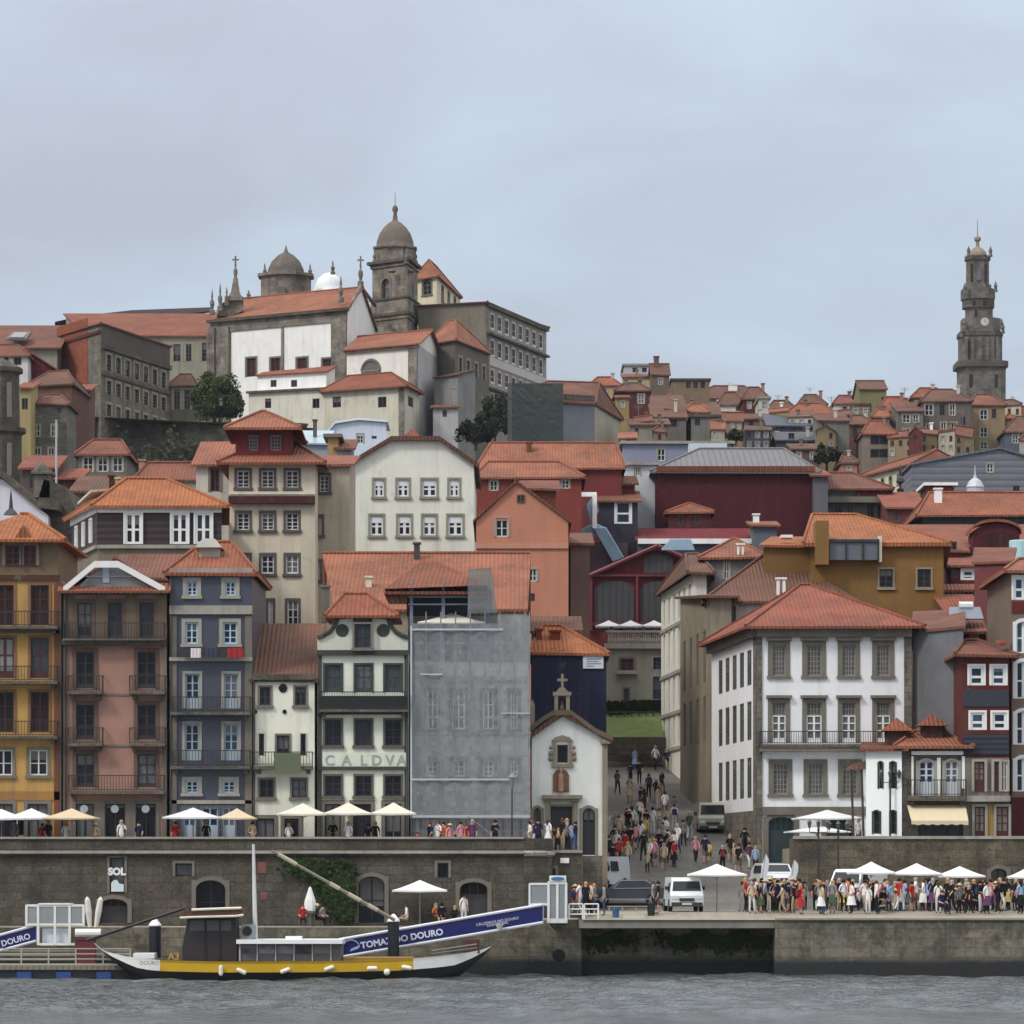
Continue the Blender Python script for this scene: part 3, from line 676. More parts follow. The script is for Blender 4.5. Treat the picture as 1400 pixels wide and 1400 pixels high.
# scaffolded house behind netting
b = Bld("town_house", "grey town house under repair behind scaffold netting beside the chapel", (562, 722, YF + 1.6, 12), 905, plaster((172, 172, 168), .6), zb=ZT)
for y0, y1 in ((940, 1000), (1035, 1065)): b.row([(580, 603), (614, 640), (655, 680), (694, 712)], y0, y1, "sash")
b.band(1000, 1004, GRL); b.band(925, 930, GRL)
m = M(); Yq = YF + 5   # open roof loft with tiled canopy
for x in (562, 605, 640, 666): m.box(PX(x, Yq), PX(x, Yq) + .18, Yq - 3, Yq - 2.8, b.ze, PZ(800, Yq))
m.box(PX(560, Yq), PX(668, Yq), Yq - 3.1, Yq - 2.95, PZ(822, Yq), PZ(820, Yq)).box(PX(560, Yq), PX(668, Yq), Yq - 3.1, Yq - 2.95, PZ(832, Yq), PZ(830, Yq)); part("loft_frame", m, paint((120, 128, 150)), b.root)
m = M().box(PX(556, Yq), PX(672, Yq), Yq, Yq + 4, PZ(842, Yq), PZ(806, Yq)); part("rear_wall", M().box(PX(558, Yq), PX(724, Yq), Yq - .6, Yq + 4, b.ze, PZ(843, Yq)), plaster((150, 152, 150), .6), b.root); part("loft", m, paint((42, 46, 70)), b.root)
m = M(); z0, z1 = PZ(806, Yq - 3), PZ(770, Yq + 2)
E = [(PX(528, Yq), Yq - 3.6, z0), (PX(668, Yq), Yq - 3.6, z0 + .2), (PX(668, Yq), Yq + 5, z0), (PX(528, Yq), Yq + 5, z0)]; r0, r1 = (PX(575, Yq), Yq + 1, z1), (PX(600, Yq), Yq + 1, z1)
for q in ([E[0], E[1], r1, r0], [E[1], E[2], r1], [E[3], E[0], r0], [E[2], E[3], r0, r1]): m.face(q)
m.box(E[0][0], E[1][0], Yq - 3.6, Yq + 5, z0 - .3, z0 - .14); b.rt = part("roof", m, RTR, b.root); b.finish()
t = thing("scaffold", "metal scaffold hung with translucent grey netting in front of the house beside the chapel", "scaffold", (PX(642, YF), YF, ZT))
m = M(); Yn = YF - .1
for i in range(9):
    x = PX(562 + 162 * i / 8, Yn)
    for dy in (.1, 1.1): m.tube((x, Yn + dy, ZT), (x, Yn + dy, PZ(836, Yn)), .03, n=5)
for k in range(12):
    z = ZT + 1.2 + k * 1.03
    if z < PZ(838, Yn):
        for dy in (.1, 1.1): m.tube((PX(561, Yn), Yn + dy, z), (PX(725, Yn), Yn + dy, z), .025, n=4)
m.tube((PX(640, Yn), Yn - .1, PZ(1116, Yn)), (PX(676, Yn), Yn - .1, PZ(1145, Yn)), .03)
part("poles", m, paint((140, 142, 145), .4, .6, name="steel tube"), t)
m = M(); xs = [PX(562 + 163 * i / 40, Yn) for i in range(41)]; zs = [PZ(1116 - 276 * j / 40, Yn) for j in range(41)]
rn = random.Random(3); off = [[.06 * math.sin(i * .9 + j * .15) + .05 * rn.random() for i in range(41)] for j in range(41)]
for j in range(40):
    for i in range(40):
        if j > 37 and i < 29: continue
        m.face([(xs[i], Yn - off[j][i], zs[j]), (xs[i + 1], Yn - off[j][i + 1], zs[j]), (xs[i + 1], Yn - off[j + 1][i + 1], zs[j + 1]), (xs[i], Yn - off[j + 1][i], zs[j + 1])])
o = part("netting", m, netting((146, 149, 152), .42), t, smooth=True)
m = M().box(PX(562, Yn), PX(725, Yn), Yn - .12, Yn - .06, PZ(1118, Yn), PZ(1114.5, Yn)).box(PX(561, Yn), PX(563.5, Yn), Yn - .12, Yn - .05, PZ(1118, Yn), PZ(856, Yn)).box(PX(562, Yn), PX(700, Yn), Yn - .14, Yn - .08, PZ(1067, Yn), PZ(1064.5, Yn)).box(PX(684, Yn), PX(725, Yn), Yn - .14, Yn - .08, PZ(976, Yn), PZ(974.5, Yn)).box(PX(575, Yn), PX(605, Yn), Yn - .14, Yn - .08, PZ(923, Yn), PZ(921, Yn)).box(PX(562, Yn), PX(688, Yn), Yn - .14, Yn - .08, PZ(862, Yn), PZ(859.5, Yn)); part("edge_strip", m, paint((175, 182, 188)), t)
m = M().box(PX(563, Yn), PX(724, Yn), Yn + .3, Yn + .36, ZT, PZ(1120, Yn)); part("hoarding", m, boards((126, 128, 130), .5), t)
m = M()   # netting wrapped round the roof tower
Yt = YF + .6; q = [(640, 778), (672, 776), (680, 838), (640, 838)]
m.prism([P(x, y, Yt) for x, y in q], (0, 2.2, 0)); part("netting", m, netting((118, 122, 120), .55), t)

# orange roof building behind the scaffold
b = Bld("house", "house with wide orange hipped roof above the scaffolded building", ((462, 238), (716, 238), (720, 252), (446, 252)), 832, plaster((150, 140, 124), .6))
b.roof("gable", 757, RT, v=.95, over=.25); b.chimney(566, 574, 744, 760, 250, paint((60, 50, 48)), .4); b.chimney(500, 508, 790, 812, 243, CREAM, .5); b.finish()

# ------------------------------------------------------------------ chapel
YC = 227.0
c = Bld("chapel", "small white chapel with stone bell cote and carved doorway facing the river", (727, 829, YC, 15), 1008, plaster((236, 238, 232), .3), "chapel", zb=3.2); c.band(1170, 1240, GR, pr=.08, name="plinth")
c.roof("gable", 971, RTD, axis="y", over=.35, th=.3, v=.42)
c.win(761, 777, 1018, 1043, "slit", hole=True)
def ring(pts, w, mat, root, y, name, dep=.14):
    m = M()
    for p, q in zip(pts, pts[1:]):
        a, b_ = P(*p, y), P(*q, y); m.tube(a, b_, w, n=6)
    return part(name, m, mat, root)
GC = plaster((150, 140, 122), .6)
m = M().box(PX(756, YC), PX(760.5, YC), YC - .12, YC + .02, PZ(1046, YC), PZ(1013, YC)).box(PX(777.5, YC), PX(782, YC), YC - .12, YC + .02, PZ(1046, YC), PZ(1013, YC)).box(PX(754, YC), PX(784, YC), YC - .16, YC + .02, PZ(1049, YC), PZ(1044, YC))
m.prism([P(x, y, YC - .14) for x, y in ((754, 1013), (784, 1013), (779, 1008), (769, 1005), (759, 1008))], (0, .15, 0))
for x in (753, 785):
    for y, r in ((1030, .14), (1022, .1), (1037, .16)): m.ball(P(x, y, YC - .02), r, 6)
part("window_surround", m, GC, c.root)
m = M().prism([P(x, y, YC - .1) for x, y in ((756, 1083), (756, 1060), (759, 1054), (767, 1050), (775, 1054), (778, 1060), (778, 1083))], (0, .11, 0)); nic = part("niche", m, plaster((128, 96, 78), .6), c.root)
m = M().lathe(P(767, 1082, YC - .2), [(.14, 0), (.2, .25), (.14, .7), (.17, .95), (.06, 1.02), (.1, 1.1), (.09, 1.25), (.02, 1.32)], 8); part("statue", m, plaster((165, 132, 112), .6), c.root, nic, smooth=True)
m = M().box(PX(741, YC), PX(796, YC), YC - .45, YC, PZ(1092, YC), PZ(1087, YC)).box(PX(745, YC), PX(792, YC), YC - .3, YC, PZ(1096, YC), PZ(1092, YC))
for x in (746, 784): m.box(PX(x, YC), PX(x + 6, YC), YC - .2, YC, PZ(1172, YC), PZ(1096, YC))
part("door_surround", m, GC, c.root); style("chdoor", sur=.12, smat=GC, fmat=paint((34, 32, 40)), glass="dark", door=.96, rows=1, sill=0, part="door", rec=.3)
style("arched_door", sur=.16, smat=GC, fmat=paint((36, 34, 40)), glass="dark", door=.7, rows=1, sill=0, part="door", arch=.5)
c.win(753, 782, 1103, 1169, "chdoor"); c.row([(729, 740), (796, 814)], 1104, 1169, "arched_door")
m = M().box(PX(823.5, YC), PX(830.5, YC), YC - .14, YC + .3, c.zb, PZ(1017, YC)).box(PX(821, YC), PX(834, YC), YC - .3, YC + .3, PZ(1017, YC), PZ(1011, YC)); part("pilaster", m, GC, c.root)
# stone raking cornice and bell cote
lp, ap, rp = P(722, 1007, YC), P(769, 976, YC), P(836, 1014, YC); m = M()
pts = [(722, 1002), (744, 985), (757, 978), (781, 978), (795, 988), (815, 1003), (838, 1013)]
for p, q in zip(pts, pts[1:]): m.prism([P(p[0], p[1], YC - .4), P(q[0], q[1], YC - .4), P(q[0], q[1] - 7, YC - .4), P(p[0], p[1] - 7, YC - .4)], (0, .5, 0))
part("cornice", m, plaster((112, 96, 80), .6), c.root)
m = M(); Yb = YC - .1
m.box(PX(758, Yb), PX(763, Yb), Yb, Yb + .7, PZ(977, Yb), PZ(950, Yb)).box(PX(774, Yb), PX(779, Yb), Yb, Yb + .7, PZ(977, Yb), PZ(950, Yb)).box(PX(756, Yb), PX(781, Yb), Yb - .05, Yb + .75, PZ(951, Yb), PZ(946, Yb)).box(PX(755, Yb), PX(782, Yb), Yb - .05, Yb + .75, PZ(978, Yb), PZ(973, Yb))
m.prism([P(760, 946, Yb), P(777, 946, Yb), P(772, 940, Yb), P(765, 940, Yb)], (0, .7, 0))
bc = part("bell_cote", m, GC, c.root)
m = M().box(PX(767.3, Yb), PX(770.7, Yb), Yb + .25, Yb + .4, PZ(941, Yb), PZ(921, Yb)).box(PX(762, Yb), PX(776, Yb), Yb + .26, Yb + .39, PZ(931, Yb), PZ(927.5, Yb)); part("cross", m, GC, c.root, bc)
m = M().lathe(P(768.5, 968, Yb) + Vector((0, .35, 0)), [(.26, 0), (.2, .15), (.16, .4), (.05, .5)], 10); part("bell", m, paint((70, 70, 62), .4, .7), c.root, bc)
m = M().box(PX(724.5, YC), PX(731, YC), YC - .1, YC + .5, PZ(1000, YC), PZ(966, YC)); m.lathe(P(728, 966, YC) + Vector((0, .2, 0)), [(.2, 0), (.02, .4)], 4); part("pinnacle", m, GC, c.root)
c.finish()

b = Bld("house", "dark navy rendered house with orange roof and two red chimneys behind the chapel", (727, 829, 244, 9), 893, plaster((34, 38, 62), .25), zb=2)
b.roof("hip", 856, RTO, r0=.15, r1=.4, over=.2); b.chimney(733, 741, 862, 886, 246, plaster((120, 52, 40)), .6); b.chimney(752, 766, 864, 886, 246, plaster((120, 52, 40)), .6)
m = M().box(PX(797, 244), PX(825, 244), 243.9, 244, PZ(914, 244), PZ(897, 244)); sg = part("sign", m, paint((200, 205, 214)), b.root)
m = M()
for k in range(4): m.box(PX(802, 244), PX((822, 818, 822, 812)[k], 244), 243.88, 243.9, PZ(901.6 + k * 3.2, 244), PZ(900.4 + k * 3.2, 244))
part("sign_lines", m, paint((120, 128, 142)), b.root, sg); b.finish()

# ------------------------------------------------------------------ right of the street
YW = 240.0
style("tall", out=1, sur=.25, smat=GRT, fmat=paint((132, 130, 124)), glass="grille", cols=4, rows=6, bar=.05, hood=1, leaf=0)
style("tallb", out=1, sur=.25, smat=GRT, fmat=paint((132, 130, 124)), glass="grille", cols=4, rows=6, bar=.05, hood=0, leaf=0)
style("obl", sur=0, fmat=paint((84, 82, 76)), glass="dark", cols=2, rows=5, sill=0, rec=.1)
style("oblshort", sur=.1, smat=GRT, fmat=paint((60, 60, 56)), glass="dark", cols=2, rows=1, sill=0)
style("tallf", out=1, sur=.25, smat=GRT, fmat=paint((122, 118, 110)), glass="grille", cols=4, rows=7, bar=.05, hood=1, leaf=0, sill=0)
w = Bld("mansion", "large white mansion with granite corners and orange hipped roof at the bend of the street", ((1035, YW), (1246, YW), (1236, 262), (973, 259)), 857, plaster((230, 232, 234), .2), "building", zb=PZ(1182, YW))
X4 = [(1050, 1080), (1097, 1129), (1145, 1176), (1192, 1223)]
w.row(X4, 877, 928, "tall"); w.row(X4, 955, 1018, "tallf"); w.row([(1051, 1083), (1099, 1131), (1146, 1178), (1194, 1224)], 1037, 1090, "tallb")
style("garage", sur=.3, smat=GRT, fmat=paint((34, 52, 56)), glass="green", cols=4, rows=1, door=.72, arch=.22, sill=0, part="door")
w.win(1050, 1086, 1117, 1180, "garage"); w.win(1130, 1160, 1120, 1180, "garage")
for x0, x1 in X4:   # white french doors within the tall openings
    q = M(); xa, xb = PX(x0 + 6, YW), PX(x1 - 6, YW); zt_, zb_ = PZ(979, YW), PZ(1017, YW); yb = YW + .05
    for k in range(3): x = xa + (xb - xa) * k / 2; q.box(x - .06, x + .06, yb, yb + .05, zb_, zt_)
    for k in range(4): z = zb_ + (.35 if k else 0) + (zt_ - zb_ - .35) * k / 3; q.box(xa, xb, yb - .01, yb + .04, z - .035, z + .035)
    q.box(xa, xb, yb - .01, yb + .04, zb_, zb_ + .35); fd = part("french_door", q, WP, w.root)
    part("pane", M().box(xa, xb, yb + .052, yb + .06, zb_, zt_), pane_mat("dark"), w.root, fd)
for y0, y1, nm in ((857, 871, "cornice"),): w.band(y0, y1, GRT, pr=.35)
w.trim(1035, 1049 - 7, 871, 1182, GR, pr=.08); w.trim(1236, 1246.3, 871, 1182, GR, pr=.08)
w.band(1018, 1028, GRT, 1038, 1240, pr=.8, name="balcony_slab"); w.band(1103, 1114, GRT, 1042, 1236, pr=.14)
w.balcony(1038, 1238, 1000, 1018, slab=.2, gap=.14, dep=.85)
w.trim(1042, 1236, 1114, 1182, GR, pr=.03, name="plinth") if False else None
A3, d3, L3 = w.fr(3)
for y0, y1 in ((885, 934), (957, 1010), (1035, 1090)): w.grid(3, 5, 2.4, 1.6, 1.75, [(y0, y1)], "obl", ref=1)
w.grid(3, 2, 1.0, 8, .6, [(1122, 1140)], "oblshort", ref=1)
def sideband(bb, f, z0, z1, mat, pr, u0=0, u1=None, name="cornice"):
    a, d, L = bb.fr(f); m = M().obox(a, d, u0, L if u1 is None else u1, -.02, pr, z0, z1); return part(name, m, mat, bb.root)
sideband(w, 3, PZ(871, YW), PZ(857, YW), GRT, .35); sideband(w, 3, w.zb, PZ(1108, YW), GR, .06, name="plinth"); sideband(w, 3, PZ(1108, YW), PZ(871, YW) - .01, GR, .07, L3 - 1.1, L3 + .0, name="pilaster")
w.roof("hip", 800, RT, r0=.38, r1=.44, over=.8, v=.5); w.finish()

# courtyard gable building behind the mansion: brown roof, pinkish peeling wall
b = Bld("house", "peeling pinkish grey house with long brown roof behind the white mansion", ((966, 264), (1165, 264), (1150, 285), (968, 285)), 868 - 47, plaster((178, 168, 168), .9))
b.roof("hip", 757, RTD, axis="x", over=.3, r0=.42, r1=.5, v=.5); b.row([(980, 988), (998, 1006)], 826, 856, "arched"); b.chimney(1062, 1066, 792, 822, 265, WHITE, .3); b.chimney(1070, 1074, 792, 822, 265, WHITE, .3); b.finish()
b = Bld("house", "small grey house with pointed orange roof and two thin white flues", ((962, 286), (1042, 286), (1045, 297), (968, 297)), 762, plaster((132, 132, 136), .7))
b.roof("pyr", 736, RTR, over=.4); b.chimney(1008, 1011, 745, 790, 286.3, WHITE, .3); b.chimney(1014, 1017, 745, 790, 286.3, WHITE, .3); b.row([(990, 997)], 768, 792, "tinyw"); b.finish()

# stone house and narrow white house stepping up the street
b = Bld("town_house", "tall narrow stone fronted house next up the street from the white mansion", ((971, 262), (1000, 262), (996, 276), (930, 280)), 815, plaster((146, 137, 118), .8), zb=4)
b.grid(3, 4, 1.0, 1, .9, [(860, 930), (950, 1010)], "oblshort", ref=1); b.roof("shed", 812, RTD, over=.5, zr=b.ze + 1.2); b.finish()
style("wside", sur=.12, smat=plaster((225, 225, 215), .2), fmat=paint((130, 134, 130)), glass="curtain", cols=2, rows=5, sill=0, rec=.2)
b = Bld("town_house", "white fronted house with close set tall windows climbing the street", ((950, 281), (966, 281), (965, 300), (904, 303)), 783, plaster((224, 221, 210), .4), zb=6)
for y0, y1 in ((795, 833), (845, 903), (912, 962), (968, 1010)): b.grid(3, 6, .8, 1.2, 1.5, [(y0, y1)], "wside", ref=1)
for y in (838, 906, 963, 1014): sideband(b, 3, PZ(y + 5, 281), PZ(y, 281), GRL, .12)
b.roof("hip", 758, RTD, over=.6); b.finish()
b = Bld("house", "pale stone house with brown eaves topping the narrow white house", ((934, 304), (968, 304), (968, 314), (930, 314)), 772, plaster((170, 165, 150), .7)); b.roof("shed", 762, RTD, over=.4, zr=b.ze + .7); b.finish()

# mustard building
b = Bld("building", "mustard yellow building with wide orange roof and glazed roof terrace", ((1108, 268), (1290, 268), (1284, 288), (1112, 288)), 742, plaster((136, 104, 58), .5), "building")
b.roof("hip", 704, RTO, r0=.0, r1=.35, over=.5, th=.25)
style("must", sur=.1, smat=plaster((150, 140, 120)), fmat=paint((54, 50, 50)), glass="dark", cols=2, rows=3, rec=.15)
b.row([(1202, 1221), (1254, 1273)], 777, 803, "must"); b.row([(1255, 1275)], 842, 856, "must")
m = M().box(PX(1134, 267.5), PX(1201, 267.5), 267.2, 268, PZ(766, 267.5), PZ(737, 267.5)); tg = part("terrace_glazing", m, pane_mat("blue"), b.root)
m = M()
for x in (1134, 1157, 1180, 1201): m.box(PX(x, 267) - .06, PX(x, 267) + .06, 267.1, 267.25, PZ(766, 267), PZ(737, 267))
m.box(PX(1134, 267), PX(1201, 267), 267.08, 267.25, PZ(741, 267), PZ(738, 267)); part("frame", m, BLK, b.root, tg)
m = M().box(PX(1115, 267), PX(1133, 267), 266.8, 269, PZ(772, 267), PZ(712, 267)); part("stair_tower", m, plaster((136, 104, 58), .5), b.root)
m = M().box(PX(1202, 267), PX(1206, 267), 267.2, 268.2, PZ(768, 267), PZ(732, 267)); part("parapet", m, CREAM, b.root); b.finish()
b = Bld("building", "lower mustard wing with orange roof and skylight left of the glazed terrace", ((1044, 270), (1110, 270), (1112, 286), (1060, 286)), 745, plaster((124, 94, 52), .5), "building")
b.roof("shed", 722, RTO, over=.3, zr=PZ(720, 278)); m = M().box(PX(1068, 272), PX(1084, 272), 272, 273.5, PZ(735, 272), PZ(731, 272)); part("skylight", m, WP, b.root); b.finish()

# white corner house and neighbours on the right terrace
YR = 236.0; ZR = PZ(1160, YR)
style("archfr", sur=.14, smat=GRL, fmat=paint((190, 196, 204)), glass="blue", cols=2, rows=3, arch=.4, door=.4, sill=0, bar=.08, fr=.12)
style("archdk", sur=.08, smat=plaster((60, 70, 60)), fmat=paint((40, 44, 40)), glass="dark", cols=1, rows=2, arch=.5, sill=0)
b = Bld("house", "small bright white house with stone corner and double peaked orange roofs on the right terrace", ((1234, 233), (1320, 233), (1320, 246), (1234, 246)), 1021, GR2, zb=ZR)
b.row([(1256, 1277), (1291, 1311)], 1040, 1088, "archfr"); style("dark_shop", sur=0, fmat=BLK, glass="dark", cols=3, rows=1, sill=0, part="door")
b.win(1256, 1316, 1122, 1158, "dark_shop"); b.balcony(1240, 1320, 1066, 1088, slab=.3)
b.band(1027, 1032, WP, 1246, 1317, pr=.06); b.band(1036, 1088, plaster((225, 225, 225), .1), 1281, 1286, pr=.07, name="pilaster")
b.trim(1246, 1249, 1034, 1090, WHITE); b.trim(1315, 1319, 1034, 1078, WHITE)
b.roof("hip", 1000, RT, r0=.2, r1=.6, over=.5)
for x0, x1, yp, ye_ in ((1256, 1297, 975, 992), (1207, 1250, 980, 999)):
    q = M(); Yd = 236; z0, z1 = PZ(ye_, Yd), PZ(yp, Yd); xa, xb = PX(x0, Yd), PX(x1, Yd)
    E = [(xa, Yd, z0), (xb, Yd, z0), (xb, Yd + 2.4, z0), (xa, Yd + 2.4, z0)]; ap = ((xa + xb) / 2, Yd + 1.2, z1)
    for i in range(4): q.face([E[i], E[(i + 1) % 4], ap])
    q.face(E); dd = part("dormer_roof", q, RT, b.root)
    part("dormer", M().box(xa + .3, xb - .3, Yd + .3, Yd + 2, z0 - .9, z0 - .02), plaster((74, 48, 46), .5), b.root)
b.finish()
wq = Bld("house", "whitewashed side house with small arched openings beside the stone corner house", ((1184, 234), (1233, 233), (1233, 244), (1190, 244)), 1024, plaster((236, 240, 240), .05), zb=ZR)
wq.row([(1202, 1206), (1218, 1224)], 1042, 1078, "archdk"); wq.row([(1194, 1203), (1218, 1224)], 1108, 1140, "archdk"); wq.roof("shed", 1012, RT, over=.4, zr=wq.ze + 1.0)
m = M().prism([P(1158, 1052, 234), P(1184, 1052, 234), P(1184, 1042, 234.6), P(1165, 1047, 234.6)], (0, .15, .1)); part("porch_roof", m, RTD, wq.root)
for x in (1164, 1178): part("porch_post", M().tube(P(x, 1051, 234.2), P(x + 3, 1158, 234.2), .07), paint((60, 50, 44)), wq.root)
wq.finish()
m = M(); ya, yb = 232.9, 231.2; n = 12
for k in range(n):
    xa, xb = PX(1240 + 80 * k / n, ya), PX(1240 + 80 * (k + 1) / n, ya); xc, xd = PX(1246 + 78 * k / n, yb), PX(1246 + 78 * (k + 1) / n, yb)
    m.face([(xc, yb, PZ(1122, yb)), (xd, yb, PZ(1122, yb)), (xb, ya, PZ(1101, ya)), (xa, ya, PZ(1101, ya))])
    m.face([(xc, yb, PZ(1122, yb)), (xd, yb, PZ(1122, yb)), (xd, yb, PZ(1127 + (k % 2), yb)), (xc, yb, PZ(1127 + (k % 2), yb))])
part("awning", m, cloth((202, 188, 158)), b.root)

style("wsash", sur=.12, smat=paint((225, 225, 222)), fmat=WP, glass="blue", cols=1, rows=2, bar=.14, fr=.14, rec=.1, sill=0)
style("maroondoor", sur=.14, smat=GRL, fmat=paint((70, 26, 28)), glass="maroon", cols=2, rows=3, sill=0, part="door", door=.4)
b = Bld("town_house", "tall maroon and black slate house with four white sash windows", (1316, 1380, 233, 12), 895, plaster((92, 42, 40), .4), zb=ZR)
b.row([(1325, 1345), (1355, 1375)], 911, 937, "wsash"); b.row([(1327, 1346), (1357, 1376)], 973, 998, "wsash"); b.band(943, 966, azulejo((46, 50, 62), (38, 42, 52), .2), 1317, 1379, pr=.05, name="slate_panel"); b.band(1004, 1032, boards((34, 40, 54), .3, False), 1317, 1379, pr=.08, name="slate_panel")
b.band(1036, 1160, plaster((128, 122, 110), .5), 1316.5, 1379.5, pr=.03, name="stone_front")
b.row([(1331, 1346), (1358, 1366)], 1042, 1082, "maroondoor", hole=False); b.win(1368, 1377, 1042, 1082, "tinyw", hole=False)
b.band(1088, 1096, GRL, pr=.5); b.row([(1332, 1346), (1362, 1378)], 1102, 1158, "maroondoor", hole=False); b.band(1100, 1158, plaster((176, 142, 84)), 1348, 1360, pr=.06, name="yellow_panel")
b.roof("hip", 876, RT, r0=.3, r1=.6, over=.5)
m = M().lathe(P(1370, 880, 234), [(.02, -.1), (.3, 0), (.42, .18)], 12); part("satellite_dish", m, paint((205, 140, 110)), b.root); b.finish()
b = Bld("town_house", "right edge house with white arched windows and maroon lower wall", (1383, 1480, 234, 12), 782, plaster((120, 104, 92), .5), zb=ZR)
style("wbig", sur=.2, smat=paint((215, 218, 220)), fmat=WP, glass="blue", cols=2, rows=2, arch=.35, bar=.09, sill=0)
for y0, y1 in ((850, 893), (905, 955), (972, 1018), (1036, 1082)): b.row([(1389, 1409), (1425, 1445)], y0, y1, "wbig")
b.band(822, 838, plaster((96, 40, 40), .3), pr=.06); b.row([(1386, 1400), (1425, 1440)], 790, 820, "wsash"); b.band(1090, 1160, plaster((84, 38, 44), .3), pr=.05, name="shop_front"); b.roof("hip", 765, RT, over=.5); b.finish()
b = Bld("house", "slate grey side walled house stepping up behind the corner house roofs", ((1248, 240.5), (1317, 237), (1316, 252), (1252, 254)), 862, plaster((112, 114, 118), .7))
b.roof("shed", 850, RTR, over=.2, zr=PZ(838, 256)); b.finish()
b = Bld("house", "maroon house with white framed window and solar panel on its roof", (1288, 1348, 247, 9), 864, plaster((84, 36, 38), .4))
b.win(1296, 1314, 869, 891, "wsash"); b.win(1327, 1337, 868, 888, "tinyw"); b.roof("shed", 838, RTR, over=.4)
m = M().prism([P(1297, 848, 248.2), P(1345, 848, 248.2), P(1340, 832, 251), P(1298, 832, 251)], (0, 0, .1)); sp = part("solar_panel", m, paint((80, 88, 104), .3), b.root)
m = M().tube(P(1311, 829, 251), P(1330, 829, 251), .3, n=10); part("tank", m, paint((200, 205, 205), .3), b.root, sp); b.finish()
b = Bld("house", "plum coloured windowless gable house left of the right edge house", ((1332, 258), (1383, 256), (1386, 266), (1336, 266)), 770, plaster((112, 62, 62), .4)); b.roof("shed", 762, RTR, over=.2, zr=PZ(748, 266)); b.finish()
class Sub(Bld):
    """a block that belongs to an existing thing"""
    def __init__(s, root, foot, ye, wall, name="wall", zb=None, ybm=None, ze=None):
        if not isinstance(foot[0], tuple):
            x0, x1, Y, D = foot; a, b = PX(x0, Y), PX(x1, Y)
            s.c = [Vector((a, Y, 0)), Vector((b, Y, 0)), Vector((b, Y + D, 0)), Vector((a, Y + D, 0))]
        else: s.c = [Vector((PX(px, Y), Y, 0)) for px, Y in foot]
        s.ze = ze if ze is not None else PZ(ye, s.c[0].y)
        s.zb = zb if zb is not None else (PZ(ybm, s.c[0].y) if ybm else min(terrain(p.x, p.y) for p in s.c) - .5)
        s.root = root; s.wall = wall; s.nm = name; s.holes = {0: [], 1: [], 2: [], 3: []}; s.tops = M()
    def finish(s, skip=()):
        m = M()
        for f in range(4): s.facade(m, f)
        m.face([(p.x, p.y, s.ze) for p in s.c]); i = len(m.v); m.v += s.tops.v; m.f += [tuple(k + i for k in q) for q in s.tops.f]; m.m += s.tops.m
        return part(s.nm, m, s.wall, s.root)
PL = lambda *c, d=.45: plaster(tuple(c), d)
def antenna(b):
    x = min(p.x for p in b.c) + (max(p.x for p in b.c) - min(p.x for p in b.c)) * rnd.uniform(.2, .8); y = sum(p.y for p in b.c) / 4; z0 = b.ze; h = z0 + rnd.uniform(2.2, 3.2)
    m = M().tube((x, y, z0), (x, y, h), .035, n=4)
    for k in range(3): m.tube((x - .5 + .12 * k, y, h - .1 - .16 * k), (x + .5 - .12 * k, y, h - .1 - .16 * k), .022, n=4)
    part("antenna", m, paint((110, 110, 112)), b.root)
def H(label, foot, ye, wall, roof=None, yr=None, wins=(), sn="tinyw", rm=None, chim=(), name="house", cat="house", group=None, **k):
    b = Bld(name, label, foot, ye, wall, cat, group=group)
    for w_ in wins: b.win(*w_[:4], w_[4] if len(w_) > 4 else sn)
    if roof: b.roof(roof, yr, rm or RTR, **k)
    for ch in chim: b.chimney(*ch[:4], Y=b.c[0].y + 3, mat=ch[4] if len(ch) > 4 else None, dep=.6)
    b.finish(); return b

# ------------------------------------------------------------------ second row, left
b = Bld("house", "dark slate walled house with bright white windows under a wide orange roof", ((134, 250), (303, 250), (303, 262), (99, 260)), 697, plaster((128, 118, 104), .6))
style("slatew", sur=.1, smat=WP, fmat=WP, glass="dark", cols=2, rows=2, bar=.12, fr=.14, sill=0, rec=.08)
sl = boards((50, 36, 42), .4, False); b.band(700, 745, sl, pr=.04, name="slate_wall"); b.row([(171, 194), (235, 257), (267, 290)], 702, 744, "slatew", hole=False)
for o in [o for o in b.root.children if o.name.startswith("window")][-3:]: o.location.y -= .06
sideband(b, 3, PZ(745, 250), PZ(700, 250), sl, .04, name="slate_wall"); sideband(b, 3, PZ(701, 250), PZ(691, 250), WHITE, .15); b.band(691, 701, WHITE, pr=.15); b.band(745, 750, GRL, pr=.2); sideband(b, 3, PZ(750, 250), PZ(745, 250), GRL, .2)
b.grid(3, 3, .8, .8, .9, [(706, 738)], "slatew", ref=1, hole=False); b.ze = PZ(691, 250); b.roof("hip", 655, RTO, r0=.3, r1=.6, over=.5)
b.chimney(149, 156, 652, 682, 256, plaster((70, 48, 44)), .4); b.chimney(158, 163, 655, 680, 256, plaster((190, 180, 130)), .4)
m = M().prism([P(106, 690, 252), P(138, 678, 256), P(150, 671, 256), P(124, 673, 252)], (0, 0, .15)); part("skylight", m, CREAM, b.root); b.finish()
H("pale stuccoed lean-to with red tiles squeezed behind the pink and blue houses", (160, 246, 240, 5), 790, PL(170, 155, 140), "shed", 757, rm=RTR)

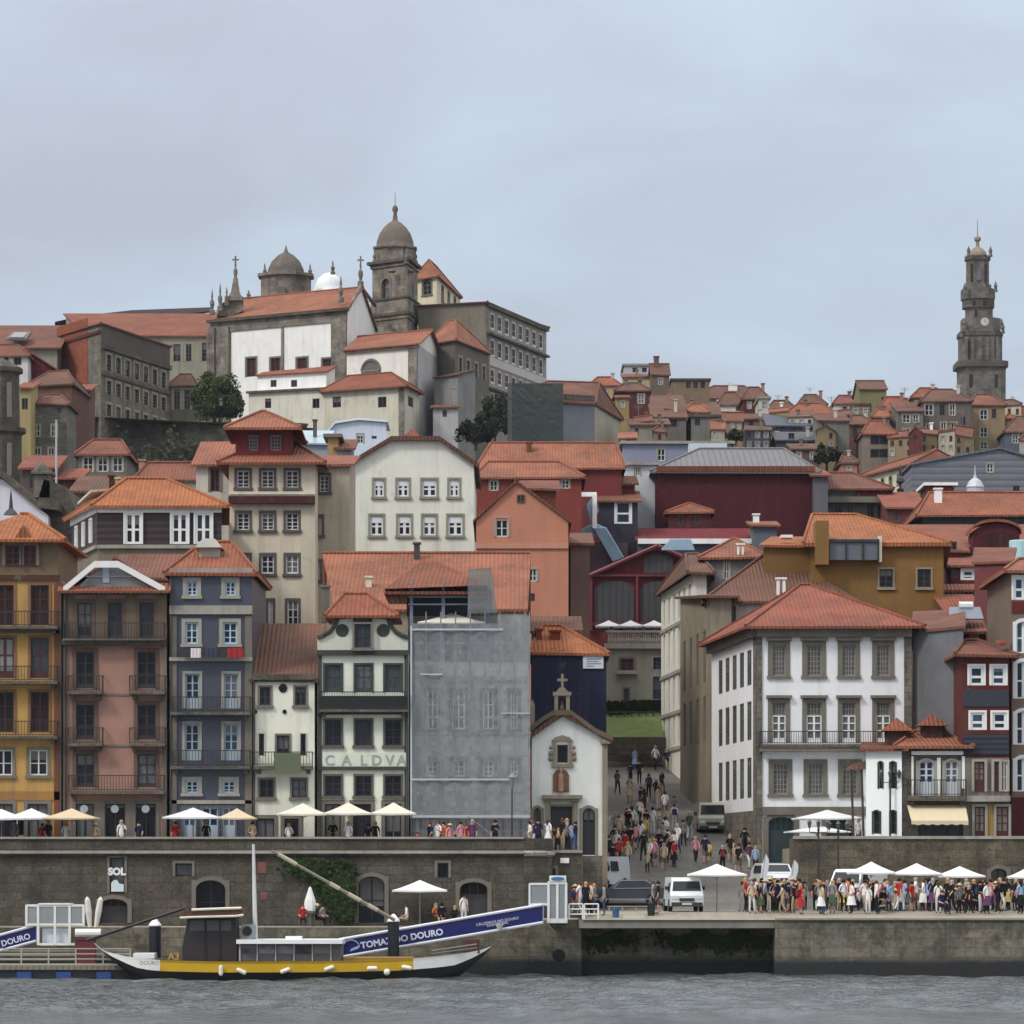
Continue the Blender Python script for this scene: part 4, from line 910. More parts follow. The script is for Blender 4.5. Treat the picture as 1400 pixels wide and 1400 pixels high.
b = Bld("house", "tall cream house crowned by a maroon attic dormer with orange roofs", (313, 431, 262, 14), 632, plaster((206, 196, 176), .35))
X = [(321, 344), (354, 378), (387, 412)]
style("cs", out=1, sur=.16, smat=plaster((92, 86, 84), .3), fmat=paint((200, 196, 196)), glass="dark", cols=2, rows=4, rec=.2)
style("csb", out=1, sur=.16, smat=plaster((92, 86, 84), .3), fmat=paint((206, 202, 200)), glass="dark", cols=2, rows=3, rec=.14, door=.1)
b.row(X, 640, 669, "cs"); b.row(X, 697, 727, "cs"); b.row(X, 755, 787, "csb"); b.row([(363, 377), (390, 411)], 817, 860, "csb")
b.band(679, 689, plaster((70, 38, 36)), pr=.5); b.band(672, 676, CREAM, pr=.08); b.trim(411, 431, 690, 862, plaster((196, 186, 168), .3), pr=.05)
b.roof("hip", 606, RTR, r0=.3, r1=.7, over=.7)
q = Sub(b.root, ((322, 264), (398, 264), (405, 272), (330, 272)), 585, plaster((96, 34, 36), .3), "attic", ybm=622)
style("cd", sur=.1, smat=plaster((70, 40, 40)), fmat=paint((110, 100, 100)), glass="dark", cols=3, rows=4, sill=0, rec=.1)
q.row([(340, 353), (370, 384)], 594, 616, "cd"); q.roof("hip", 563, RTR, r0=.4, r1=.5, over=.7); q.finish(); b.finish()
H("narrow cream wing with brown eaves adjoining the tall maroon topped house", (431, 478, 266, 10), 636, plaster((176, 168, 148), .5), "shed", 622, [(434, 453, 646, 675, "cs"), (432, 444, 704, 734, "cs"), (431, 441, 765, 795, "cs")])
H("small house with lean-to tiled roof and red shutters left of the tall cream house", (268, 313, 272, 8), 636, PL(196, 190, 180), "shed", 603, [(288, 300, 642, 672, "maroon")], rm=RTR)
b = Bld("house", "pale cream gabled house with two rows of four white windows", (479, 648, 285, 16), 634, plaster((224, 225, 214), .3))
style("pale", out=1, sur=.14, smat=plaster((140, 138, 122), .3), fmat=paint((215, 218, 222)), glass="dark", cols=2, rows=2, fr=.12, bar=.12, rec=.14, shut=.38)
b.row([(508, 528), (540, 562), (574, 600), (611, 631)], 652, 681, "pale"); b.row([(503, 527), (541, 565), (575, 599), (610, 635)], 701, 734, "pale")
zt_ = PZ(600, 285); m = M(); br_ = plaster((92, 52, 44), .4)
g_ = [(479, 634), (535, 602), (601, 602), (648, 634)]; YY = 285
b.tops.face([P(x, y, YY) for x, y in g_]); 
for p, q2 in zip([(472, 640)] + g_[1:3], g_[1:3] + [(655, 640)]): m.prism([P(p[0], p[1], YY - .4), P(q2[0], q2[1], YY - .4), P(q2[0], q2[1] - 6, YY - .4), P(p[0], p[1] - 6, YY - .4)], (0, 16.8, 0))
part("roof", m, RTD, b.root)
m = M().box(PX(536, YY), PX(600, YY), YY + 2, YY + 8, PZ(602, YY), PZ(592, YY)); m.lathe(P(561, 594, YY) + Vector((0, 5, 0)), [(1.3, 0), (.1, .9)], 4); part("roof_lantern", m, RTR, b.root); b.finish()

b = Bld("house", "salmon pink gabled house with one small attic window below its peak", (651, 777, 262, 15), 712, plaster((186, 128, 104), .3))
b.win(677, 695, 709, 734, "tinyw"); b.win(723, 734, 777, 795, "tinyw"); b.win(723, 731, 811, 822, "tiny"); b.win(707, 717, 676, 687, "tiny", hole=False)
b.band(743, 750, plaster((190, 140, 116), .3), pr=.12); b.roof("gable", 656, RTR, axis="y", over=.2, v=.44); b.finish()
H("brown grey party wall house between the salmon house and the iron market hall", (780, 806, 268, 9), 742, PL(112, 92, 84, d=.7), "shed", 728)
H("low tiled outbuilding at the foot of the salmon house", (727, 790, 250, 6), 862, PL(160, 155, 150), "shed", 842, rm=RTD)

# ------------------------------------------------------------------ middle
H("low red house with broad double orange roof behind the salmon house", (652, 795, 320, 9), 652, PL(128, 62, 54), "hip", 632, [(670, 680, 657, 671), (768, 778, 655, 668)], r0=.1, r1=.8)
H("long brick red house with pale ridge under the netted building", (655, 850, 335, 10), 640, PL(112, 50, 50), "hip", 606, r0=.08, r1=.97, chim=((720, 727, 606, 618, RTR),))
H("dark maroon block with orange lean-to roof beside the white stair tower", (806, 868, 336, 6), 662, PL(104, 48, 48), "shed", 650)
H("small dark house with white framed door and orange roof above the market hall", (820, 872, 332.5, 5), 684, plaster((52, 50, 62), .3), "shed", 671, [(842, 862, 686, 716, "wsash")])
H("grey white stair tower left of the big maroon wall", (853, 896, 345, 6), 636, PL(200, 206, 212, d=.2), "flat", rm=GRL, wins=[(868, 875, 640, 650)])
H("low red dormer house on the roof behind the salmon gable", (716, 760, 300, 5), 668, PL(110, 52, 44), "shed", 656)
b = H("long lilac grey wall building with one dark window and flat roof", (852, 1000, 372, 8), 607, PL(134, 138, 158, d=.2), "flat", rm=GRL, wins=[(899, 909, 614, 630)], name="building", cat="building")
m = M().box(PX(942, 366), PX(994, 366), 366, 368, PZ(618, 366), PZ(606, 366)); part("skylight", m, paint((190, 200, 210)), b.root)
b = Bld("warehouse", "large windowless maroon warehouse with grey metal roof and tiled eaves", (897, 1114, 342, 17), 645, plaster((72, 28, 36), .12, name="maroon render"), "warehouse")
b.roof("hip", 614, boards((104, 104, 106), .5, name="metal roofing"), r0=.3, r1=.85, over=.5); b.band(638, 645.5, RTR, pr=.55, name="eave_tiles"); m = M().lathe(P(1005, 642, 346), [(.9, 0), (.5, .5), (.05, .7)], 8); part("roof_vent", m, WHITE, b.root); b.finish()
H("small maroon hut with peaked orange roof in front of the maroon warehouse", (914, 972, 338, 3), 700, PL(88, 40, 44), "hip", 689, [(925, 933, 704, 716, "tiny"), (950, 958, 704, 716, "tiny")], r0=.45, r1=.55, over=.3)
b = Bld("house", "flat maroon roofed range with white edge framing below the warehouse", (872, 1036, 331, 6), 738, PL(90, 92, 104, d=.3)); b.roof("shed", 722, plaster((104, 40, 46)), over=.2); b.band(737, 744, WHITE, pr=.5); m = M().box(PX(1030, 330), PX(1037, 330), 329.8, 330, PZ(756, 330), PZ(722, 330)); part("post", m, WHITE, b.root); b.finish()
H("grey plant room with white capped flue left of the mustard building", (1030, 1062, 328, 5), 718, PL(100, 106, 116), "shed", 712, chim=((1030, 1038, 704, 720, WHITE),))
b = Bld("building", "building with pale blue glass skylights beside the market hall", (766, 858, 331, 8), 742, PL(84, 70, 80), "building"); b.finish()
for pts in ([(764, 740), (812, 716), (826, 722), (800, 742)], [(812, 722), (828, 722), (852, 762), (838, 768)], [(764, 676), (784, 672), (790, 700), (775, 706)], [(802, 690), (812, 676), (818, 700), (808, 715)]):
    m = M().prism([P(x, y, 330 + (i > 1) * .4) for i, (x, y) in enumerate(pts)], (.05, .25, .1)); part("skylight", m, paint((140, 168, 186), .2, name="blue glass"), b.root)
m = M().box(PX(810, 330), PX(816, 330), 330, 330.4, PZ(722, 330), PZ(676, 330)).box(PX(765, 330), PX(816, 330), 330.5, 331, PZ(678, 330), PZ(672, 330)); part("white_frame", m, WHITE, b.root)
m = M().prism([P(905, 752, 308), P(918, 738, 308), P(945, 738, 308), P(950, 752, 308)], (0, 1.5, .2)); 
solo("skylight", m, paint((140, 168, 186), .2, name="blue glass"), "pale blue glass skylight rising just right of the market hall peak", "skylight", P(928, 745, 308))

# iron market hall
b = Bld("market_hall", "dark red iron market hall with arched glazing and low pediment", (807, 990, 313, 14), 786, plaster((92, 32, 38), .2, name="red iron"), "market hall")
ri = paint((104, 34, 42), .5, name="dark red iron"); gl = boards((62, 62, 66), .5, name="louvred glazing")
b.roof("gable", 748, boards((70, 40, 46), .5, name="metal roofing"), axis="y", over=.4)
def arch_panel(root, xc, hw, y0, y1, Y, mat, name, dep=.06, k=10):
    pts = [P(xc - hw, y1, Y), P(xc + hw, y1, Y)] + [P(xc + hw * math.cos(math.pi * i / k), y0 + hw * .45 - hw * .45 * math.sin(math.pi * i / k), Y) for i in range(k + 1)]
    return part(name, M().prism(pts, (0, dep, 0)), mat, root)
for xc in (840, 903, 962): arch_panel(b.root, xc, 27, 794, 852, 312.92, gl, "glazing")
arch_panel(b.root, 900, 20, 758, 784, 312.92, gl, "glazing")
m = M()
for x in (808, 871, 934): m.box(PX(x - 1.6, 312.7), PX(x + 1.6, 312.7), 312.6, 313, PZ(862, 312.7), PZ(786, 312.7))
m.box(PX(807, 312.7), PX(990, 312.7), 312.7, 313, PZ(788, 312.7), PZ(785, 312.7)).box(PX(807, 312.7), PX(990, 312.7), 312.7, 313, PZ(855, 312.7), PZ(851, 312.7)); part("iron_frame", m, ri, b.root)
m = M()
for p, q in (((806, 787), (899, 746)), ((899, 746), (990, 787))): m.tube(P(*p, 312.5), P(*q, 312.5), .16)
part("pediment_trim", m, ri, b.root); b.finish()
b = Bld("building", "pale stone building with balustrade terrace below the iron market hall", (826, 930, 306, 6), 884, plaster((158, 156, 142), .6), "building")
style("tallblue", sur=.14, smat=GRL, fmat=paint((60, 66, 80)), glass="blue", cols=2, rows=3, sill=0)
b.row([(893, 904)], 898, 915, "tallblue"); b.row([(893, 905)], 925, 956, "tallblue"); b.win(851, 862, 940, 968, "deep"); b.win(848, 866, 900, 917, "maroon"); b.band(880, 887, GRL, pr=.4); b.band(917, 922, GRL, 843, 870, pr=.6, name="balcony")
m = M()
for k in range(26): m.lathe(P(832 + 3 * k, 880, 305.9), [(.05, 0), (.1, .25), (.05, .5), (.08, .9)], 6)
m.box(PX(828, 305.9), PX(915, 305.9), 305.75, 306.05, PZ(865, 306), PZ(862, 306)); part("balustrade", m, GRL, b.root); b.finish()

# ------------------------------------------------------------------ far left
b = Bld("church", "grey church with broad white gable wall and dark stone coping at the left edge", ((-60, 262), (66, 262), (100, 285), (-40, 285)), 705, plaster((206, 208, 218), .2), "church")
b.tops.face([P(-60, 705, 262), P(66, 705, 262), P(4, 656, 262), P(-60, 640, 262)])
m = M()
for p, q in (((-60, 640), (2, 652)), ((2, 652), (52, 694)), ((52, 694), (80, 697))): m.prism([P(p[0], p[1], 261.6), P(q[0], q[1], 261.6), P(q[0], q[1] - 10, 261.6), P(p[0], p[1] - 10, 261.6)], (0, 8, 0))
part("coping", m, GR2, b.root); m = M().prism([P(50, 690, 264), P(100, 755, 264), P(104, 700, 264), P(88, 664, 264), (PX(60, 264), 264, PZ(655, 264))], (0, 10, 0)); part("buttress_roof", m, GR2, b.root)
m = M().box(PX(46, 264), PX(68, 264), 264, 266, PZ(680, 264), PZ(646, 264)).box(PX(43, 264), PX(71, 264), 263.8, 266.2, PZ(648, 264), PZ(643, 264)); m.lathe(P(57, 643, 265), [(.55, 0), (.4, .3), (.05, .6)], 8); part("bell_turret", m, GR, b.root)
m = M().lathe(P(15, 704, 259), [(.5, 0), (.35, .2), (.14, .4), (.1, .9), (.02, 1.6)], 8); part("pinnacle", m, paint((50, 40, 44)), b.root); b.finish()
t = thing("bell_tower", "round topped dark granite church tower at the far left edge", "tower", (PX(2, 330), 330, 16))
m = M(); c_ = P(-2, 660, 333); m.lathe((c_.x, 333, 15), [(1.9, 0), (1.9, PZ(595, 333) - 15), (2.25, PZ(592, 333) - 15), (2.25, PZ(586, 333) - 15), (1.75, PZ(585, 333) - 15), (1.7, PZ(512, 333) - 15), (2.0, PZ(510, 333) - 15), (2.0, PZ(504, 333) - 15), (1.3, PZ(497, 333) - 15), (.3, PZ(490, 333) - 15)], 12); part("shaft", m, GR2, t)
m = M()
for y0, y1 in ((605, 650), (522, 570)): part("belfry_opening", M().box(c_.x + .9, c_.x + 1.3, 331.1, 331.4, PZ(y1, 331), PZ(y0, 331)), pane_mat("dark"), t)
H("stone terraced house with small windows behind the left edge church tower", (40, 92, 400, 8), 552, GR, "hip", 540, [(46, 55, 580, 597), (70, 78, 580, 597), (78, 84, 556, 565, "tiny"), (47, 56, 612, 630), (66, 74, 612, 630)])
H("thin yellow sided house with laundry balcony near the left edge", (27, 42, 396, 6), 530, PL(168, 150, 104), "shed", 522, [(30, 38, 545, 560, "tiny")])
H("dark lower house front between the church gable and the pole", (30, 75, 300, 6), 640, PL(86, 74, 70), "shed", 622, [(40, 48, 650, 668, "tiny")])
H("dark maroon fronted low house under the retaining wall", (76, 108, 300, 6), 652, PL(84, 40, 44), "shed", 640)
H("stone house with red roof, dormer and three paired white windows below the retaining wall", (107, 173, 330, 8), 622, PL(112, 104, 94), "hip", 602, [(114, 127, 625, 645), (134, 147, 625, 645), (154, 168, 625, 645)], rm=RTR, r0=.2, r1=.8)
H("small white gabled house among red roofs left of the maroon attic", (196, 232, 312, 6), 648, PL(200, 196, 186), "gable", 630, rm=RTR, axis="y")
H("long low house with red tiled roof and pale gutter below the retaining wall", (188, 272, 300, 7), 657, PL(196, 190, 180), "hip", 633, rm=RTR, r0=.1, r1=.9, chim=((190, 198, 630, 650, PL(170, 130, 110)),))
H("grey shed roofed house in front of the three windowed stone house", (100, 186, 290, 7), 672, PL(104, 98, 92), "shed", 650, rm=RTD)
H("white house with red roof edge at the left horizon", (-30, 38, 425, 8), 487, PL(206, 204, 200, d=.3), "hip", 472, [(19, 29, 488, 499, "tiny"), (5, 12, 488, 499, "tiny")])
H("maroon gable sided house below the skylit orange roof", (38, 72, 428, 8), 503, PL(88, 34, 42), "gable", 478, axis="y", v=.1)
H("brown brick house with long shallow tiled roof under the brick facade", ((38, 420), (98, 418), (122, 430), (60, 434)), 528, stone((112, 76, 66), .4, .2), "hip", 508, [(102 - 60, 50, 534, 545, "tiny")], rm=RTD)
H("maroon and grey row house beside the retaining wall end", (88, 122, 432, 6), 532, PL(104, 72, 68), "shed", 525, [(92, 97, 538, 552, "tiny"), (104, 109, 538, 552, "tiny"), (113, 118, 538, 552, "tiny")])
b = H("broad orange roofed house with large skylight at the left horizon", (-60, 78, 455, 12), 476, PL(150, 145, 130), "shed", 444, rm=RTR, over=.5)
m = M().prism([P(8, 466, 455), P(36, 466, 455), P(43, 457, 459), P(18, 457, 459)], (0, 0, .3)); part("skylight", m, GRT, b.root); part("pane", M().prism([P(13, 465, 454.9), P(32, 465, 454.9), P(38, 458.5, 458.5), P(20, 458.5, 458.5)], (0, 0, .34)), pane_mat("dark"), b.root)

# bishop's house with long oblique granite front
b = Bld("palace", "long granite palace front with rows of windows and a brick red end wall", ((76, 462), (138, 450), (232, 470), (165, 486)), 0, GR, "palace", ze=PZ(441, 450))
style("pal", sur=.28, smat=plaster((152, 145, 126), .6), fmat=paint((84, 82, 78)), glass="dark", cols=2, rows=4, sill=0)
b.grid(1, 7, .9, .6, 1.4, [(482, 504), (517, 536), (550, 566)], "pal"); sideband(b, 1, PZ(476, 450), PZ(470, 450), GR2, .3); sideband(b, 1, PZ(512, 450), PZ(508, 450), GR2, .2); sideband(b, 1, PZ(470, 450), PZ(442, 450), plaster((92, 86, 80), .9), .04, name="attic_wall")
b.band(441, 560, stone((150, 84, 62), .3, .15, .3), 78, 120, pr=.05, name="brick_wall"); b.band(470, 474, plaster((84, 46, 38)), pr=.2)
b.roof("hip", 0, RTR, zr=b.ze + 1.0, over=.4, axis="y", r0=.3, r1=.8); b.finish()
b = H("long orange roofed wing with grey ridge linking the palace to the church", ((120, 500), (290, 500), (300, 520), (90, 520)), 459, plaster((150, 148, 134), .6), "shed", 428, [(237, 247, 470, 494, "pal"), (254, 262, 470, 494, "pal"), (276, 287, 468, 494, "pal")], rm=RTR, name="building", cat="building")
m = M().prism([P(75, 440, 519), P(110, 432, 521), P(180, 424, 521), P(288, 420, 521), P(288, 425, 521), P(75, 450, 521)], (0, 1.5, 0)); part("ridge_wall", m, plaster((96, 92, 96)), b.root)
b = H("small stone chapel annex with brown roof behind the round tree", (232, 268, 470, 8), 527, PL(110, 104, 92, d=.8), "hip", 512, [(238, 246, 532, 560, "pal"), (252, 260, 532, 560, "pal")], rm=RTD)

# retaining wall and plaza
m = M(); q = [(40, 446), (92, 455), (340, 458), (420, 462)]
for (xa, ya), (xb, yb) in zip(q, q[1:]):
    a, c2 = Vector((PX(xa, ya), ya, 0)), Vector((PX(xb, yb), yb, 0)); d = (c2 - a); L = d.length; d /= L
    m.obox(a, d, 0, L, -1.5, 0, 38, PZ(577, ya)); m.obox(a, d, 0, L, -.3, .25, PZ(577, ya), PZ(574, ya))
solo("retaining_wall", m, stone((112, 108, 98), .8, .4, .95), "high dark retaining wall holding up the palace square", "wall", (PX(200, 455), 455, 38))
m = M().face([(PX(40, 447), 447, PZ(576, 455)), (PX(430, 463), 462, PZ(576, 455)), (PX(430, 480), 500, PZ(576, 455)), (PX(40, 480), 500, PZ(576, 455))]); structure("plaza", m, plaster((120, 116, 108)))
m = M(); rr = random.Random(31)
for k in range(2400):
    x = rr.uniform(84, 345); g_ = math.sin(x * .07) * 10 + math.sin(x * .21) * 6; y = rr.gauss(622 + g_, 10)
    if y < 579: continue
    p = P(x, y, 453.2 + rr.uniform(-.8, .6) + (x - 200) * .012); s2 = rr.uniform(.12, .26); a = rr.uniform(0, 6.28); v = Vector((math.cos(a), -.3, math.sin(a))) * s2; u = Vector((-math.sin(a), -.3, math.cos(a))) * s2
    m.face([p - v, p - u, p + v, p + u])
solo("ivy", m, leaves((66, 70, 56)), "grey green ivy covering the lower part of the high retaining wall", "ivy", P(200, 612, 452))
t = thing("pole", "tall thin pale pole standing below the retaining wall", "pole", P(77, 700, 295)); part("shaft", M().tube(P(77, 700, 295), P(77, 574, 295), .1, .07), paint((170, 172, 172)), t)

# ------------------------------------------------------------------ hilltop church
nv = Bld("church", "hilltop baroque church with white nave, granite bell tower and domes", ((288, 491), (474, 480), (513, 500), (333, 511)), 0, plaster((232, 232, 228), .25), "church", ze=PZ(421, 480))
style("nave", sur=.22, smat=GRT, fmat=paint((78, 34, 36)), glass="maroon", rows=3, cols=2, sill=0)
nv.row([(337, 350), (370, 383), (406, 420), (441, 455)], 490, 515, "nave")
Gc = stone((136, 130, 119), 1.3, .6, .75, .8, name="church granite")
A0, d0, L0 = nv.fr(0); zt = nv.ze
def nb(x0, x1, z0, z1, pr, mat=Gc, name="pilaster"):
    u0, u1 = nv.upx(0, x0), nv.upx(0, x1); return part(name, M().obox(A0, d0, u0, u1, -.02, pr, z0, z1), mat, nv.root)
nb(288.5, 475, zt - 1.55, zt - .35, .15, Gc, "entablature"); nb(286, 477, zt - .35, zt, .6, GR2, "cornice"); nb(454, 474.5, nv.zb, zt - 1.55, .25); nb(385, 388.5, nv.zb, zt - 1.55, .12); nb(288, 316, nv.zb, zt - 1.55, .2); nb(286, 296, nv.zb, zt - 1.0, .5); nb(304, 315, nv.zb, zt - 1.0, .4)
nv.roof("gable", 0, RTR, zr=PZ(393, 490), over=.35); nv.finish()
r = nv.root
m = M(); a, c2 = P(475, 424, 479.6), P(513, 418, 500); ap = P(493, 391, 490)
for p, q in ((a, ap), (ap, c2)): m.tube(p, q, .22)
part("gable_coping", m, Gc, r)
def pinn(x, y0, y1, Y, w=.32, cross=False):
    z0, z1 = PZ(y1, Y), PZ(y0, Y); h = z1 - z0; m = M()
    m.lathe((PX(x, Y), Y, z0), [(w * 1.1, 0), (w * 1.1, h * .16), (w * .5, h * .2), (w * .9, h * .4), (w * .8, h * .5), (w * .3, h * .58), (w * .42, h * .7), (.03, h * (.96 if not cross else .7))], 8)
    if cross:
        X = PX(x, Y); m.box(X - .1, X + .1, Y - .06, Y + .06, z0 + h * .6, z1); m.box(X - .42, X + .42, Y - .05, Y + .05, z0 + h * .84, z0 + h * .89)
    return part("pinnacle", m, Gc, r)
for x, y0, y1 in ((290, 394, 430), (301, 386, 425), (310, 392, 418), (340, 396, 408)): pinn(x, y0, y1, 490)
m = M().lathe((PX(322, 491), 491, PZ(412, 491)), [(1.3, 0), (1.1, .5), (.7, 1.1), (.5, 2.0), (.32, 2.8)], 4); part("pediment_top", m, Gc, r); pinn(322, 350, 388, 491, .3, True)
m = M().prism([P(296, 432, 490.5), P(304, 414, 490.5), P(316, 408, 490.5), P(332, 405, 490.5), P(332, 425, 490.5), P(316, 432, 490.5)], (0, 1, 0)); part("pediment", m, Gc, r)
pinn(493, 350, 392, 490, .35, True); pinn(466, 376, 413, 481, .36); pinn(455, 355, 375, 510, .3)
# crossing dome, white dome
Yd = 508; X = PX(391, Yd); s_ = Yd / F
m = M().lathe((X, Yd, PZ(412, Yd)), [(3.3, 0), (3.3, (412 - 381) * s_), (3.7, (412 - 380) * s_), (3.7, (412 - 376) * s_), (2.6, (412 - 375) * s_)], 8); dr = part("drum", m, Gc, r)
m = M().lathe((X, Yd, PZ(378, Yd)), [(2.3, 0), (2.25, .8), (1.8, 1.8), (1.0, 2.6), (.3, 3.0), (.15, 3.4), (.03, 3.9)], 16); part("dome", m, plaster((104, 98, 90), .8), r, dr, smooth=True)
m = M().box(X - .9, X + .1, Yd - 3.4, Yd - 3.0, PZ(404, Yd - 3), PZ(393, Yd - 3)); part("drum_window", m, pane_mat("dark"), r, dr)
for x in (362, 424): pinn(x, 359, 379, Yd, .3)
m = M().lathe((PX(450, 512), 512, PZ(400, 512)), [(1.9, 0), (1.8, .8), (1.4, 1.7), (.7, 2.3), (.05, 2.5)], 16); part("white_dome", m, plaster((226, 230, 232), .1), r, smooth=True)
# bell tower
tw = Sub(r, ((509, 503), (557, 499), (571, 506), (524, 510)), 0, Gc, "tower_shaft", ze=PZ(361, 503)); 
style("belfry", sur=.25, smat=GRT, fmat=paint((40, 38, 36)), glass="dark", cols=1, rows=1, arch=.5, sill=0, rec=.5)
tw.win(522, 533, 381, 409, "belfry"); tw.grid(1, 1, .4, .4, .8, [(383, 409)], "belfry"); tw.finish()
def tband(y0, y1, pr, mat=Gc, nm="cornice"):
    m = M(); z0, z1 = PZ(y1, 503), PZ(y0, 503)
    for f in (0, 1, 3):
        a, d, L = tw.fr(f); m.obox(a, d, -pr, L + pr, -.02, pr, z0, z1)
    part(nm, m, mat, r)
tband(359, 363, .5, GR2); tband(410, 413, .3, GR2); tband(413, 440, .15); tband(431, 435, .35, GR2); tband(366, 368, .2)
cx_, cy_ = sum((p.x for p in tw.c)) / 4, sum((p.y for p in tw.c)) / 4; z0 = PZ(361, 503)
m = M().lathe((cx_, cy_, z0), [(2.7, 0), (2.65, 1.9), (2.9, 2.0), (2.9, 2.2), (2.2, 2.25)], 8); part("octagon", m, Gc, r)
m = M().lathe((cx_, cy_, z0 + 2.2), [(2.35, 0), (2.3, .7), (1.95, 1.7), (1.4, 2.5), (.75, 3.1), (.35, 3.3), (.3, 3.7), (.2, 4.3), (.38, 4.7), (.3, 5.1), (.05, 5.3)], 16); dm = part("dome", m, plaster((112, 104, 92), .7), r, smooth=True)
part("lightning_rod", M().tube((cx_, cy_, z0 + 7.2), (cx_, cy_, PZ(264, 505)), .05, .03), paint((110, 110, 112)), r)
for x, Y in ((512, 502.5), (556, 498.8), (568, 505)): pinn(x, 338, 360, Y, .28)
for x in (536, 562): m = M().lathe(P(x, 372, 499.6), [(.3, -.1), (.5, .1), (.3, .3)], 8); part("carved_ornament", m, GRT, r)
# side chapel with thermal window and bright gable end
sc_ = Sub(r, ((474, 474), (571, 468.5), (604, 484), (512, 490)), 0, plaster((226, 224, 216), .3), "side_chapel", ze=PZ(479, 474)); sc_.roof("gable", 0, RTR, zr=PZ(454, 478), over=.5)
a, d, L = sc_.fr(0); u = sc_.upx(0, 507); z0 = PZ(507, 472)
pts = [a + Vector((0, 0, z0)) + d * (u + 1.25 * math.cos(math.pi * i / 10)) + Vector((0, -.05, 1.25 * math.sin(math.pi * i / 10))) for i in range(11)]; part("thermal_window", M().prism(pts, (0, -.05, 0)), pane_mat("dark"), r)
m = M()
for p, q in zip(pts, pts[1:]): m.tube(p, q, .2)
m.tube(pts[0] + Vector((0, -.1, -.1)), pts[-1] + Vector((0, -.1, -.1)), .2); part("window_surround", m, GRT, r)
for f, u0, u1 in ((0, L - 1.2, L),): part("pilaster", M().obox(a, d, u0, u1, -.02, .2, sc_.zb, sc_.ze), Gc, r)
part("cornice", M().obox(a, d, -.2, L + .2, -.02, .3, sc_.ze - .4, sc_.ze), Gc, r); part("gable_wall", M().obox(*sc_.fr(1)[:2], .05, sc_.fr(1)[2] - .05, -.02, .03, sc_.zb, sc_.ze), plaster((176, 176, 176), .4), r)
sc_.win(582, 587, 509, 522, "tiny", f=1); sc_.win(576, 581, 528, 545, "tiny", f=1); sc_.win(594, 598, 530, 545, "tiny", f=1); sc_.finish()
sa = Sub(r, ((444, 465), (553, 460), (573, 467), (462, 474)), 0, plaster((204, 200, 182), .4), "sacristy", ze=PZ(535, 465)); sa.roof("hip", 0, RTR, zr=PZ(514, 468), r0=.2, r1=.75, over=.6)
sa.row([(455, 466), (517, 528)], 543, 557, "tiny"); sa.win(558, 565, 543, 556, "tiny", f=1); part("pilaster", M().obox(*sa.fr(0)[:2], sa.fr(0)[2] - .7, sa.fr(0)[2], 0, .12, sa.zb, sa.ze), Gc, r); sa.finish()
sb = Sub(r, ((340, 470), (446, 466), (456, 472), (352, 477)), 0, plaster((214, 212, 198), .35), "vestry", ze=PZ(537, 470)); sb.row([(362, 371), (427, 437)], 545, 558, "tiny"); sb.finish()
sd_ = Sub(r, ((352, 472), (446, 468), (458, 474), (362, 480)), 0, plaster((234, 234, 232), .2), "upper_vestry", ze=PZ(512, 471)); sd_.row([(370, 378), (398, 406)], 519, 529, "tiny"); sd_.roof("shed", 0, RTR, zr=PZ(505, 478), over=.3); sd_.finish()
part("eave_line", M().obox(*sb.fr(0)[:2], -.2, sb.fr(0)[2], 0, .35, PZ(537, 470) - .1, PZ(537, 470) + .15), GR2, r)

b = Bld("building", "cream lantern building with arched window and small orange roof right of the bell tower", ((566, 520), (597, 517), (629, 536), (600, 541)), 0, plaster((208, 200, 172), .3), "building", ze=PZ(379, 518))
style("bigarch", sur=.2, smat=GRT, fmat=paint((110, 104, 90)), glass="dark", cols=2, rows=3, arch=.45, sill=1)
b.win(578, 590, 383, 403, "bigarch"); b.grid(1, 3, 2, 2, 1.5, [(384, 405)], "bigarch"); b.roof("hip", 0, RTR, zr=PZ(356, 522), over=.5, axis="y", r0=.15, r1=.5); b.finish()
b = Bld("seminary", "huge grey seminary with long oblique front of tall white framed windows", ((572, 503), (664, 500), (747, 524), (655, 530)), 0, plaster((150, 147, 146), .5), "building", ze=PZ(413, 500))
b.roof("hip", 0, RTR, zr=b.ze + 1.3, over=.4, r0=.3, r1=.5)
style("sem", sur=.14, smat=GRL, fmat=paint((206, 202, 200)), glass="wood", cols=1, rows=2, sill=0, fr=.24, rec=.1)
a, d, L = b.fr(0); part("gable_wall", M().obox(a, d, -.02, L, -.02, .05, b.zb, b.ze), plaster((126, 118, 106), .7), b.root)
b.grid(1, 8, 1.4, .8, 1.8, [(424, 447), (459, 484), (500, 521), (533, 551)], "sem"); 
for y in (453, 528): sideband(b, 1, PZ(y + 3, 500), PZ(y, 500), GR2, .5)
sideband(b, 1, PZ(497, 500), PZ(486, 500), plaster((190, 184, 182), .3), .1, 1.4); sideband(b, 1, b.ze - .5, b.ze, GR2, .4); sideband(b, 1, b.zb, b.ze, Gc, .12, 0, 1.1, "pilaster"); b.finish()
b = Bld("convent", "dark stone convent block with hipped orange roof in front of the seminary", ((588, 482), (622, 478), (668, 490), (634, 496)), 0, plaster((112, 108, 98), .8), "building", ze=PZ(468, 480))
b.roof("hip", 0, RTR, zr=PZ(437, 487), over=.5, r0=.05, r1=.35); b.grid(1, 4, .5, .4, 1.1, [(486, 505)], "pal"); b.grid(1, 3, .5, .4, 1.0, [(530, 548)], "tinyw"); b.finish()
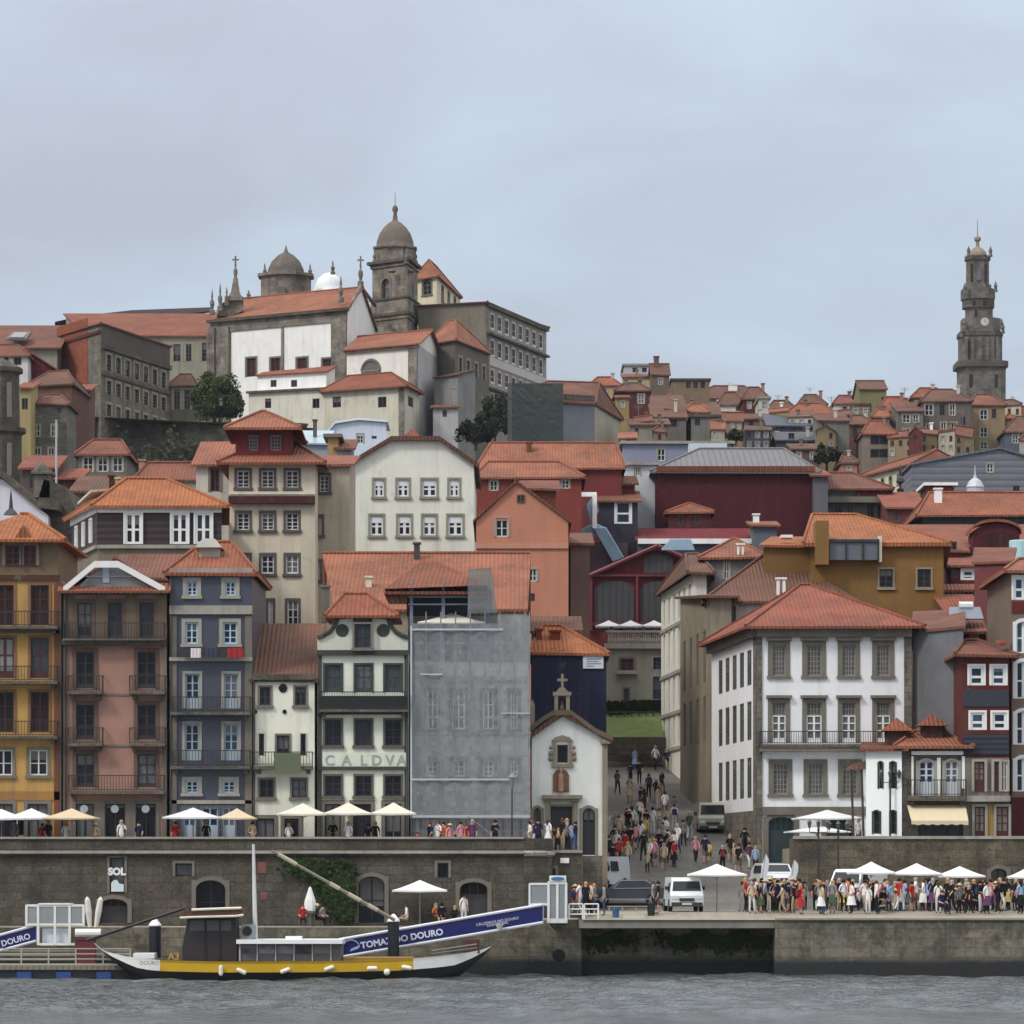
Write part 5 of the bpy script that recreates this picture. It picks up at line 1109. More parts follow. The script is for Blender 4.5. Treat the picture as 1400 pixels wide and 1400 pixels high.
H("grey faced annex with faint windows stepping down below the convent", ((594, 472), (626, 469), (650, 475), (615, 480)), 516, plaster((138, 138, 136), .6), "shed", 511, [(600, 606, 556, 566, "tiny"), (631 - 12, 623, 530, 548)], rm=RTD)
H("low white extension at the foot of the convent annex", (592, 626, 464, 4), 557, PL(180, 180, 180), "shed", 553, [(605, 611, 560, 570, "tiny")], rm=RTD)
b = Bld("house", "bluish white house with curved roof line between tall cream houses", (445, 528, 400, 8), 596, PL(204, 212, 226, d=.2)); b.win(488, 497, 594, 606, "tinyw"); b.win(508, 515, 590, 600, "tiny"); 
b.tops.face([P(445, 596, 400), P(458, 580, 400), P(490, 575, 400), P(528, 578, 400), P(528, 596, 400)]); m = M()
pq = [(443, 597), (458, 579), (490, 574), (530, 577)]
for p, q in zip(pq, pq[1:]): m.prism([P(*p, 399.7), P(*q, 399.7), P(q[0], q[1] - 3, 399.7), P(p[0], p[1] - 3, 399.7)], (0, 8.5, 0))
part("roof", m, paint((215, 222, 230)), b.root); b.finish()
H("greyish blue roof house with round skylight left of the bluish white house", (408, 448, 390, 7), 606, PL(150, 160, 170), "shed", 588, rm=paint((150, 172, 180), .3), chim=((428, 433, 575, 600, PL(90, 84, 80)),))
H("tan chimney like tower house behind the cream wing", (448, 462, 300, 4), 598, PL(168, 140, 96), "flat", rm=GRT)
H("grey lilac house behind the pale cream gable", (462, 480, 300, 6), 612, PL(150, 150, 164), "shed", 600)

# ------------------------------------------------------------------ netted building and skyline to the right
b = Bld("house", "hillside house half wrapped in dark green scaffold netting", ((702, 420), (812, 424), (848, 440), (740, 440)), 545, PL(118, 122, 130, d=.4)); b.roof("hip", 0, RT, zr=PZ(524, 432), over=.3, r0=.25, r1=.9); 
b.grid(1, 3, .8, .8, 1.0, [(550, 568), (578, 596)], "tinyw"); b.band(540, 548, GR2, 770, 812, pr=.15); part("side_wall", M().obox(*b.fr(1)[:2], .3, b.fr(1)[2], -.02, .04, b.zb, b.ze), plaster((176, 172, 152), .5), b.root); b.finish()
t = thing("scaffold_netting", "dark green netting covering scaffold on the hillside house", "netting", (PX(735, 418), 418, 36)); m = M(); rn = random.Random(5)
xs = [700 + 70 * i / 14 for i in range(15)]; ys = [524 + 90 * j / 18 for j in range(19)]; of = [[rn.random() * .08 for _ in xs] for _ in ys]
for j in range(18):
    for i in range(14): m.face([P(xs[i], ys[j], 418 - of[j][i]), P(xs[i + 1], ys[j], 418 - of[j][i + 1]), P(xs[i + 1], ys[j + 1], 418 - of[j + 1][i + 1]), P(xs[i], ys[j + 1], 418 - of[j + 1][i])])
for j in range(18): m.face([P(700, ys[j], 418 - of[j][0]), P(700, ys[j + 1], 418 - of[j + 1][0]), P(694, ys[j + 1], 428), P(694, ys[j], 428)])
part("netting", m, netting((36, 50, 48), .96), t); m = M()
for i in range(5): m.tube(P(702 + 16 * i, 618, 418.5), P(702 + 16 * i, 524, 418.5), .05)
part("poles", m, paint((120, 122, 124)), t)
style("wallw", sur=0, fmat=paint((190, 192, 194)), glass="dark", cols=2, rows=1, rec=.1)
G1, G2, G3, G4 = PL(150, 146, 134, d=.7), PL(112, 106, 98, d=.8), PL(196, 192, 180), PL(88, 44, 44)
SK = [
 ("white skyline house with flat roof and two square windows", (853, 893, 520, 8), 500, PL(186, 186, 196), "flat", None, [(865, 871, 502, 509, "tiny"), (878, 884, 502, 509, "tiny")], GRL, ()),
 ("pale yellow lower storey house beneath the white skyline house", (852, 891, 512, 6), 515, PL(190, 186, 150), "shed", 511, [(872, 878, 520, 535, "tiny")], RTR, ()),
 ("tall blank stone house with pointed top and chimney pair on the skyline", (891, 915, 505, 9), 512, plaster((112, 98, 84), .8), "gable", 498, [], RTD, ((894, 901, 488, 505, PL(110, 84, 76)),)),
 ("brown skyline house with dark flat roof and row of windows", (918, 970, 530, 8), 520, PL(128, 108, 84), "flat", None, [(938, 944, 522, 531, "tiny"), (948, 954, 522, 531, "tiny"), (958, 964, 522, 531, "tiny")], paint((60, 58, 66)), ()),
 ("maroon house with brown hipped roof below the skyline stone house", (842, 888, 460, 9), 534, PL(86, 48, 48), "hip", 524, [(872, 881, 538, 552)], RTD, ()),
 ("orange roofed house touching the sky right of the seminary", (806, 848, 500, 8), 526, PL(190, 160, 120), "hip", 516, [], RTR, ()),
 ("long brown roofed skyline house with white chimney pots", (950, 1048, 540, 10), 545, PL(160, 150, 130), "hip", 528, [(990, 996, 550, 558, "tiny")], RTD, ((996, 1008, 526, 534, WHITE),)),
 ("narrow house with brown roof stepping down the hill in the middle", (890, 935, 470, 8), 552, G2, "shed", 540, [(900, 907, 558, 568, "tiny")], RTD, ()),
 ("grey shabby house with dark veranda opening mid hillside", (892, 938, 440, 8), 570, PL(118, 112, 108, d=.8), "shed", 552, [(898, 926, 572, 584, "tiny")], RTD, ()),
 ("pale rendered house with scattered debris wall under the maroon house", (862, 915, 425, 7), 580, PL(150, 146, 132, d=.8), "shed", 572, [(868, 873, 585, 596, "tiny")], RTD, ()),
 ("cream gabled cottage with brown tent shaped roof near the skyline", (982, 1018, 500, 7), 553, PL(206, 200, 184), "hip", 537, [(1006, 1012, 556, 562, "tiny")], RTD, ((981, 986, 548, 560, WHITE),)),
 ("small tan house with grey roof left of the weathered concrete block", (930, 985, 460, 7), 566, G1, "shed", 552, [], RTD, ()),
 ("weathered grey concrete house with faded mural patch mid hillside", (945, 1014, 440, 8), 570, plaster((122, 124, 118), .9), "flat", None, [(950, 957, 572, 582, "tiny")], GR2, ()),
 ("yellow grey slab sided house beside the maroon house on the slope", (843, 860, 445, 6), 543, PL(150, 130, 88), "shed", 540, [], RTR, ()),
 ("dark maroon house with big blank side at the right of the tent roof", (1016, 1050, 480, 8), 545, G4, "hip", 530, [], RTD, ()),
 ("cream walled skyline house left of the orange roof trio", (1038, 1052, 470, 8), 545, G3, "flat", None, [], GRL, ()),
 ("low house with white satellite dish and maroon eaves on the slope", (1008, 1052, 455, 7), 572, PL(120, 96, 92), "shed", 565, [(1024, 1030, 575, 582, "tiny")], RTD, ()),
 ("brown roofed skyline house left of the orange dormered one", (1048, 1092, 520, 8), 562, G1, "hip", 548, [(1055, 1062, 564, 570, "tiny")], RTR, ()),
 ("skyline house with rounded dormer roof and tiny windows", (1092, 1130, 530, 8), 553, PL(140, 120, 90), "hip", 540, [(1100, 1105, 555, 560, "tiny"), (1112, 1117, 555, 560, "tiny")], RTR, ()),
 ("long low orange roofed house under the rounded dormer house", (1075, 1145, 480, 8), 565, PL(120, 100, 92), "hip", 552, [(1088, 1094, 567, 573, "tiny"), (1120, 1126, 567, 573, "tiny")], RTR, ()),
 ("white skyline cottage with two black windows and red roof", (1140, 1176, 520, 8), 552, PL(214, 212, 208), "hip", 541, [(1152, 1158, 555, 562, "tiny"), (1164, 1170, 555, 562, "tiny")], RTR, ()),
 ("tall mossy stone gable house on the right skyline", (1176, 1212, 510, 10), 532, plaster((132, 126, 92), .9), "gable", 521, [(1205, 1209, 542, 548, "tiny")], RTD, ()),
 ("dark slate roofed house below the skyline near the middle right", (1050, 1120, 440, 8), 582, PL(70, 72, 84), "shed", 566, [(1080, 1088, 588, 594, "tiny")], boards((66, 70, 82), .4), ()),
 ("second dark slate clad house just below the first one", (1062, 1124, 425, 8), 602, PL(66, 68, 80), "shed", 590, [(1078, 1086, 592, 600, "tiny")], boards((62, 64, 76), .4), ()),
 ("house with bright orange roof patch among the slate roofs", (1050, 1078, 430, 6), 608, PL(140, 110, 90), "shed", 596, [], RTO, ()),
 ("tall blank grey green side wall house with curved shed roof", (1119, 1161, 420, 8), 574, plaster((118, 120, 112), .6), "shed", 566, [(1124, 1130, 578, 586, "tiny")], RTD, ()),
 ("small low brown roofed house in front of the blank grey wall", (1083, 1120, 405, 6), 614, PL(96, 70, 68), "shed", 606, [], RTR, ()),
 ("maroon pink house with two level roof right of the blank wall", (1161, 1192, 430, 8), 580, PL(112, 76, 74), "hip", 568, [(1166, 1172, 585, 600, "tiny"), (1178, 1184, 585, 600, "tiny")], RTR, ()),
 ("house with open loggia and hanging laundry on the right hillside", (1180, 1224, 415, 8), 592, PL(130, 120, 108, d=.7), "hip", 576, [(1190, 1214, 594, 608, "tiny"), (1190, 1214, 614, 626, "tiny")], RTR, ()),
 ("maroon rear house with orange roof under the mossy stone gable", (1202, 1252, 460, 8), 562, PL(108, 62, 58), "hip", 543, [(1222, 1228, 568, 580, "tiny")], RTR, ()),
 ("grey apartment front with balconies and hanging sheets below the tower", (1228, 1262, 440, 8), 562, plaster((122, 118, 108), .8), "shed", 550, [(1234, 1244, 566, 578), (1248, 1256, 566, 578), (1234, 1244, 586, 598), (1248, 1256, 586, 598), (1234, 1244, 604, 614), (1248, 1256, 604, 614)], RTR, ()),
 ("wide shabby tenement with long orange roof in front of the tall tower", (1260, 1328, 442, 10), 548, plaster((110, 102, 96), .9), "hip", 533, [(1264, 1276, 553, 568), (1284, 1292, 553, 568, "tiny"), (1298, 1306, 553, 568), (1266, 1274, 580, 594), (1286, 1294, 578, 594, "tinyw"), (1300, 1308, 578, 594), (1268, 1276, 606, 616), (1290, 1298, 604, 616, "tinyw"), (1314, 1320, 570, 590, "tiny")], RTR, ()),
 ("orange roofed skyline house directly left of the tall tower foot", (1247, 1300, 480, 8), 543, PL(110, 70, 62), "hip", 531, [], RTR, ()),
 ("tan rendered tenement with dark balconies at the foot of the tall tower", (1327, 1374, 446, 9), 553, PL(150, 134, 104, d=.7), "hip", 540, [(1340, 1350, 560, 574), (1340, 1350, 584, 598), (1356, 1362, 560, 572, "tiny"), (1340, 1350, 604, 614)], RTR, ((1332, 1336, 553, 562, WHITE),)),
 ("orange roofed house at the right edge beneath the tower", (1376, 1440, 455, 8), 572, PL(130, 110, 96), "hip", 556, [(1390, 1397, 576, 586, "tiny")], RTR, ()),
 ("lower orange roofed house at the right edge with grey balcony", (1374, 1450, 440, 8), 590, PL(92, 96, 108), "hip", 570, [(1384, 1392, 594, 606), (1394, 1399, 594, 606, "tiny")], RTR, ()),
 ("pink corner house with small red roof at the end of the long cream building", (1150, 1172, 396, 7), 632, PL(176, 116, 100), "hip", 622, [], RTR, ()),
]
for lb, ft, ye_, wl, rk, yr_, wn, rm_, ch in SK:
    x0_, x1_, Y_, _d = ft; wd_ = x1_ - x0_
    if not wn and wd_ > 12:
        n_ = max(1, int(wd_ / 13)); wn = [(x0_ + wd_ * (k + .5) / n_ - 2.6, x0_ + wd_ * (k + .5) / n_ + 2.6, ye_ + 5, ye_ + 14, "tinyw") for k in range(n_)]
    if len(ch) == 0 and rk in ("hip", "shed") and wd_ > 20: xc_ = x0_ + wd_ * rnd.uniform(.25, .75); ch = ((xc_, xc_ + 4, (yr_ or ye_) - 5, (yr_ or ye_) + 8, rnd.choice([PL(196, 190, 178), PL(150, 120, 100), PL(120, 110, 100)])),)
    rm_ = RTD if (rm_ is RTR and rnd.random() < .6) else rm_
    hb = H(lb, ft, ye_, wl, rk, yr_, wn, rm=rm_, chim=ch, over=.2)
    if rnd.random() < .55: antenna(hb)
# infill: small houses packed between the named ones
WC_ = [("grey", PL(126, 122, 114, d=.9)), ("tan", PL(150, 132, 104, d=.8)), ("off white", PL(200, 196, 184, d=.5)), ("maroon", PL(92, 48, 46, d=.5)), ("bare stone", stone((120, 112, 98), .8, .35, .7)), ("dusty pink", PL(166, 136, 124, d=.8)), ("pale grey", PL(176, 174, 168, d=.7)), ("weathered cream", PL(184, 178, 156, d=.8)), ("slate clad", PL(78, 80, 90, d=.4)), ("ochre", PL(150, 134, 100, d=.8))]
RC_ = [("orange", RPAL[4]), ("brown", RTD), ("stained", RPAL[5]), ("dark brown", rooftile((104, 78, 66), .9)), ("red", RPAL[3])]
zn = [(900, "below the skyline stone house"), (960, "left of the faded mural house"), (1040, "near the scrubby bush on the slope"), (1110, "among the slate roofs"), (1175, "around the blank grey wall"), (1240, "beside the loggia house"), (1330, "in front of the shabby tenement"), (1420, "under the tall tower")]
rr = random.Random(44); seen = set(); k = 0; xg = 846
while xg < 1398:
    w_ = rr.uniform(17, 36); ye_ = rr.choice([556, 566, 577, 588, 598]) + rr.uniform(-4, 4)
    if xg < 945: ye_ = max(ye_, 562)
    if 1215 < xg < 1330: ye_ = max(ye_, 592)
    Y_ = 404 + (604 - ye_) * 1.05 + rr.uniform(-4, 4); sk = rr.uniform(-2.5, 2.5); z_ = next(t2 for lim, t2 in zn if xg < lim)
    for _ in range(40):
        (wn_, wm_), (rn_, rm_) = rr.choice(WC_), rr.choice(RC_); kd = rr.choice(["hip", "shed", "gable", "hip", "flat"])
        lb = "small %s house with %s %s roof %s" % (wn_, rn_, {"hip": "hipped", "shed": "lean-to", "gable": "pitched", "flat": "flat"}[kd], z_)
        if lb not in seen: seen.add(lb); break
    n_ = max(1, int(w_ / 9)); ws = [(xg + w_ * (q + .5) / n_ - 2.2, xg + w_ * (q + .5) / n_ + 2.2, ye_ + d0, ye_ + d0 + 8, rr.choice(["tinyw", "tiny", "tiny"])) for q in range(n_) for d0 in (4, 17) if rr.random() < .8]
    hb = H(lb, ((xg, Y_), (xg + w_, Y_ + sk), (xg + w_ + sk, Y_ + sk + 7), (xg + sk, Y_ + 7)), ye_, wm_, kd, ye_ - rr.uniform(5, 11), ws, rm=rm_, over=.12, axis=rr.choice(["x", "y"]) if kd == "gable" else "x", chim=((xg + w_ * .6, xg + w_ * .6 + 3.4, ye_ - 13, ye_, rr.choice([WHITE, PL(140, 110, 94), PL(120, 114, 104)])),) if rr.random() < .6 else ())
    if rr.random() < .35: antenna(hb)
    xg += w_ * rr.uniform(.75, 1.15); k += 1
b = Bld("building", "long cream building with a row of arched windows and red roof", ((1166, 398), (1248, 382), (1330, 390), (1240, 410)), 0, PL(206, 198, 172, d=.3), "building", ze=PZ(633, 382))
style("cream_arch", sur=.1, smat=GRL, fmat=paint((70, 70, 66)), glass="dark", cols=1, rows=2, arch=.5, sill=0)
b.grid(0, 6, 3, .5, .75, [(643, 660)], "cream_arch", ref=1); b.roof("hip", 0, RTR, zr=PZ(618, 390), over=.5, r0=.1, r1=.9); b.finish()
gw = Bld("warehouse", "big slate grey clad building with shallow gable above the orange roofs on the right", (1247, 1440, 372, 12), 634, boards((112, 114, 124), .6, False, name="slate cladding"), "building")
gw.win(1349, 1358, 634, 646, "tinyw"); gw.win(1385, 1394, 664, 676, "tiny"); gw.roof("gable", 611, boards((104, 106, 116), .5), axis="y", v=.62, over=.2); gw.finish()
m = M().lathe(P(1333, 676, 335), [(.85, 0), (.85, .25), (.7, .3), (.7, .5), (.75, .6), (.5, 1.1), (.15, 1.35), (.08, 1.6), (.02, 2.4)], 14); solo("roof_cupola", m, paint((176, 180, 184), .4, .2), "small silvery cupola with spike on the orange roof at right", "cupola", P(1333, 680, 335), smooth=False)
b = H("house with brown wall and upper white rail under the slate grey building", (1268, 1304, 345, 6), 664, stone((120, 64, 54), .3, .15, .2), "flat", rm=WHITE)
b = Bld("house", "wide orange hipped roof house with dark grey eaves wall on the right", (1262, 1450, 322, 12), 704, PL(62, 66, 78, d=.3)); b.roof("hip", 674, RT, r0=.1, r1=.9, over=.6); b.chimney(1278, 1288, 669, 698, 325, WHITE, .6); b.finish()
b = Bld("house", "long orange roof house with maroon arched dormer at the right", (1238, 1440, 300, 12), 748, PL(108, 54, 54)); b.roof("shed", 716, RT, over=.6)
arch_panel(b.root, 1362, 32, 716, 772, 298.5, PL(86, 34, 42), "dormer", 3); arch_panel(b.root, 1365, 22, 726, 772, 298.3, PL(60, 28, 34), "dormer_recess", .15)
m = M(); pts = [P(1362 + 35 * math.cos(math.pi * i / 10), 729 - 16 * math.sin(math.pi * i / 10), 298.2) for i in range(11)]
for p, q in zip(pts, pts[1:]): m.prism([p, q, q + Vector((0, 0, .2)), p + Vector((0, 0, .2))], (0, 3.4, 0))
part("dormer_roof", m, RT, b.root); b.finish()
H("small maroon house with white sash window between orange roofs at right", (1300, 1352, 285, 8), 774, PL(92, 40, 44), "shed", 760, [(1316, 1331, 779, 793, "wsash"), (1302, 1309, 778, 790, "tiny")], RT, chim=((1351, 1361, 757, 770, WHITE),))
H("red house with dark dormer window right of the mustard building", (1290, 1320, 292, 6), 752, PL(100, 52, 50), "shed", 738, [(1295, 1308, 740, 752, "tiny")])
H("grey ledged lower house beneath the small maroon house", (1296, 1345, 272, 6), 806, PL(120, 118, 116), "shed", 798, [(1318, 1330, 808, 814, "tiny")], RTR)
H("brown tiled low roof house left of the plum gable", (1296, 1340, 262, 7), 834, PL(110, 70, 66), "shed", 812, [], RTR)
b = Bld("house", "house with orange shaped roof, maroon panel and grey balcony left of the mustard building", (1130, 1214, 342, 9), 668, PL(104, 98, 98)); b.roof("hip", 647, RT, over=.5, r0=.1, r1=.5)
b.band(668, 680, PL(84, 36, 46), 1170, 1213, pr=.2, name="panel"); b.band(680, 688, GRT, pr=.8, name="balcony"); b.row([(1140, 1152), (1158, 1166), (1185, 1195), (1200, 1208)], 690, 708, "tiny"); b.finish()
H("grey concrete side building between the maroon warehouse and the orange shaped roof", (1113, 1132, 340, 8), 650, PL(98, 100, 104), "shed", 642)
H("low dark red house with sloped orange roof right of the grey balcony", (1214, 1262, 335, 8), 694, PL(104, 60, 58), "shed", 672, [(1222, 1228, 700, 712, "tiny")], RTR, chim=((1216, 1222, 690, 705, WHITE),))
m = M().lathe(P(1394, 765, 290), [(.75, 0), (.75, 1.3), (.7, 1.35)], 14); solo("water_tank", m, paint((170, 205, 212)), "pale cyan cylinder tank at the right edge above the roofs", "tank", P(1394, 768, 290))
t = thing("street_lamp", "black ornate lamp post silhouetted before the long cream building", "street lamp", P(1231, 700, 352)); part("post", M().lathe(P(1231, 700, 352), [(.2, 0), (.08, .4), (.07, 1.6), (.3, 1.75), (.34, 1.95), (.1, 2.1), (.1, 2.4), (.4, 2.6), (.3, 2.9), (.1, 3.1), (.12, 3.5), (.02, 4.1)], 8), paint((30, 30, 32)), t)

# ------------------------------------------------------------------ great baroque tower on the right skyline
t = thing("clock_tower", "tall slender baroque granite tower with clock on the right skyline", "tower", (PX(1344, 850), 850, 76))
YT = 850; s_ = YT / F; X0 = PX(1343, YT); GT = stone((116, 111, 104), 1.5, .8, .7, .8, name="tower granite"); z = lambda y: PZ(y, YT)
def sq(y0, y1, x0, x1, dep=None, mat=GT, nm="tier", bev=.25):
    a, c = PX(x0, YT), PX(x1, YT); w_ = c - a; b_ = w_ * bev; dep = w_; yy = YT
    m = M(); pts = [(a + b_, yy), (c - b_, yy), (c, yy + b_), (c, yy + dep - b_), (c - b_, yy + dep), (a + b_, yy + dep), (a, yy + dep - b_), (a, yy + b_)]
    off = (PX(1377, YT) - PX(1314, YT) - w_) / 2
    m.prism([(x, y + off, z(y1)) for x, y in pts], (0, 0, z(y0) - z(y1))); return part(nm, m, mat, t)
sq(500, 640, 1314, 1376, bev=.12); sq(493, 501, 1309, 1379, bev=.1, mat=GR2, nm="cornice"); sq(458, 493, 1315, 1372, bev=.2); sq(452, 458, 1313, 1373, bev=.2, mat=GR2, nm="cornice"); sq(433, 452, 1318, 1370, bev=.22)
sq(418, 433, 1324, 1360); sq(406, 418, 1320, 1362, mat=GR2); sq(392, 406, 1318, 1363, nm="balcony"); sq(386, 392, 1322, 1358); sq(352, 386, 1325, 1355); sq(346, 352, 1323, 1357, mat=GR2, nm="cornice")
for x0, x1, y0, y1, x_l, x_r in ((1329, 1332, 358, 382, 1325, 1355), (1348, 1351, 358, 382, 1325, 1355), (1331, 1335, 409, 416, 1320, 1362), (1345, 1350, 409, 416, 1320, 1362), (1334, 1338, 422, 431, 1324, 1360), (1324, 1327, 466, 488, 1315, 1372), (1360, 1363, 466, 488, 1315, 1372), (1325, 1330, 512, 530, 1314, 1376), (1360, 1364, 512, 530, 1314, 1376)):
    of_ = ((1377 - 1314) - (x_r - x_l)) / 2 * YT / F
    part("opening", M().box(PX(x0, YT), PX(x1, YT), YT + of_ - .06, YT + of_ + .5, z(y1), z(y0)), pane_mat("wood"), t)
C0 = Vector((PX(1340, YT), YT + 4.7, z(346))); m = M().lathe(C0, [(2.0, 0), (1.8, .8), (1.1, 1.6), (.5, 1.9), (.35, 2.4), (.35, 3.0), (.7, 3.4), (.7, 3.9), (.15, 4.3)], 12); part("cap", m, plaster((140, 130, 112)), t)
part("spire_rod", M().tube(C0 + Vector((0, 0, 4)), C0 + Vector((0, 0, (346 - 296) * s_)), .1, .05), paint((100, 100, 104)), t)
m = M()
for x, y in ((1319, 449), (1370, 449), (1316, 460), (1372, 455), (1320, 400), (1362, 398), (1325, 350), (1355, 350)): m.lathe((PX(x, YT), YT + 1.0, z(y)), [(.5, 0), (.3, .8), (.45, 1.2), (.05, 2.2)], 6)
for x in (1330, 1340, 1350, 1321, 1364): m.box(PX(x, YT) - .35, PX(x, YT) + .35, YT + .05, YT + .5, z(492), z(460))
part("urns_and_pilasters", m, GT, t)
o = inst("clock_face", M().lathe((0, 0, 0), [(.01, -.1), (.8, -.1), (.85, .1)], 16).mesh("clock_face", paint((196, 188, 176))), t, Vector((PX(1347, YT), YT + .9, z(439))) - t.location); o.rotation_euler = (R(90), 0, 0)
hands = inst("hands", M().box(-.04, .04, -.05, .6, .1, .16).box(-.04, .4, -.04, .04, .1, .15).mesh("hands", BLK), o)
for x0, x1, y0, y1, dy in ((1337, 1344, 364, 381, 1.4), (1343, 1351, 524, 532, -.05), (1343, 1350, 467, 472, -.05)):
    off = 2.3 if y1 < 400 else (-.03 if y0 > 500 else .3)
    part("opening", M().box(PX(x0, YT), PX(x1, YT), YT + off, YT + off + .6, z(y1), z(y0)), pane_mat("dark"), t)

# ------------------------------------------------------------------ trees
def tree(label, x, yb, yt, Y, rpx, trunk_h=1.2, seed=1, col=(58, 66, 42), n=2600, leaf=.22, cat="tree", name="tree", group=None, squash=1.0):
    rr = random.Random(seed); base = P(x, yb, Y); top = PZ(yt, Y); Rr = rpx * Y / F; hc = (top - base.z - trunk_h) / 2; cz = base.z + trunk_h + hc
    t = thing(name, label, cat, base, group); m = M(); m.tube(base + Vector((0, 0, -.3)), base + Vector((.05, 0, trunk_h + .3)), .28 * Rr / 3, .2 * Rr / 3, 8)
    for k in range(6):
        a = k * 1.05; m.tube(base + Vector((0, 0, trunk_h)), Vector((base.x + Rr * .6 * math.cos(a), base.y + Rr * .6 * math.sin(a), cz + hc * .3 * math.sin(k * 2.1))), .1, .03, 5)
    part("trunk", m, stone((80, 70, 58), .3, .2), t)
    m = M(); cl = []
    for k in range(26):
        a, b_ = rr.uniform(0, 2 * math.pi), rr.uniform(-.75, 1); q = rr.uniform(.45, .85); cl.append((Vector((base.x + Rr * q * math.cos(a) * math.sqrt(max(0, 1 - b_ * b_ * .8)), base.y + Rr * q * math.sin(a) * math.sqrt(max(0, 1 - b_ * b_ * .8)), cz + hc * q * b_)), rr.uniform(.2, .42) * Rr))
    for k in range(n):
        c, rad = cl[rr.randrange(len(cl))]; d = Vector((rr.gauss(0, 1), rr.gauss(0, 1), rr.gauss(0, 1))).normalized(); p = c + d * rad * rr.uniform(.55, 1.05)
        u = Vector((rr.gauss(0, 1), rr.gauss(0, 1), rr.gauss(0, 1))).normalized(); v = d.cross(u).normalized() if d.cross(u).length > .1 else d.orthogonal(); w_ = (d * .5 + u * .5).normalized(); s2 = leaf * rr.uniform(.6, 1.3)
        m.face([p - v * s2, p + w_ * s2 * .8, p + v * s2, p - w_ * s2 * .8])
    part("crown", m, leaves(col), t); return t
tree("round dark green tree on the palace square beside the church", 297, 586, 505, 458, 37, .05, 2, (66, 76, 46), 11000, .14)
tree("dark evergreen clump below the seminary's left end", 676, 606, 540, 440, 26, .5, 4, (50, 58, 44), 6000, .14)
tree("dark tree between the seminary and the netted house", 706, 606, 548, 432, 24, .5, 9, (46, 52, 42), 5000, .14)
tree("low dark bush on the slope under the convent annex", 650, 612, 572, 436, 26, .2, 14, (40, 44, 40), 1600, cat="bush", name="bush")
tree("small climbing bush on the right hillside by the tenement", 1255, 624, 592, 425, 14, .4, 5, (58, 64, 48), 900)
tree("small tree at the foot of the blank grey green wall", 1130, 640, 610, 400, 20, .4, 6, (60, 60, 50), 1000)
tree("scrubby bush right of the weathered concrete house", 1006, 606, 588, 425, 11, .2, 7, (56, 60, 46), 600, cat="bush", name="bush")
# ------------------------------------------------------------------ ground, water, quays
def grid_sheet(xs, ys, fz):
    m = M(); nx, ny = len(xs), len(ys); m.v = [Vector((x, y, fz(x, y))) for y in ys for x in xs]
    for j in range(ny - 1):
        for i in range(nx - 1): m.f.append((j * nx + i, j * nx + i + 1, (j + 1) * nx + i + 1, (j + 1) * nx + i)); m.m.append(0)
    return m
xs = [-900, -400, -200, -120] + [-80 + 5 * i for i in range(33)] + [120, 200, 400, 900]
ys = sorted(set([p[1 - 1] for p in []] + [217.5, 218, 222, 226, 229, 232, 236, 240, 245, 250, 257, 265, 275, 285, 300, 315, 330, 338, 345, 352, 360, 380, 400, 420, 440, 460, 480, 520, 560, 600, 650, 700, 760, 900, 1100, 1800, 2600]))
hill = NT("hillside earth"); tc_ = hill.n("ShaderNodeTexCoord").outputs["Object"]; hn = hill.noise(tc_, .3, 6, .7); hill.base(hill.ramp(hn, [(.35, (.03, .035, .022)), (.6, (.07, .065, .05)), (.8, (.11, .1, .085))])); hill.rough(.95)
cob = NT("street paving"); uvn = cob.n("ShaderNodeTexCoord").outputs["Object"]; vo = cob.n("ShaderNodeTexVoronoi"); vo.inputs["Scale"].default_value = 5; cob.l(uvn, vo.inputs["Vector"]); n1 = cob.noise(uvn, .35, 6, .7)
cc_ = cob.mix(cob.ramp(n1, [(.35, (0,) * 3), (.7, (1,) * 3)]), (.125, .118, .108), (.08, .075, .068)); cob.base(cob.mix(1.0, cc_, cob.ramp(vo.outputs["Color"], [(.2, (.85,) * 3), (.8, (1.15,) * 3)]), "MULTIPLY")); cob.rough(.85)
structure("hillside", grid_sheet(xs, [y for y in ys if y >= 338], terrain), hill.m)
structure("street", grid_sheet(xs, [y for y in ys if y <= 338], terrain), cob.m)
# water
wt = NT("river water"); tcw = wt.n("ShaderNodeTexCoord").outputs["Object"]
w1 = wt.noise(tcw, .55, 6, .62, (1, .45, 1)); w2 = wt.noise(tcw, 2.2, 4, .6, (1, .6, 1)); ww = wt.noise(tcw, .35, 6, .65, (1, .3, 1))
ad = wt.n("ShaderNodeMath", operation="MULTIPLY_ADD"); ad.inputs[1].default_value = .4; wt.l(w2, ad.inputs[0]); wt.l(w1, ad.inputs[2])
wt.base(wt.mix(wt.ramp(ww, [(.4, (0,) * 3), (.7, (1,) * 3)]), (.055, .068, .075), (.12, .135, .145))); wt.rough(.16); wt.bump(ad.outputs[0], 1.0, .9)  # light and dark streaks of the wave facets painted into the base colour
wxs = [-900, -300] + [-60 + i * .6 for i in range(201)] + [300, 900]; wys = [-60, 0, 60, 100, 140] + [160 + .45 * i for i in range(130)]
wn_ = random.Random(2)
def wz(x, y):
    if y < 150 or abs(x) > 60: return 0
    return .06 * math.sin(x * .5 + y * 1.1) + .05 * math.sin(x * 1.1 - y * .8 + 1) + .04 * math.sin(y * 2.3 + x * .8) + .05 * math.sin(x * .23 + y * .5) + wn_.uniform(-.06, .06)
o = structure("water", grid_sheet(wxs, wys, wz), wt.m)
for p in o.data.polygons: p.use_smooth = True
structure("riverbed", M().face([(-900, -60, -2.5), (900, -60, -2.5), (900, 230, -2.5), (-900, 230, -2.5)]), hill.m)
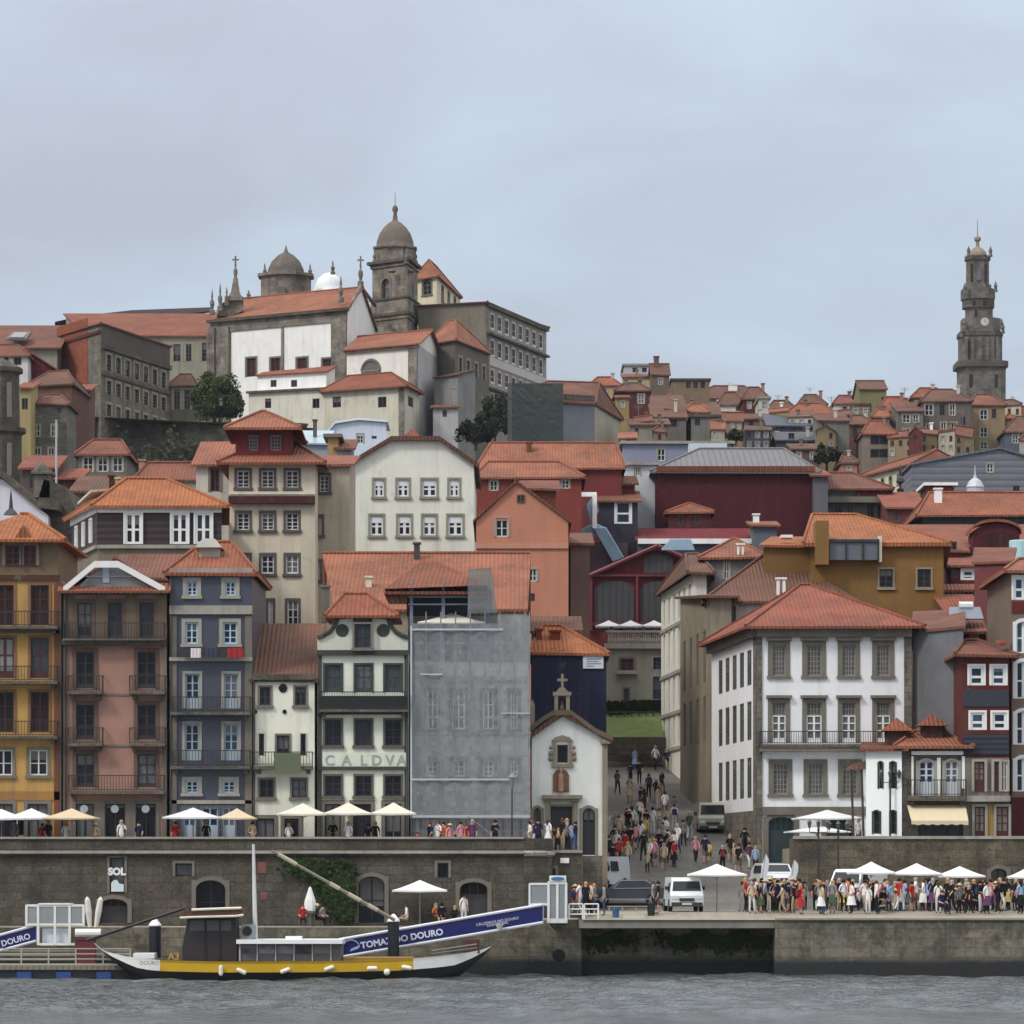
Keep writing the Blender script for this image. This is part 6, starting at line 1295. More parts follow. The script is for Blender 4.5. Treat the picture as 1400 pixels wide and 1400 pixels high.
# quay blocks
def qz(Y): return QZ + .36 * max(0, min(1, (Y - 212.3) / 4.5))
QZ = PZ(1258, 212); QS = stone((122, 112, 90), 1.1, .5, .75, name="quay masonry"); QP = plaster((150, 144, 130), .5, name="quay paving")
def wet(base, name):
    n = NT(name); g = n.n("ShaderNodeNewGeometry"); sp_ = n.n("ShaderNodeSeparateXYZ"); n.l(g.outputs["Position"], sp_.inputs[0])
    uv = n.n("ShaderNodeUVMap").outputs[0]; br = n.n("ShaderNodeTexBrick"); br.inputs["Scale"].default_value = 1; br.inputs["Brick Width"].default_value = 1.2; br.inputs["Row Height"].default_value = .5; br.inputs["Mortar Size"].default_value = .02
    c = lin(base); br.inputs["Color1"].default_value = (*dk(c, 1.1), 1); br.inputs["Color2"].default_value = (*dk(c, .85), 1); br.inputs["Mortar"].default_value = (*dk(c, .55), 1); n.l(uv, br.inputs["Vector"])
    a = n.noise(uv, .55, 9, .78); b2 = n.noise(uv, 3, 6, .75)
    ad = n.n("ShaderNodeMath", operation="MULTIPLY_ADD"); ad.inputs[1].default_value = .9; n.l(a, ad.inputs[0]); n.l(sp_.outputs[2], ad.inputs[2])
    col = n.mix(n.ramp(a, [(.44, (0,) * 3), (.58, (.85,) * 3)]), br.outputs[0], (.045, .04, .03))
    col = n.mix(n.ramp(n.noise(uv, 1.0, 6, .7, (1.1, .1, 1)), [(.5, (0,) * 3), (.68, (.7,) * 3)]), col, (.16, .15, .125)); col = n.mix(n.ramp(n.noise(uv, .25, 5, .7), [(.5, (0,) * 3), (.7, (.6,) * 3)]), col, (.03, .038, .018)); col = n.mix(1.0, col, n.ramp(b2, [(.3, (.65,) * 3), (.7, (1.25,) * 3)]), "MULTIPLY")
    # tidal zone: algae-dark stone below the high water mark
    col = n.mix(n.ramp(ad.outputs[0], [(.0, (1,) * 3), (1.0, (1,) * 3)]) if False else 0.0, col, col)
    mr = n.n("ShaderNodeMapRange"); mr.inputs["From Min"].default_value = 1.15; mr.inputs["From Max"].default_value = 1.5; mr.inputs["To Min"].default_value = 1; mr.inputs["To Max"].default_value = 0; n.l(ad.outputs[0], mr.inputs["Value"])
    col = n.mix(mr.outputs[0], col, (.012, .014, .016)); n.base(col); n.rough(.8); n.bump(b2, .5, .05); return n.m
WQ = wet((122, 115, 98), "tidal quay masonry")
m = M().box(PX(1060, 212), 140, 212, 217.6, -2.4, QZ); solo("quay_wall", m, WQ, "tan stone quay block jutting out below the crowd on the right", "wall", (30, 212, -2.4))
m = M().box(PX(1060, 212) - .0, 140, 211.9, 212.4, QZ + .003, QZ + .1); solo("kerb", m, QP, "pale stone coping along the edge of the right quay block", "kerb", (30, 212, QZ))
m = M().box(PX(660, 214), PX(1060, 212) - .01, 214.9, 217.6, -2.4, QZ - .43); solo("quay_wall", m, WQ, "recessed quay wall with green growth under the concrete deck", "wall", (10, 216, -2.4))
m = M().box(PX(792, 212), PX(1060, 212) - .01, 212.4, 217.6, QZ - .42, QZ); solo("deck", m, plaster((140, 136, 126), .8), "overhanging concrete deck slab above the recessed quay wall", "deck", (10, 212.4, QZ - .4))
QL = PZ(1268, 214.4); m = M().box(-140, PX(724, 214), 214.4, 217.6, -2.4, QL).box(PX(724, 214) + .01, PX(795, 214), 213.9, 217.6, -2.4, QZ - .02); solo("quay_wall", m, WQ, "long low stone quay wall behind the moored boat", "wall", (-20, 214, -2.4))
structure("quay", M().face([(-140, 214.4, QL + .004), (PX(724, 214), 214.4, QL + .004), (PX(724, 214), 219.6, QL + .004), (-140, 219.6, QL + .004)]).face([(PX(724, 214), 213.9, QZ), (PX(795, 214), 213.9, QZ), (PX(795, 214), 223.5, QZ), (PX(724, 214), 223.5, QZ)]).face([(PX(795, 214), 212.3, QZ + .006), (140, 212.3, QZ + .006), (140, 216.8, qz(217)), (PX(795, 214), 216.8, qz(217))]).face([(PX(795, 214), 216.8, qz(217)), (140, 216.8, qz(217)), (140, 225.2, qz(217)), (PX(795, 214), 225.2, qz(217))]), QP)
# promenade ground behind the crowd up to the right terrace wall
# growth on the recessed wall
m = M(); rr = random.Random(8)
for k in range(1700):
    x = rr.gauss(rr.choice([940, 985, 1020]), 22) if k % 4 else rr.gauss(830, 18)
    if not (800 < x < 1056): continue
    y = 1277 + abs(rr.gauss(0, 9)) + 4 * math.sin(x * .11); p = P(x, y, 214.75 + rr.uniform(-.1, .1)); s2 = rr.uniform(.05, .12)
    m.face([p + Vector((-s2, 0, 0)), p + Vector((0, -s2 * .6, -s2 * 1.4)), p + Vector((s2, 0, 0)), p + Vector((0, -s2 * .2, s2))])
solo("creeper", m, leaves((48, 58, 30)), "green creeper hanging on the recessed quay wall under the deck", "creeper", P(940, 1290, 215.8))

# left terrace wall (curving back at its right end)
YL = 219.5; ZP = PZ(1146, YL); SW = stone((92, 87, 78), 1.0, .45, .8, name="terrace masonry"); 
style("vault", sur=.22, smat=GRT, fmat=paint((26, 26, 32)), glass="dark", cols=2, rows=2, arch=.3, sill=0, rec=.5, part="vault_door")
style("vault2", sur=.22, smat=GRT, fmat=paint((60, 58, 60)), glass="wood", cols=3, rows=1, arch=.25, sill=0, rec=.5, part="vault_door", door=.7)
style("wallslit", sur=.14, smat=GRT, fmat=paint((20, 20, 24)), glass="dark", rows=1, cols=1, sill=0, rec=.3)
b = Bld("terrace_wall", "massive dark stone terrace wall with vault doors below the riverside houses", (-400, 716, YL, 4), 1146, SW, "wall", zb=QL - .3)
b.win(268, 308, 1203, 1262, "vault"); b.win(490, 526, 1198, 1262, "vault"); b.win(629, 666, 1207, 1262, "vault2"); b.win(137, 174, 1228, 1262, "vault2"); b.win(598, 613, 1180, 1200, "wallslit"); b.win(240, 262, 1181, 1198, "wallslit"); b.win(150, 170, 1172, 1221, "wallslit")
b.band(1163, 1167, GRL, pr=.3); b.band(1167, 1170, GR2, pr=.15); b.band(1144, 1147, GRL, pr=.12, name="coping"); b.ze -= .0; b.finish()
sx, sy = PX(160, YL), YL - .02
text_part("SOL", .52, WP, b.root, (sx, sy - .1, PZ(1196, YL)), bold=.03)
m = M().prism([P(x, y, YL - .1) for x, y in ((152, 1219), (152, 1207), (156, 1203), (160, 1203), (163, 1208), (169, 1209), (169, 1219))], (0, .05, 0)); part("sign_motif", m, paint((200, 215, 218)), b.root)
m = M()
for (x0, y0, x1, y1) in ((352, 1178, 364, 1194), (356, 1220, 366, 1230)): m.box(PX(x0, YL), PX(x1, YL), YL - .03, YL, PZ(y1, YL), PZ(y0, YL))
part("faded_poster", m, plaster((130, 84, 78), .8), b.root)
# curved end
m = M(); prev = None; c0 = Vector((PX(716, YL), YL, 0)); r_ = 1.6
ring_ = [(c0.x, YL)] + [(c0.x + r_ * math.sin(R(a)) * 1.0, YL + r_ - r_ * math.cos(R(a))) for a in (20, 45, 70, 90)] + [(c0.x + r_, YL + 4)]
m.prism([(x, y, QZ - .3) for x, y in ring_] + [(c0.x, YL + 4, QZ - .3)], (0, 0, ZP - QZ + .3)); part("rounded_end", m, SW, b.root)
m = M(); zz = PZ(1167, YL)
for p, q in zip(ring_, ring_[1:]): m.tube((p[0], p[1], zz), (q[0], q[1], zz), .16)
part("string_course", m, GRL, b.root)
structure("terrace", M().box(-140, PX(716, YL), YL + 4.0, 245, 2.2, ZT), QP)
b = Bld("terrace_wall", "lower stone bastion wall in front of the chapel", (724, 796, 221, 7.5), 1164, SW, "wall", zb=QZ - .4); b.win(744, 760, 1186, 1225, "wallslit"); b.band(1162, 1166, GRL, pr=.1, name="coping")
m = M().box(PX(766, 221), PX(778, 221), 220.9, 221, PZ(1180, 221), PZ(1173, 221)); part("white_notice", m, WP, b.root); b.finish()
structure("terrace", M().box(PX(724, 221), PX(797, 226), 226.0, 246, 3, PZ(1170, 227)), QP)
# right terrace
b = Bld("terrace_wall", "mossy stone terrace wall behind the crowded quay on the right", (1084, 1700, 231.2, 3), 1146, stone((108, 100, 84), 1.0, .45, .85, name="mossy masonry"), "wall", zb=2.2)
b.win(1354, 1377, 1188, 1236, "vault"); b.band(1143, 1147, GRL, pr=.1, name="coping"); b.finish()
structure("terrace", M().box(PX(1084, 231), 140, 234.2, 258, 2, PZ(1160, 234)), QP)
# garden bank at the head of the street
gn = NT("lawn"); tg_ = gn.n("ShaderNodeTexCoord").outputs["Object"]; ga = gn.noise(tg_, 1.2, 6, .7); gn.base(gn.ramp(ga, [(.3, (.085, .12, .03)), (.7, (.15, .2, .06))])); gn.rough(.9)
m = M().face([P(826, 1010, 300), P(908, 1008, 300), P(910, 968, 305.8), P(826, 970, 305.8)]); structure("lawn_bank", m, gn.m)
m = M(); rr = random.Random(4)
for k in range(2600):
    x = rr.uniform(828, 906); y = rr.uniform(958, 972) + (0 if x > 862 else 7 * rr.random()); p = P(x, y, 304.8 + rr.uniform(-.3, .3)); s2 = rr.uniform(.07, .14); a = rr.uniform(0, 6.28); v = Vector((math.cos(a), math.sin(a) * .5, .4)) * s2; u = Vector((-.3, -.6, .8)) * s2
    m.face([p - v, p - u, p + v, p + u])
solo("hedge", m, leaves((46, 58, 30)), "clipped dark green hedge above the lawn bank at the street head", "hedge", P(868, 968, 305))
m = M()
for k in range(9): m.box(PX(826 + k * 10, 300) - .04, PX(826 + k * 10, 300) + .04, 304.2, 304.3, PZ(986, 304), PZ(972, 304))
m.tube(P(826, 974, 304.2), P(907, 974, 304.2), .05); solo("fence", m, dark_iron(), "thin dark railing between hedge and lawn bank", "fence", P(860, 980, 304))
solo("garden_wall", M().box(PX(826, 299.5), PX(910, 299.5), 299.5, 300, PZ(1032, 300), PZ(1008, 300)), SW, "low stone wall under the green lawn bank", "wall", P(866, 1020, 299.6))
# ivy on terrace wall
m = M(); rr = random.Random(12)
for k in range(4200):
    t_ = rr.random(); cx0, cy0, sx0, sy0 = rr.choice([(452, 1200, 15, 11), (440, 1188, 18, 6), (462, 1222, 11, 12), (470, 1240, 8, 9), (420, 1182, 12, 5), (466, 1205, 10, 16)]); x = rr.gauss(cx0, sx0); y = rr.gauss(cy0, sy0)
    if y < 1174 or y > 1262 or x > 488: continue
    p = P(x, y, YL - .12 - rr.random() * .35); s2 = rr.uniform(.06, .13); a = rr.uniform(0, 6.28); v = Vector((math.cos(a), -.3, math.sin(a))) * s2; u = Vector((-math.sin(a), -.3, math.cos(a))) * s2
    m.face([p - v, p - u, p + v, p + u])
solo("ivy", m, leaves((44, 58, 34)), "dark green ivy spilling down the left terrace wall", "ivy", P(450, 1215, YL))

# ------------------------------------------------------------------ umbrellas
def make_umbrella(col, nm, w=3.0, n=4):
    t = thing("umbrella", nm, "umbrella", (0, 0, 0)); hw = w / 2; m = M(); hv = .1; rise = .62
    if n == 4:
        cs = [(-hw, -hw), (hw, -hw), (hw, hw), (-hw, hw)]
        k = 5
        for i in range(4):
            a, b_ = Vector(cs[i]), Vector(cs[(i + 1) % 4])
            for j in range(k):
                s0, s1 = j / k, (j + 1) / k
                def pp(s_, v_): q = a.lerp(b_, v_) * s_; sag = .05 * math.sin(math.pi * s_) ; return (q.x, q.y, rise * (1 - s_) ** 1.15 - sag * .3 - (.035 * math.sin(math.pi * v_) * s_))
                for v0, v1 in ((0, .5), (.5, 1)):
                    m.face([pp(s0, v0), pp(s0, v1), pp(s1, v1), pp(s1, v0)])
            for v0, v1 in ((0, .5), (.5, 1)):
                p0, p1 = pp(1, v0), pp(1, v1); m.face([p0, p1, (p1[0], p1[1], p1[2] - hv), (p0[0], p0[1], p0[2] - hv)])
    me = m.mesh("canopy", cloth(col, trans=.15)); inst("canopy", me, t, (0, 0, 2.25))
    inst("pole", M().tube((0, 0, 0), (0, 0, 2.85), .035).mesh("pole", paint((150, 150, 150))), t)
    q = M()
    for cx2, cy2 in ((-1, -1), (1, -1), (1, 1), (-1, 1)): q.tube((0, 0, 2.0), (cx2 * hw * .55, cy2 * hw * .55, 2.42), .015, n=4)
    inst("ribs", q.mesh("ribs", paint((130, 120, 105))), t)
    return t
UW = {"white": (228, 230, 230), "cream": (222, 204, 172), "ivory": (228, 223, 208)}
UM = {}
def umb(col, x, ytop, Y, wpx, label, group, rz=0, zg=None):
    w = wpx * Y / F; zt_ = PZ(ytop, Y)
    if col not in UM: UM[col] = make_umbrella(UW[col], label); t = UM[col]
    else: t = clone(UM[col], (0, 0, 0), label=label)
    sc = w / 3.0; zg = zg if zg is not None else zt_ - 2.87; t["label"] = label; t["group"] = group
    h = zt_ - zg; t.location = (PX(x, Y), Y, zg); t.scale = (sc, sc, h / 2.87 ); t.rotation_euler = (0, 0, rz); return t
g = "umbrellas along the left terrace"
YU = 221.8
for col, x, yt, w_, lb in (("white", 2, 1106, 72, "white umbrella cut off by the left edge in front of the yellow house"), ("white", 43, 1105, 68, "white umbrella in front of the yellow house's right door"), ("cream", 98, 1105, 72, "peach cream umbrella in front of the pink house's left door"), ("white", 264, 1104, 78, "broad bright white umbrella before the blue tiled house"), ("cream", 324, 1105, 52, "small cream umbrella at the right side of the blue tiled house"), ("ivory", 414, 1098, 68, "ivory umbrella before the low white house with the awning"), ("ivory", 476, 1097, 66, "ivory umbrella before the left doors of the sign band house"), ("ivory", 538, 1097, 62, "pale umbrella beside the scaffold netting's left edge")):
    umb(col, x, yt, YU, w_, lb, g, zg=ZT)
umb("white", 574, 1203, 217.4, 74, "white umbrella on the low quay between the vault doors", "umbrellas along the low quay", zg=QL)
umb("ivory", 618, 838, YF + 3, 92, "broad ivory umbrella on the roof terrace behind the netting", "rooftop umbrellas", zg=PZ(905, YF + 1.6))
g = "umbrellas on the market hall terrace"
for x, lb in ((832, "leftmost white umbrella below the iron market hall"), (862, "middle white umbrella below the iron market hall"), (894, "rightmost white umbrella below the iron market hall")): umb("white", x, 848, 307.5, 36, lb, g, zg=PZ(884, 306))
g = "umbrellas by the white mansion"
umb("white", 1131, 1107, 236.5, 92, "tall white umbrella in front of the mansion's garage doors", g, zg=PZ(1160, 234)); umb("white", 1117, 1128, 232.2 + 3, 86, "lower white umbrella just below the tall one by the mansion", g, zg=PZ(1160, 234) - .4)
g = "large white umbrellas on the crowded quay"
for x, yt, w_, Y, lb in ((980, 1181, 78, 219, "large white umbrella beside the white van"), (1191, 1178, 62, 224, "left white umbrella of the quay row under the terrace wall"), (1253, 1180, 64, 224, "middle white umbrella of the quay row under the terrace wall"), (1312, 1184, 64, 224, "right white umbrella of the quay row left of the arched door"), (1404, 1186, 50, 224, "white umbrella cut off by the right edge of the quay")):
    umb("white", x, yt, Y, w_, lb, g, zg=max(qz(Y), terrain(0, Y)))
# closed parasol
t = thing("closed_umbrella", "folded white umbrella standing before the ivy", "umbrella", P(424, 1262, 217)); part("canopy", M().lathe(P(424, 1249, 217), [(.1, 0), (.4, .15), (.3, .7), (.08, 1.35), (.02, 1.42)], 8), cloth((220, 222, 220)), t); part("pole", M().tube(P(424, 1264, 217), P(424, 1247, 217), .04), paint((120, 120, 120)), t)

# lamp posts
def lamp(x, yb, yt, Y, label):
    t = thing("street_lamp", label, "street lamp", P(x, yb, Y)); h = PZ(yt, Y) - PZ(yb, Y)
    part("post", M().lathe(P(x, yb, Y), [(.14, 0), (.1, .3), (.06, .6), (.05, h - .7), (.09, h - .6), (.05, h - .5)], 8), dark_iron(), t)
    m = M().box(PX(x, Y) - .5, PX(x, Y) + .5, Y - .02, Y + .02, PZ(yt, Y) - .75, PZ(yt, Y) - .71)
    for dx in (-.5, .5): m.tube((PX(x, Y) + dx, Y, PZ(yt, Y) - .74), (PX(x, Y) + dx, Y, PZ(yt, Y) - .5), .02)
    part("arms", m, dark_iron(), t); m = M()
    for dx in (-.5, 0, .5): m.lathe((PX(x, Y) + dx, Y, PZ(yt, Y) - .5), [(.07, 0), (.13, .3), (.15, .33), (.03, .5)], 6)
    part("lanterns", m, paint((70, 72, 70), .3), t)
lamp(1119, 1205, 1120, 228.5, "black three lantern lamp post before the mansion's lower umbrella"); lamp(1146, 1208, 1122, 228.5, "black lamp post just right of the first one by the terrace wall")
lamp(1217, 1160, 1052, 232.9, "black lamp post against the whitewashed corner house") 
for x, y, Y, lb in ((700, 1060, 222, "wall lantern hanging in front of the scaffold netting near the chapel"),):
    t = thing("wall_lamp", lb, "street lamp", P(x, 1080, Y)); part("post", M().tube(P(x, 1172, Y), P(x, 1078, Y), .04), dark_iron(), t); part("lantern", M().lathe(P(x, 1078, Y), [(.08, 0), (.2, .55), (.24, .6), (.04, .85)], 6), paint((120, 124, 128), .3), t)

# ------------------------------------------------------------------ vehicles
GL = paint((22, 26, 32), .12, name="vehicle glass"); TY = paint((20, 20, 22), .8, name="tyre rubber"); RIM = paint((140, 142, 146), .35, .6, name="wheel rim"); LMP = paint((210, 212, 214), .15, name="lamp glass")
def shell(name, prof, hw, mat, parent, tum=.12, zt=1.0):
    """vehicle shell from a side profile [(y, z)], front at -y; roof narrower than the sill"""
    m = M(); zs = [z for _, z in prof]; zmax = max(zs); L, Rr = [], []
    for y, z in prof:
        f = hw - tum * max(0, (z - zt)) / max(.01, zmax - zt) if z > zt else hw; L.append(Vector((-f, y, z))); Rr.append(Vector((f, y, z)))
    n = len(prof); m.face(L); m.face(list(reversed(Rr)))
    for i in range(n): m.face([L[i], L[(i + 1) % n], Rr[(i + 1) % n], Rr[i]])
    me = m.mesh(name, mat); o = inst(name, me, parent); bv = o.modifiers.new("b", "BEVEL"); bv.width = .05; bv.segments = 2; bv.limit_method = "ANGLE"; return o
def wheel(parent, x, y, r=.33):
    w = inst("wheel", M().tube((-.1, 0, 0), (.1, 0, 0), r, n=18).mesh("wheel", TY), parent, (x, y, r)); inst("rim", M().tube((-.115, 0, 0), (.115, 0, 0), r * .6, n=12).mesh("rim", RIM), w); return w
def vehicle(label, kind, loc, rz, col, prof, hw, L, glass, lamps, name, cat, roofcol=None, whs=None, extra=None):
    t = thing(name, label, cat, loc, None, rz); body = shell("body", prof, hw, paint(col, .25, .1, .15, name="car paint"), t)
    for nm, q in glass:
        for g_ in (q if isinstance(q, list) else [q]): inst(nm, g_.mesh(nm, GL), t)
    for x, z_, y_ in lamps: inst("headlight", M().box(x - .16, x + .16, y_ - .03, y_ + .04, z_ - .09, z_ + .09).mesh("headlight", LMP), t)
    for x in (-hw + .06, hw - .06):
        for y in whs: wheel(t, x, y)
    inst("bumper", M().box(-hw + .05, hw - .05, prof[0][0] - .06, prof[0][0] + .1, .28, .5).mesh("bumper", paint((48, 48, 50), .6)), t)
    inst("grille", M().box(-.4, .4, prof[1][0] - .03, prof[1][0] + .05, .56, .72).mesh("grille", BLK), t)
    inst("number_plate", M().box(-.26, .26, prof[0][0] - .09, prof[0][0] - .05, .36, .47).mesh("number_plate", paint((200, 200, 190), .4)), t)
    for x in (-hw - .1, hw + .1): inst("mirror", M().box(x - .09, x + .09, prof[0][0] + 1.05, prof[0][0] + 1.15, 1.15, 1.35).mesh("mirror", BLK), t)
    return t
def facing(prof, seg, hw, f0=.12, f1=.9, zt=1.0, tum=.12):
    """glass lying on segment seg of the shell profile"""
    zmax = max(z for _, z in prof); (ya, za), (yb, zb) = prof[seg], prof[seg + 1]; n = Vector((0, -(zb - za), (yb - ya))).normalized() * .015
    def pt(f, sg): y, z = ya + (yb - ya) * f, za + (zb - za) * f; w_ = hw - tum * max(0, z - zt) / (zmax - zt) - .1; return Vector((sg * w_, y, z)) + n
    q = [pt(f0, -1), pt(f0, 1), pt(f1, 1), pt(f1, -1)]; return M().prism(q, n * -1.8)
def facing_old(y0, hw, z0, z1, y1=None):
    y1 = y1 if y1 is not None else y0 + .35; a = hw - .14; c = hw - .26; return M().hexa([(-a, y0 - .01, z0), (a, y0 - .01, z0), (a, y0 + .04, z0), (-a, y0 + .04, z0), (-c, y1 - .01, z1), (c, y1 - .01, z1), (c, y1 + .04, z1), (-c, y1 + .04, z1)])
def sideg(hw, y0, y1, z0, z1, sl=.2, zmax=1.8):
    r = []
    for s2 in (-1, 1):
        def w_(z): return hw - .12 * max(0, z - 1.0) / (zmax - 1.0) + .012
        q = [Vector((s2 * w_(z0), y0, z0)), Vector((s2 * w_(z0), y1, z0)), Vector((s2 * w_(z1), y1 - .05, z1)), Vector((s2 * w_(z1), y0 + sl, z1))]
        r.append(M().prism(q, (-s2 * .03, 0, 0)))
    return r
FV = [(-2.2, .3), (-2.25, .85), (-2.12, 1.02), (-1.85, 1.68), (-1.65, 1.8), (2.2, 1.82), (2.2, .3)]
MB_ = [(-2.5, .3), (-2.55, .95), (-2.4, 1.1), (-2.1, 1.85), (-1.8, 1.95), (2.5, 1.95), (2.5, .3)]
VP = [(-2.5, .3), (-2.55, .85), (-2.35, 1.0), (-1.85, 1.75), (-1.6, 1.85), (2.4, 1.87), (2.5, 1.7), (2.5, .3)]
def gz(x, Y): return terrain(0, Y)
vehicle("white delivery van parked facing the river on the quay", "van", (PX(937, 217.2), 220.2, qz(220) + .01), R(3), (224, 228, 232), FV, .88, 4.4, [("windscreen", facing(FV, 2, .88)), ("side_window", sideg(.88, -1.6, -.4, 1.05, 1.55))], [(-.62, .78, -2.25), (.62, .78, -2.25)], "van", "van", whs=(-1.4, 1.4))
vehicle("beige grey minibus parked up the street by the mansion wall", "minibus", (PX(973, 253), 255.6, gz(0, 252.5) + .05), R(2), (172, 170, 154), MB_, .9, 5, [("windscreen", facing(MB_, 2, .9))], [(-.66, .75, -2.55), (.66, .75, -2.55)], "minibus", "minibus", whs=(-1.5, 1.5))
WC = [(-2.1, .3), (-2.15, .7), (-1.9, .95), (-1.2, 1.02), (-.7, 1.5), (1.4, 1.55), (2.1, 1.1), (2.1, .3)]
CP = [(-2.15, .3), (-2.2, .62), (-2.0, .82), (-1.0, .92), (-.35, 1.4), (.9, 1.44), (1.75, 1.0), (2.15, .9), (2.2, .35)]
vehicle("long dark grey car seen side on at the bottom of the street", "car", (PX(858, 226), 226.4, gz(0, 226.4) + .02), R(-90), (62, 64, 70), CP, .88, 4.4, [("side_window", sideg(.88, -.75, 1.3, .95, 1.34, .35, 1.44)), ("windscreen", facing(CP, 3, .88))], [(-.6, .68, -2.18), (.6, .68, -2.18)], "car", "car", whs=(-1.35, 1.35))
dc = [o for o in COL.objects if o.get("label", "").startswith("long dark grey car")][0]
for s2 in (-1, 1):
    m = M(); q = [(-.78, .93), (-.38, 1.36), (.95, 1.38), (1.5, 1.08)]; w_ = lambda z: s2 * (.9 - .12 * max(0, z - 1) / .44 + .01)
    for a_, b_ in zip(q, q[1:]): m.tube((w_(a_[1]), a_[0], a_[1]), (w_(b_[1]), b_[0], b_[1]), .022, n=5)
    m.tube((w_(.9), -.78, .92), (w_(.9), 1.55, .95), .018, n=5); m.tube((w_(.3), -1.9, .34), (w_(.3), 1.9, .34), .025, n=5); inst("window_trim", m.mesh("window_trim", paint((170, 172, 176), .3, .7)), dc)
vehicle("silver white van parked at an angle behind the dark grey car", "van", (PX(822, 231), 232.6, gz(0, 232.6) - .1), R(-22), (196, 200, 206), VP, .9, 5, [("windscreen", facing(VP, 2, .9)), ("side_window", sideg(.9, -1.9, -.9, 1.05, 1.6, .3, 1.87)), ("rear_window", sideg(.9, -.6, .6, 1.05, 1.6, .02, 1.87))], [(-.6, .8, -2.5), (.6, .8, -2.5)], "van", "van", whs=(-1.5, 1.5))
vehicle("white and black car behind the crowd beside the mansion corner", "car", (PX(1060, 229), 231, gz(0, 231) + .1), R(8), (200, 204, 210), WC, .88, 4.2, [("windscreen", facing(WC, 3, .88)), ("side_window", sideg(.88, -.9, 1.3, 1.0, 1.42, .3, 1.55))], [(-.62, .78, -2.12), (.62, .78, -2.12)], "car", "car", whs=(-1.3, 1.3))
vehicle("white service truck under the left quay umbrella", "truck", (PX(1176, 227), 227.8, gz(0, 227.8) - .05), R(-24), (222, 226, 228), VP, .9, 5, [("windscreen", facing(VP, 2, .9)), ("side_window", sideg(.9, -1.9, -.9, 1.05, 1.6, .3, 1.87))], [(-.62, .78, -2.5), (.62, .78, -2.5)], "truck", "truck", whs=(-1.5, 1.5))

# feather flags, bins, fences, small furniture on the quay
for x, yb, yt, lb in ((1046, 1222, 1168, "white feather flag leaning right in front of the crowd"), (1088, 1210, 1176, "slim white feather banner by the terrace wall corner")):
    t = thing("feather_flag", lb, "flag", P(x - 8, yb, 221)); h = PZ(yt, 221) - PZ(yb, 221); p0 = P(x - 8, yb, 221); m = M(); n = 8
    L_ = [(p0 + Vector((.08 * k * k / n * .9 * h / 2.2 * .6, 0, h * k / n))) for k in range(n + 1)]; wd_ = [.02, .22, .3, .34, .36, .36, .34, .26, .04]
    for k in range(n): m.face([L_[k], L_[k] + Vector((wd_[k], -.02, 0)), L_[k + 1] + Vector((wd_[k + 1], -.02, 0)), L_[k + 1]])
    part("banner", m, cloth((200, 204, 210)), t); part("pole", M().tube(L_[0] - Vector((0, 0, .4)), L_[-1], .015), paint((90, 90, 90)), t)
def box_thing(name, label, cat, x0, x1, y0, y1, Y, dep, mat, group=None):
    a, c = PX(x0, Y), PX(x1, Y); z0, z1 = PZ(y1, Y), PZ(y0, Y)
    return solo(name, M().lathe(((a + c) / 2, Y + dep / 2, z0), [((c - a) * .55, 0), ((c - a) * .62, (z1 - z0) * .9), ((c - a) * .7, (z1 - z0) * .92), ((c - a) * .66, z1 - z0)], 12), mat, label, cat, ((a + c) / 2, Y, z0), group)
box_thing("bin", "blue plastic barrel near the white gangway railings", "bin", 838, 846, 1241, 1256, 213.5, .6, paint((52, 84, 128), .4)); box_thing("bin", "black tub with white top at the quay edge left of the van", "bin", 886, 895, 1234, 1253, 214.5, .6, paint((24, 24, 28), .5))
def stall(x0, x1, label, col):
    t = thing("low_wall", label, "wall", P(x0, 1256, 213.2)); part("slab", M().box(PX(x0, 213), PX(x1, 213), 213.2, 213.6, QZ, QZ + .22), plaster(col), t); return t
stall(852, 882, "pale concrete block on the quay edge beside the blue barrel", (196, 198, 180))
t = thing("railing", "white painted railings beside the gangway booth", "railing", P(790, 1256, 212.8)); m = M()
for x in (778, 797, 799, 818): m.tube(P(x, 1257, 212.8), P(x, 1236, 212.8), .045)
for y in (1236, 1243, 1250): m.tube(P(778, y, 212.8), P(797, y, 212.8), .035); m.tube(P(799, y, 212.8), P(818, y, 212.8), .035)
part("bars", m, WP, t)
t = thing("railing", "long low pale kerb rail in front of the dark grey car", "railing", P(870, 1240, 219)); part("bar", M().box(PX(830, 219), PX(905, 219), 219, 219.15, PZ(1240, 219), PZ(1238.4, 219)), GRL, t); m = M()
for x in (832, 850, 868, 886, 902): m.box(PX(x, 219), PX(x, 219) + .08, 219.02, 219.12, QZ, PZ(1240, 219))
part("posts", m, GRL, t)
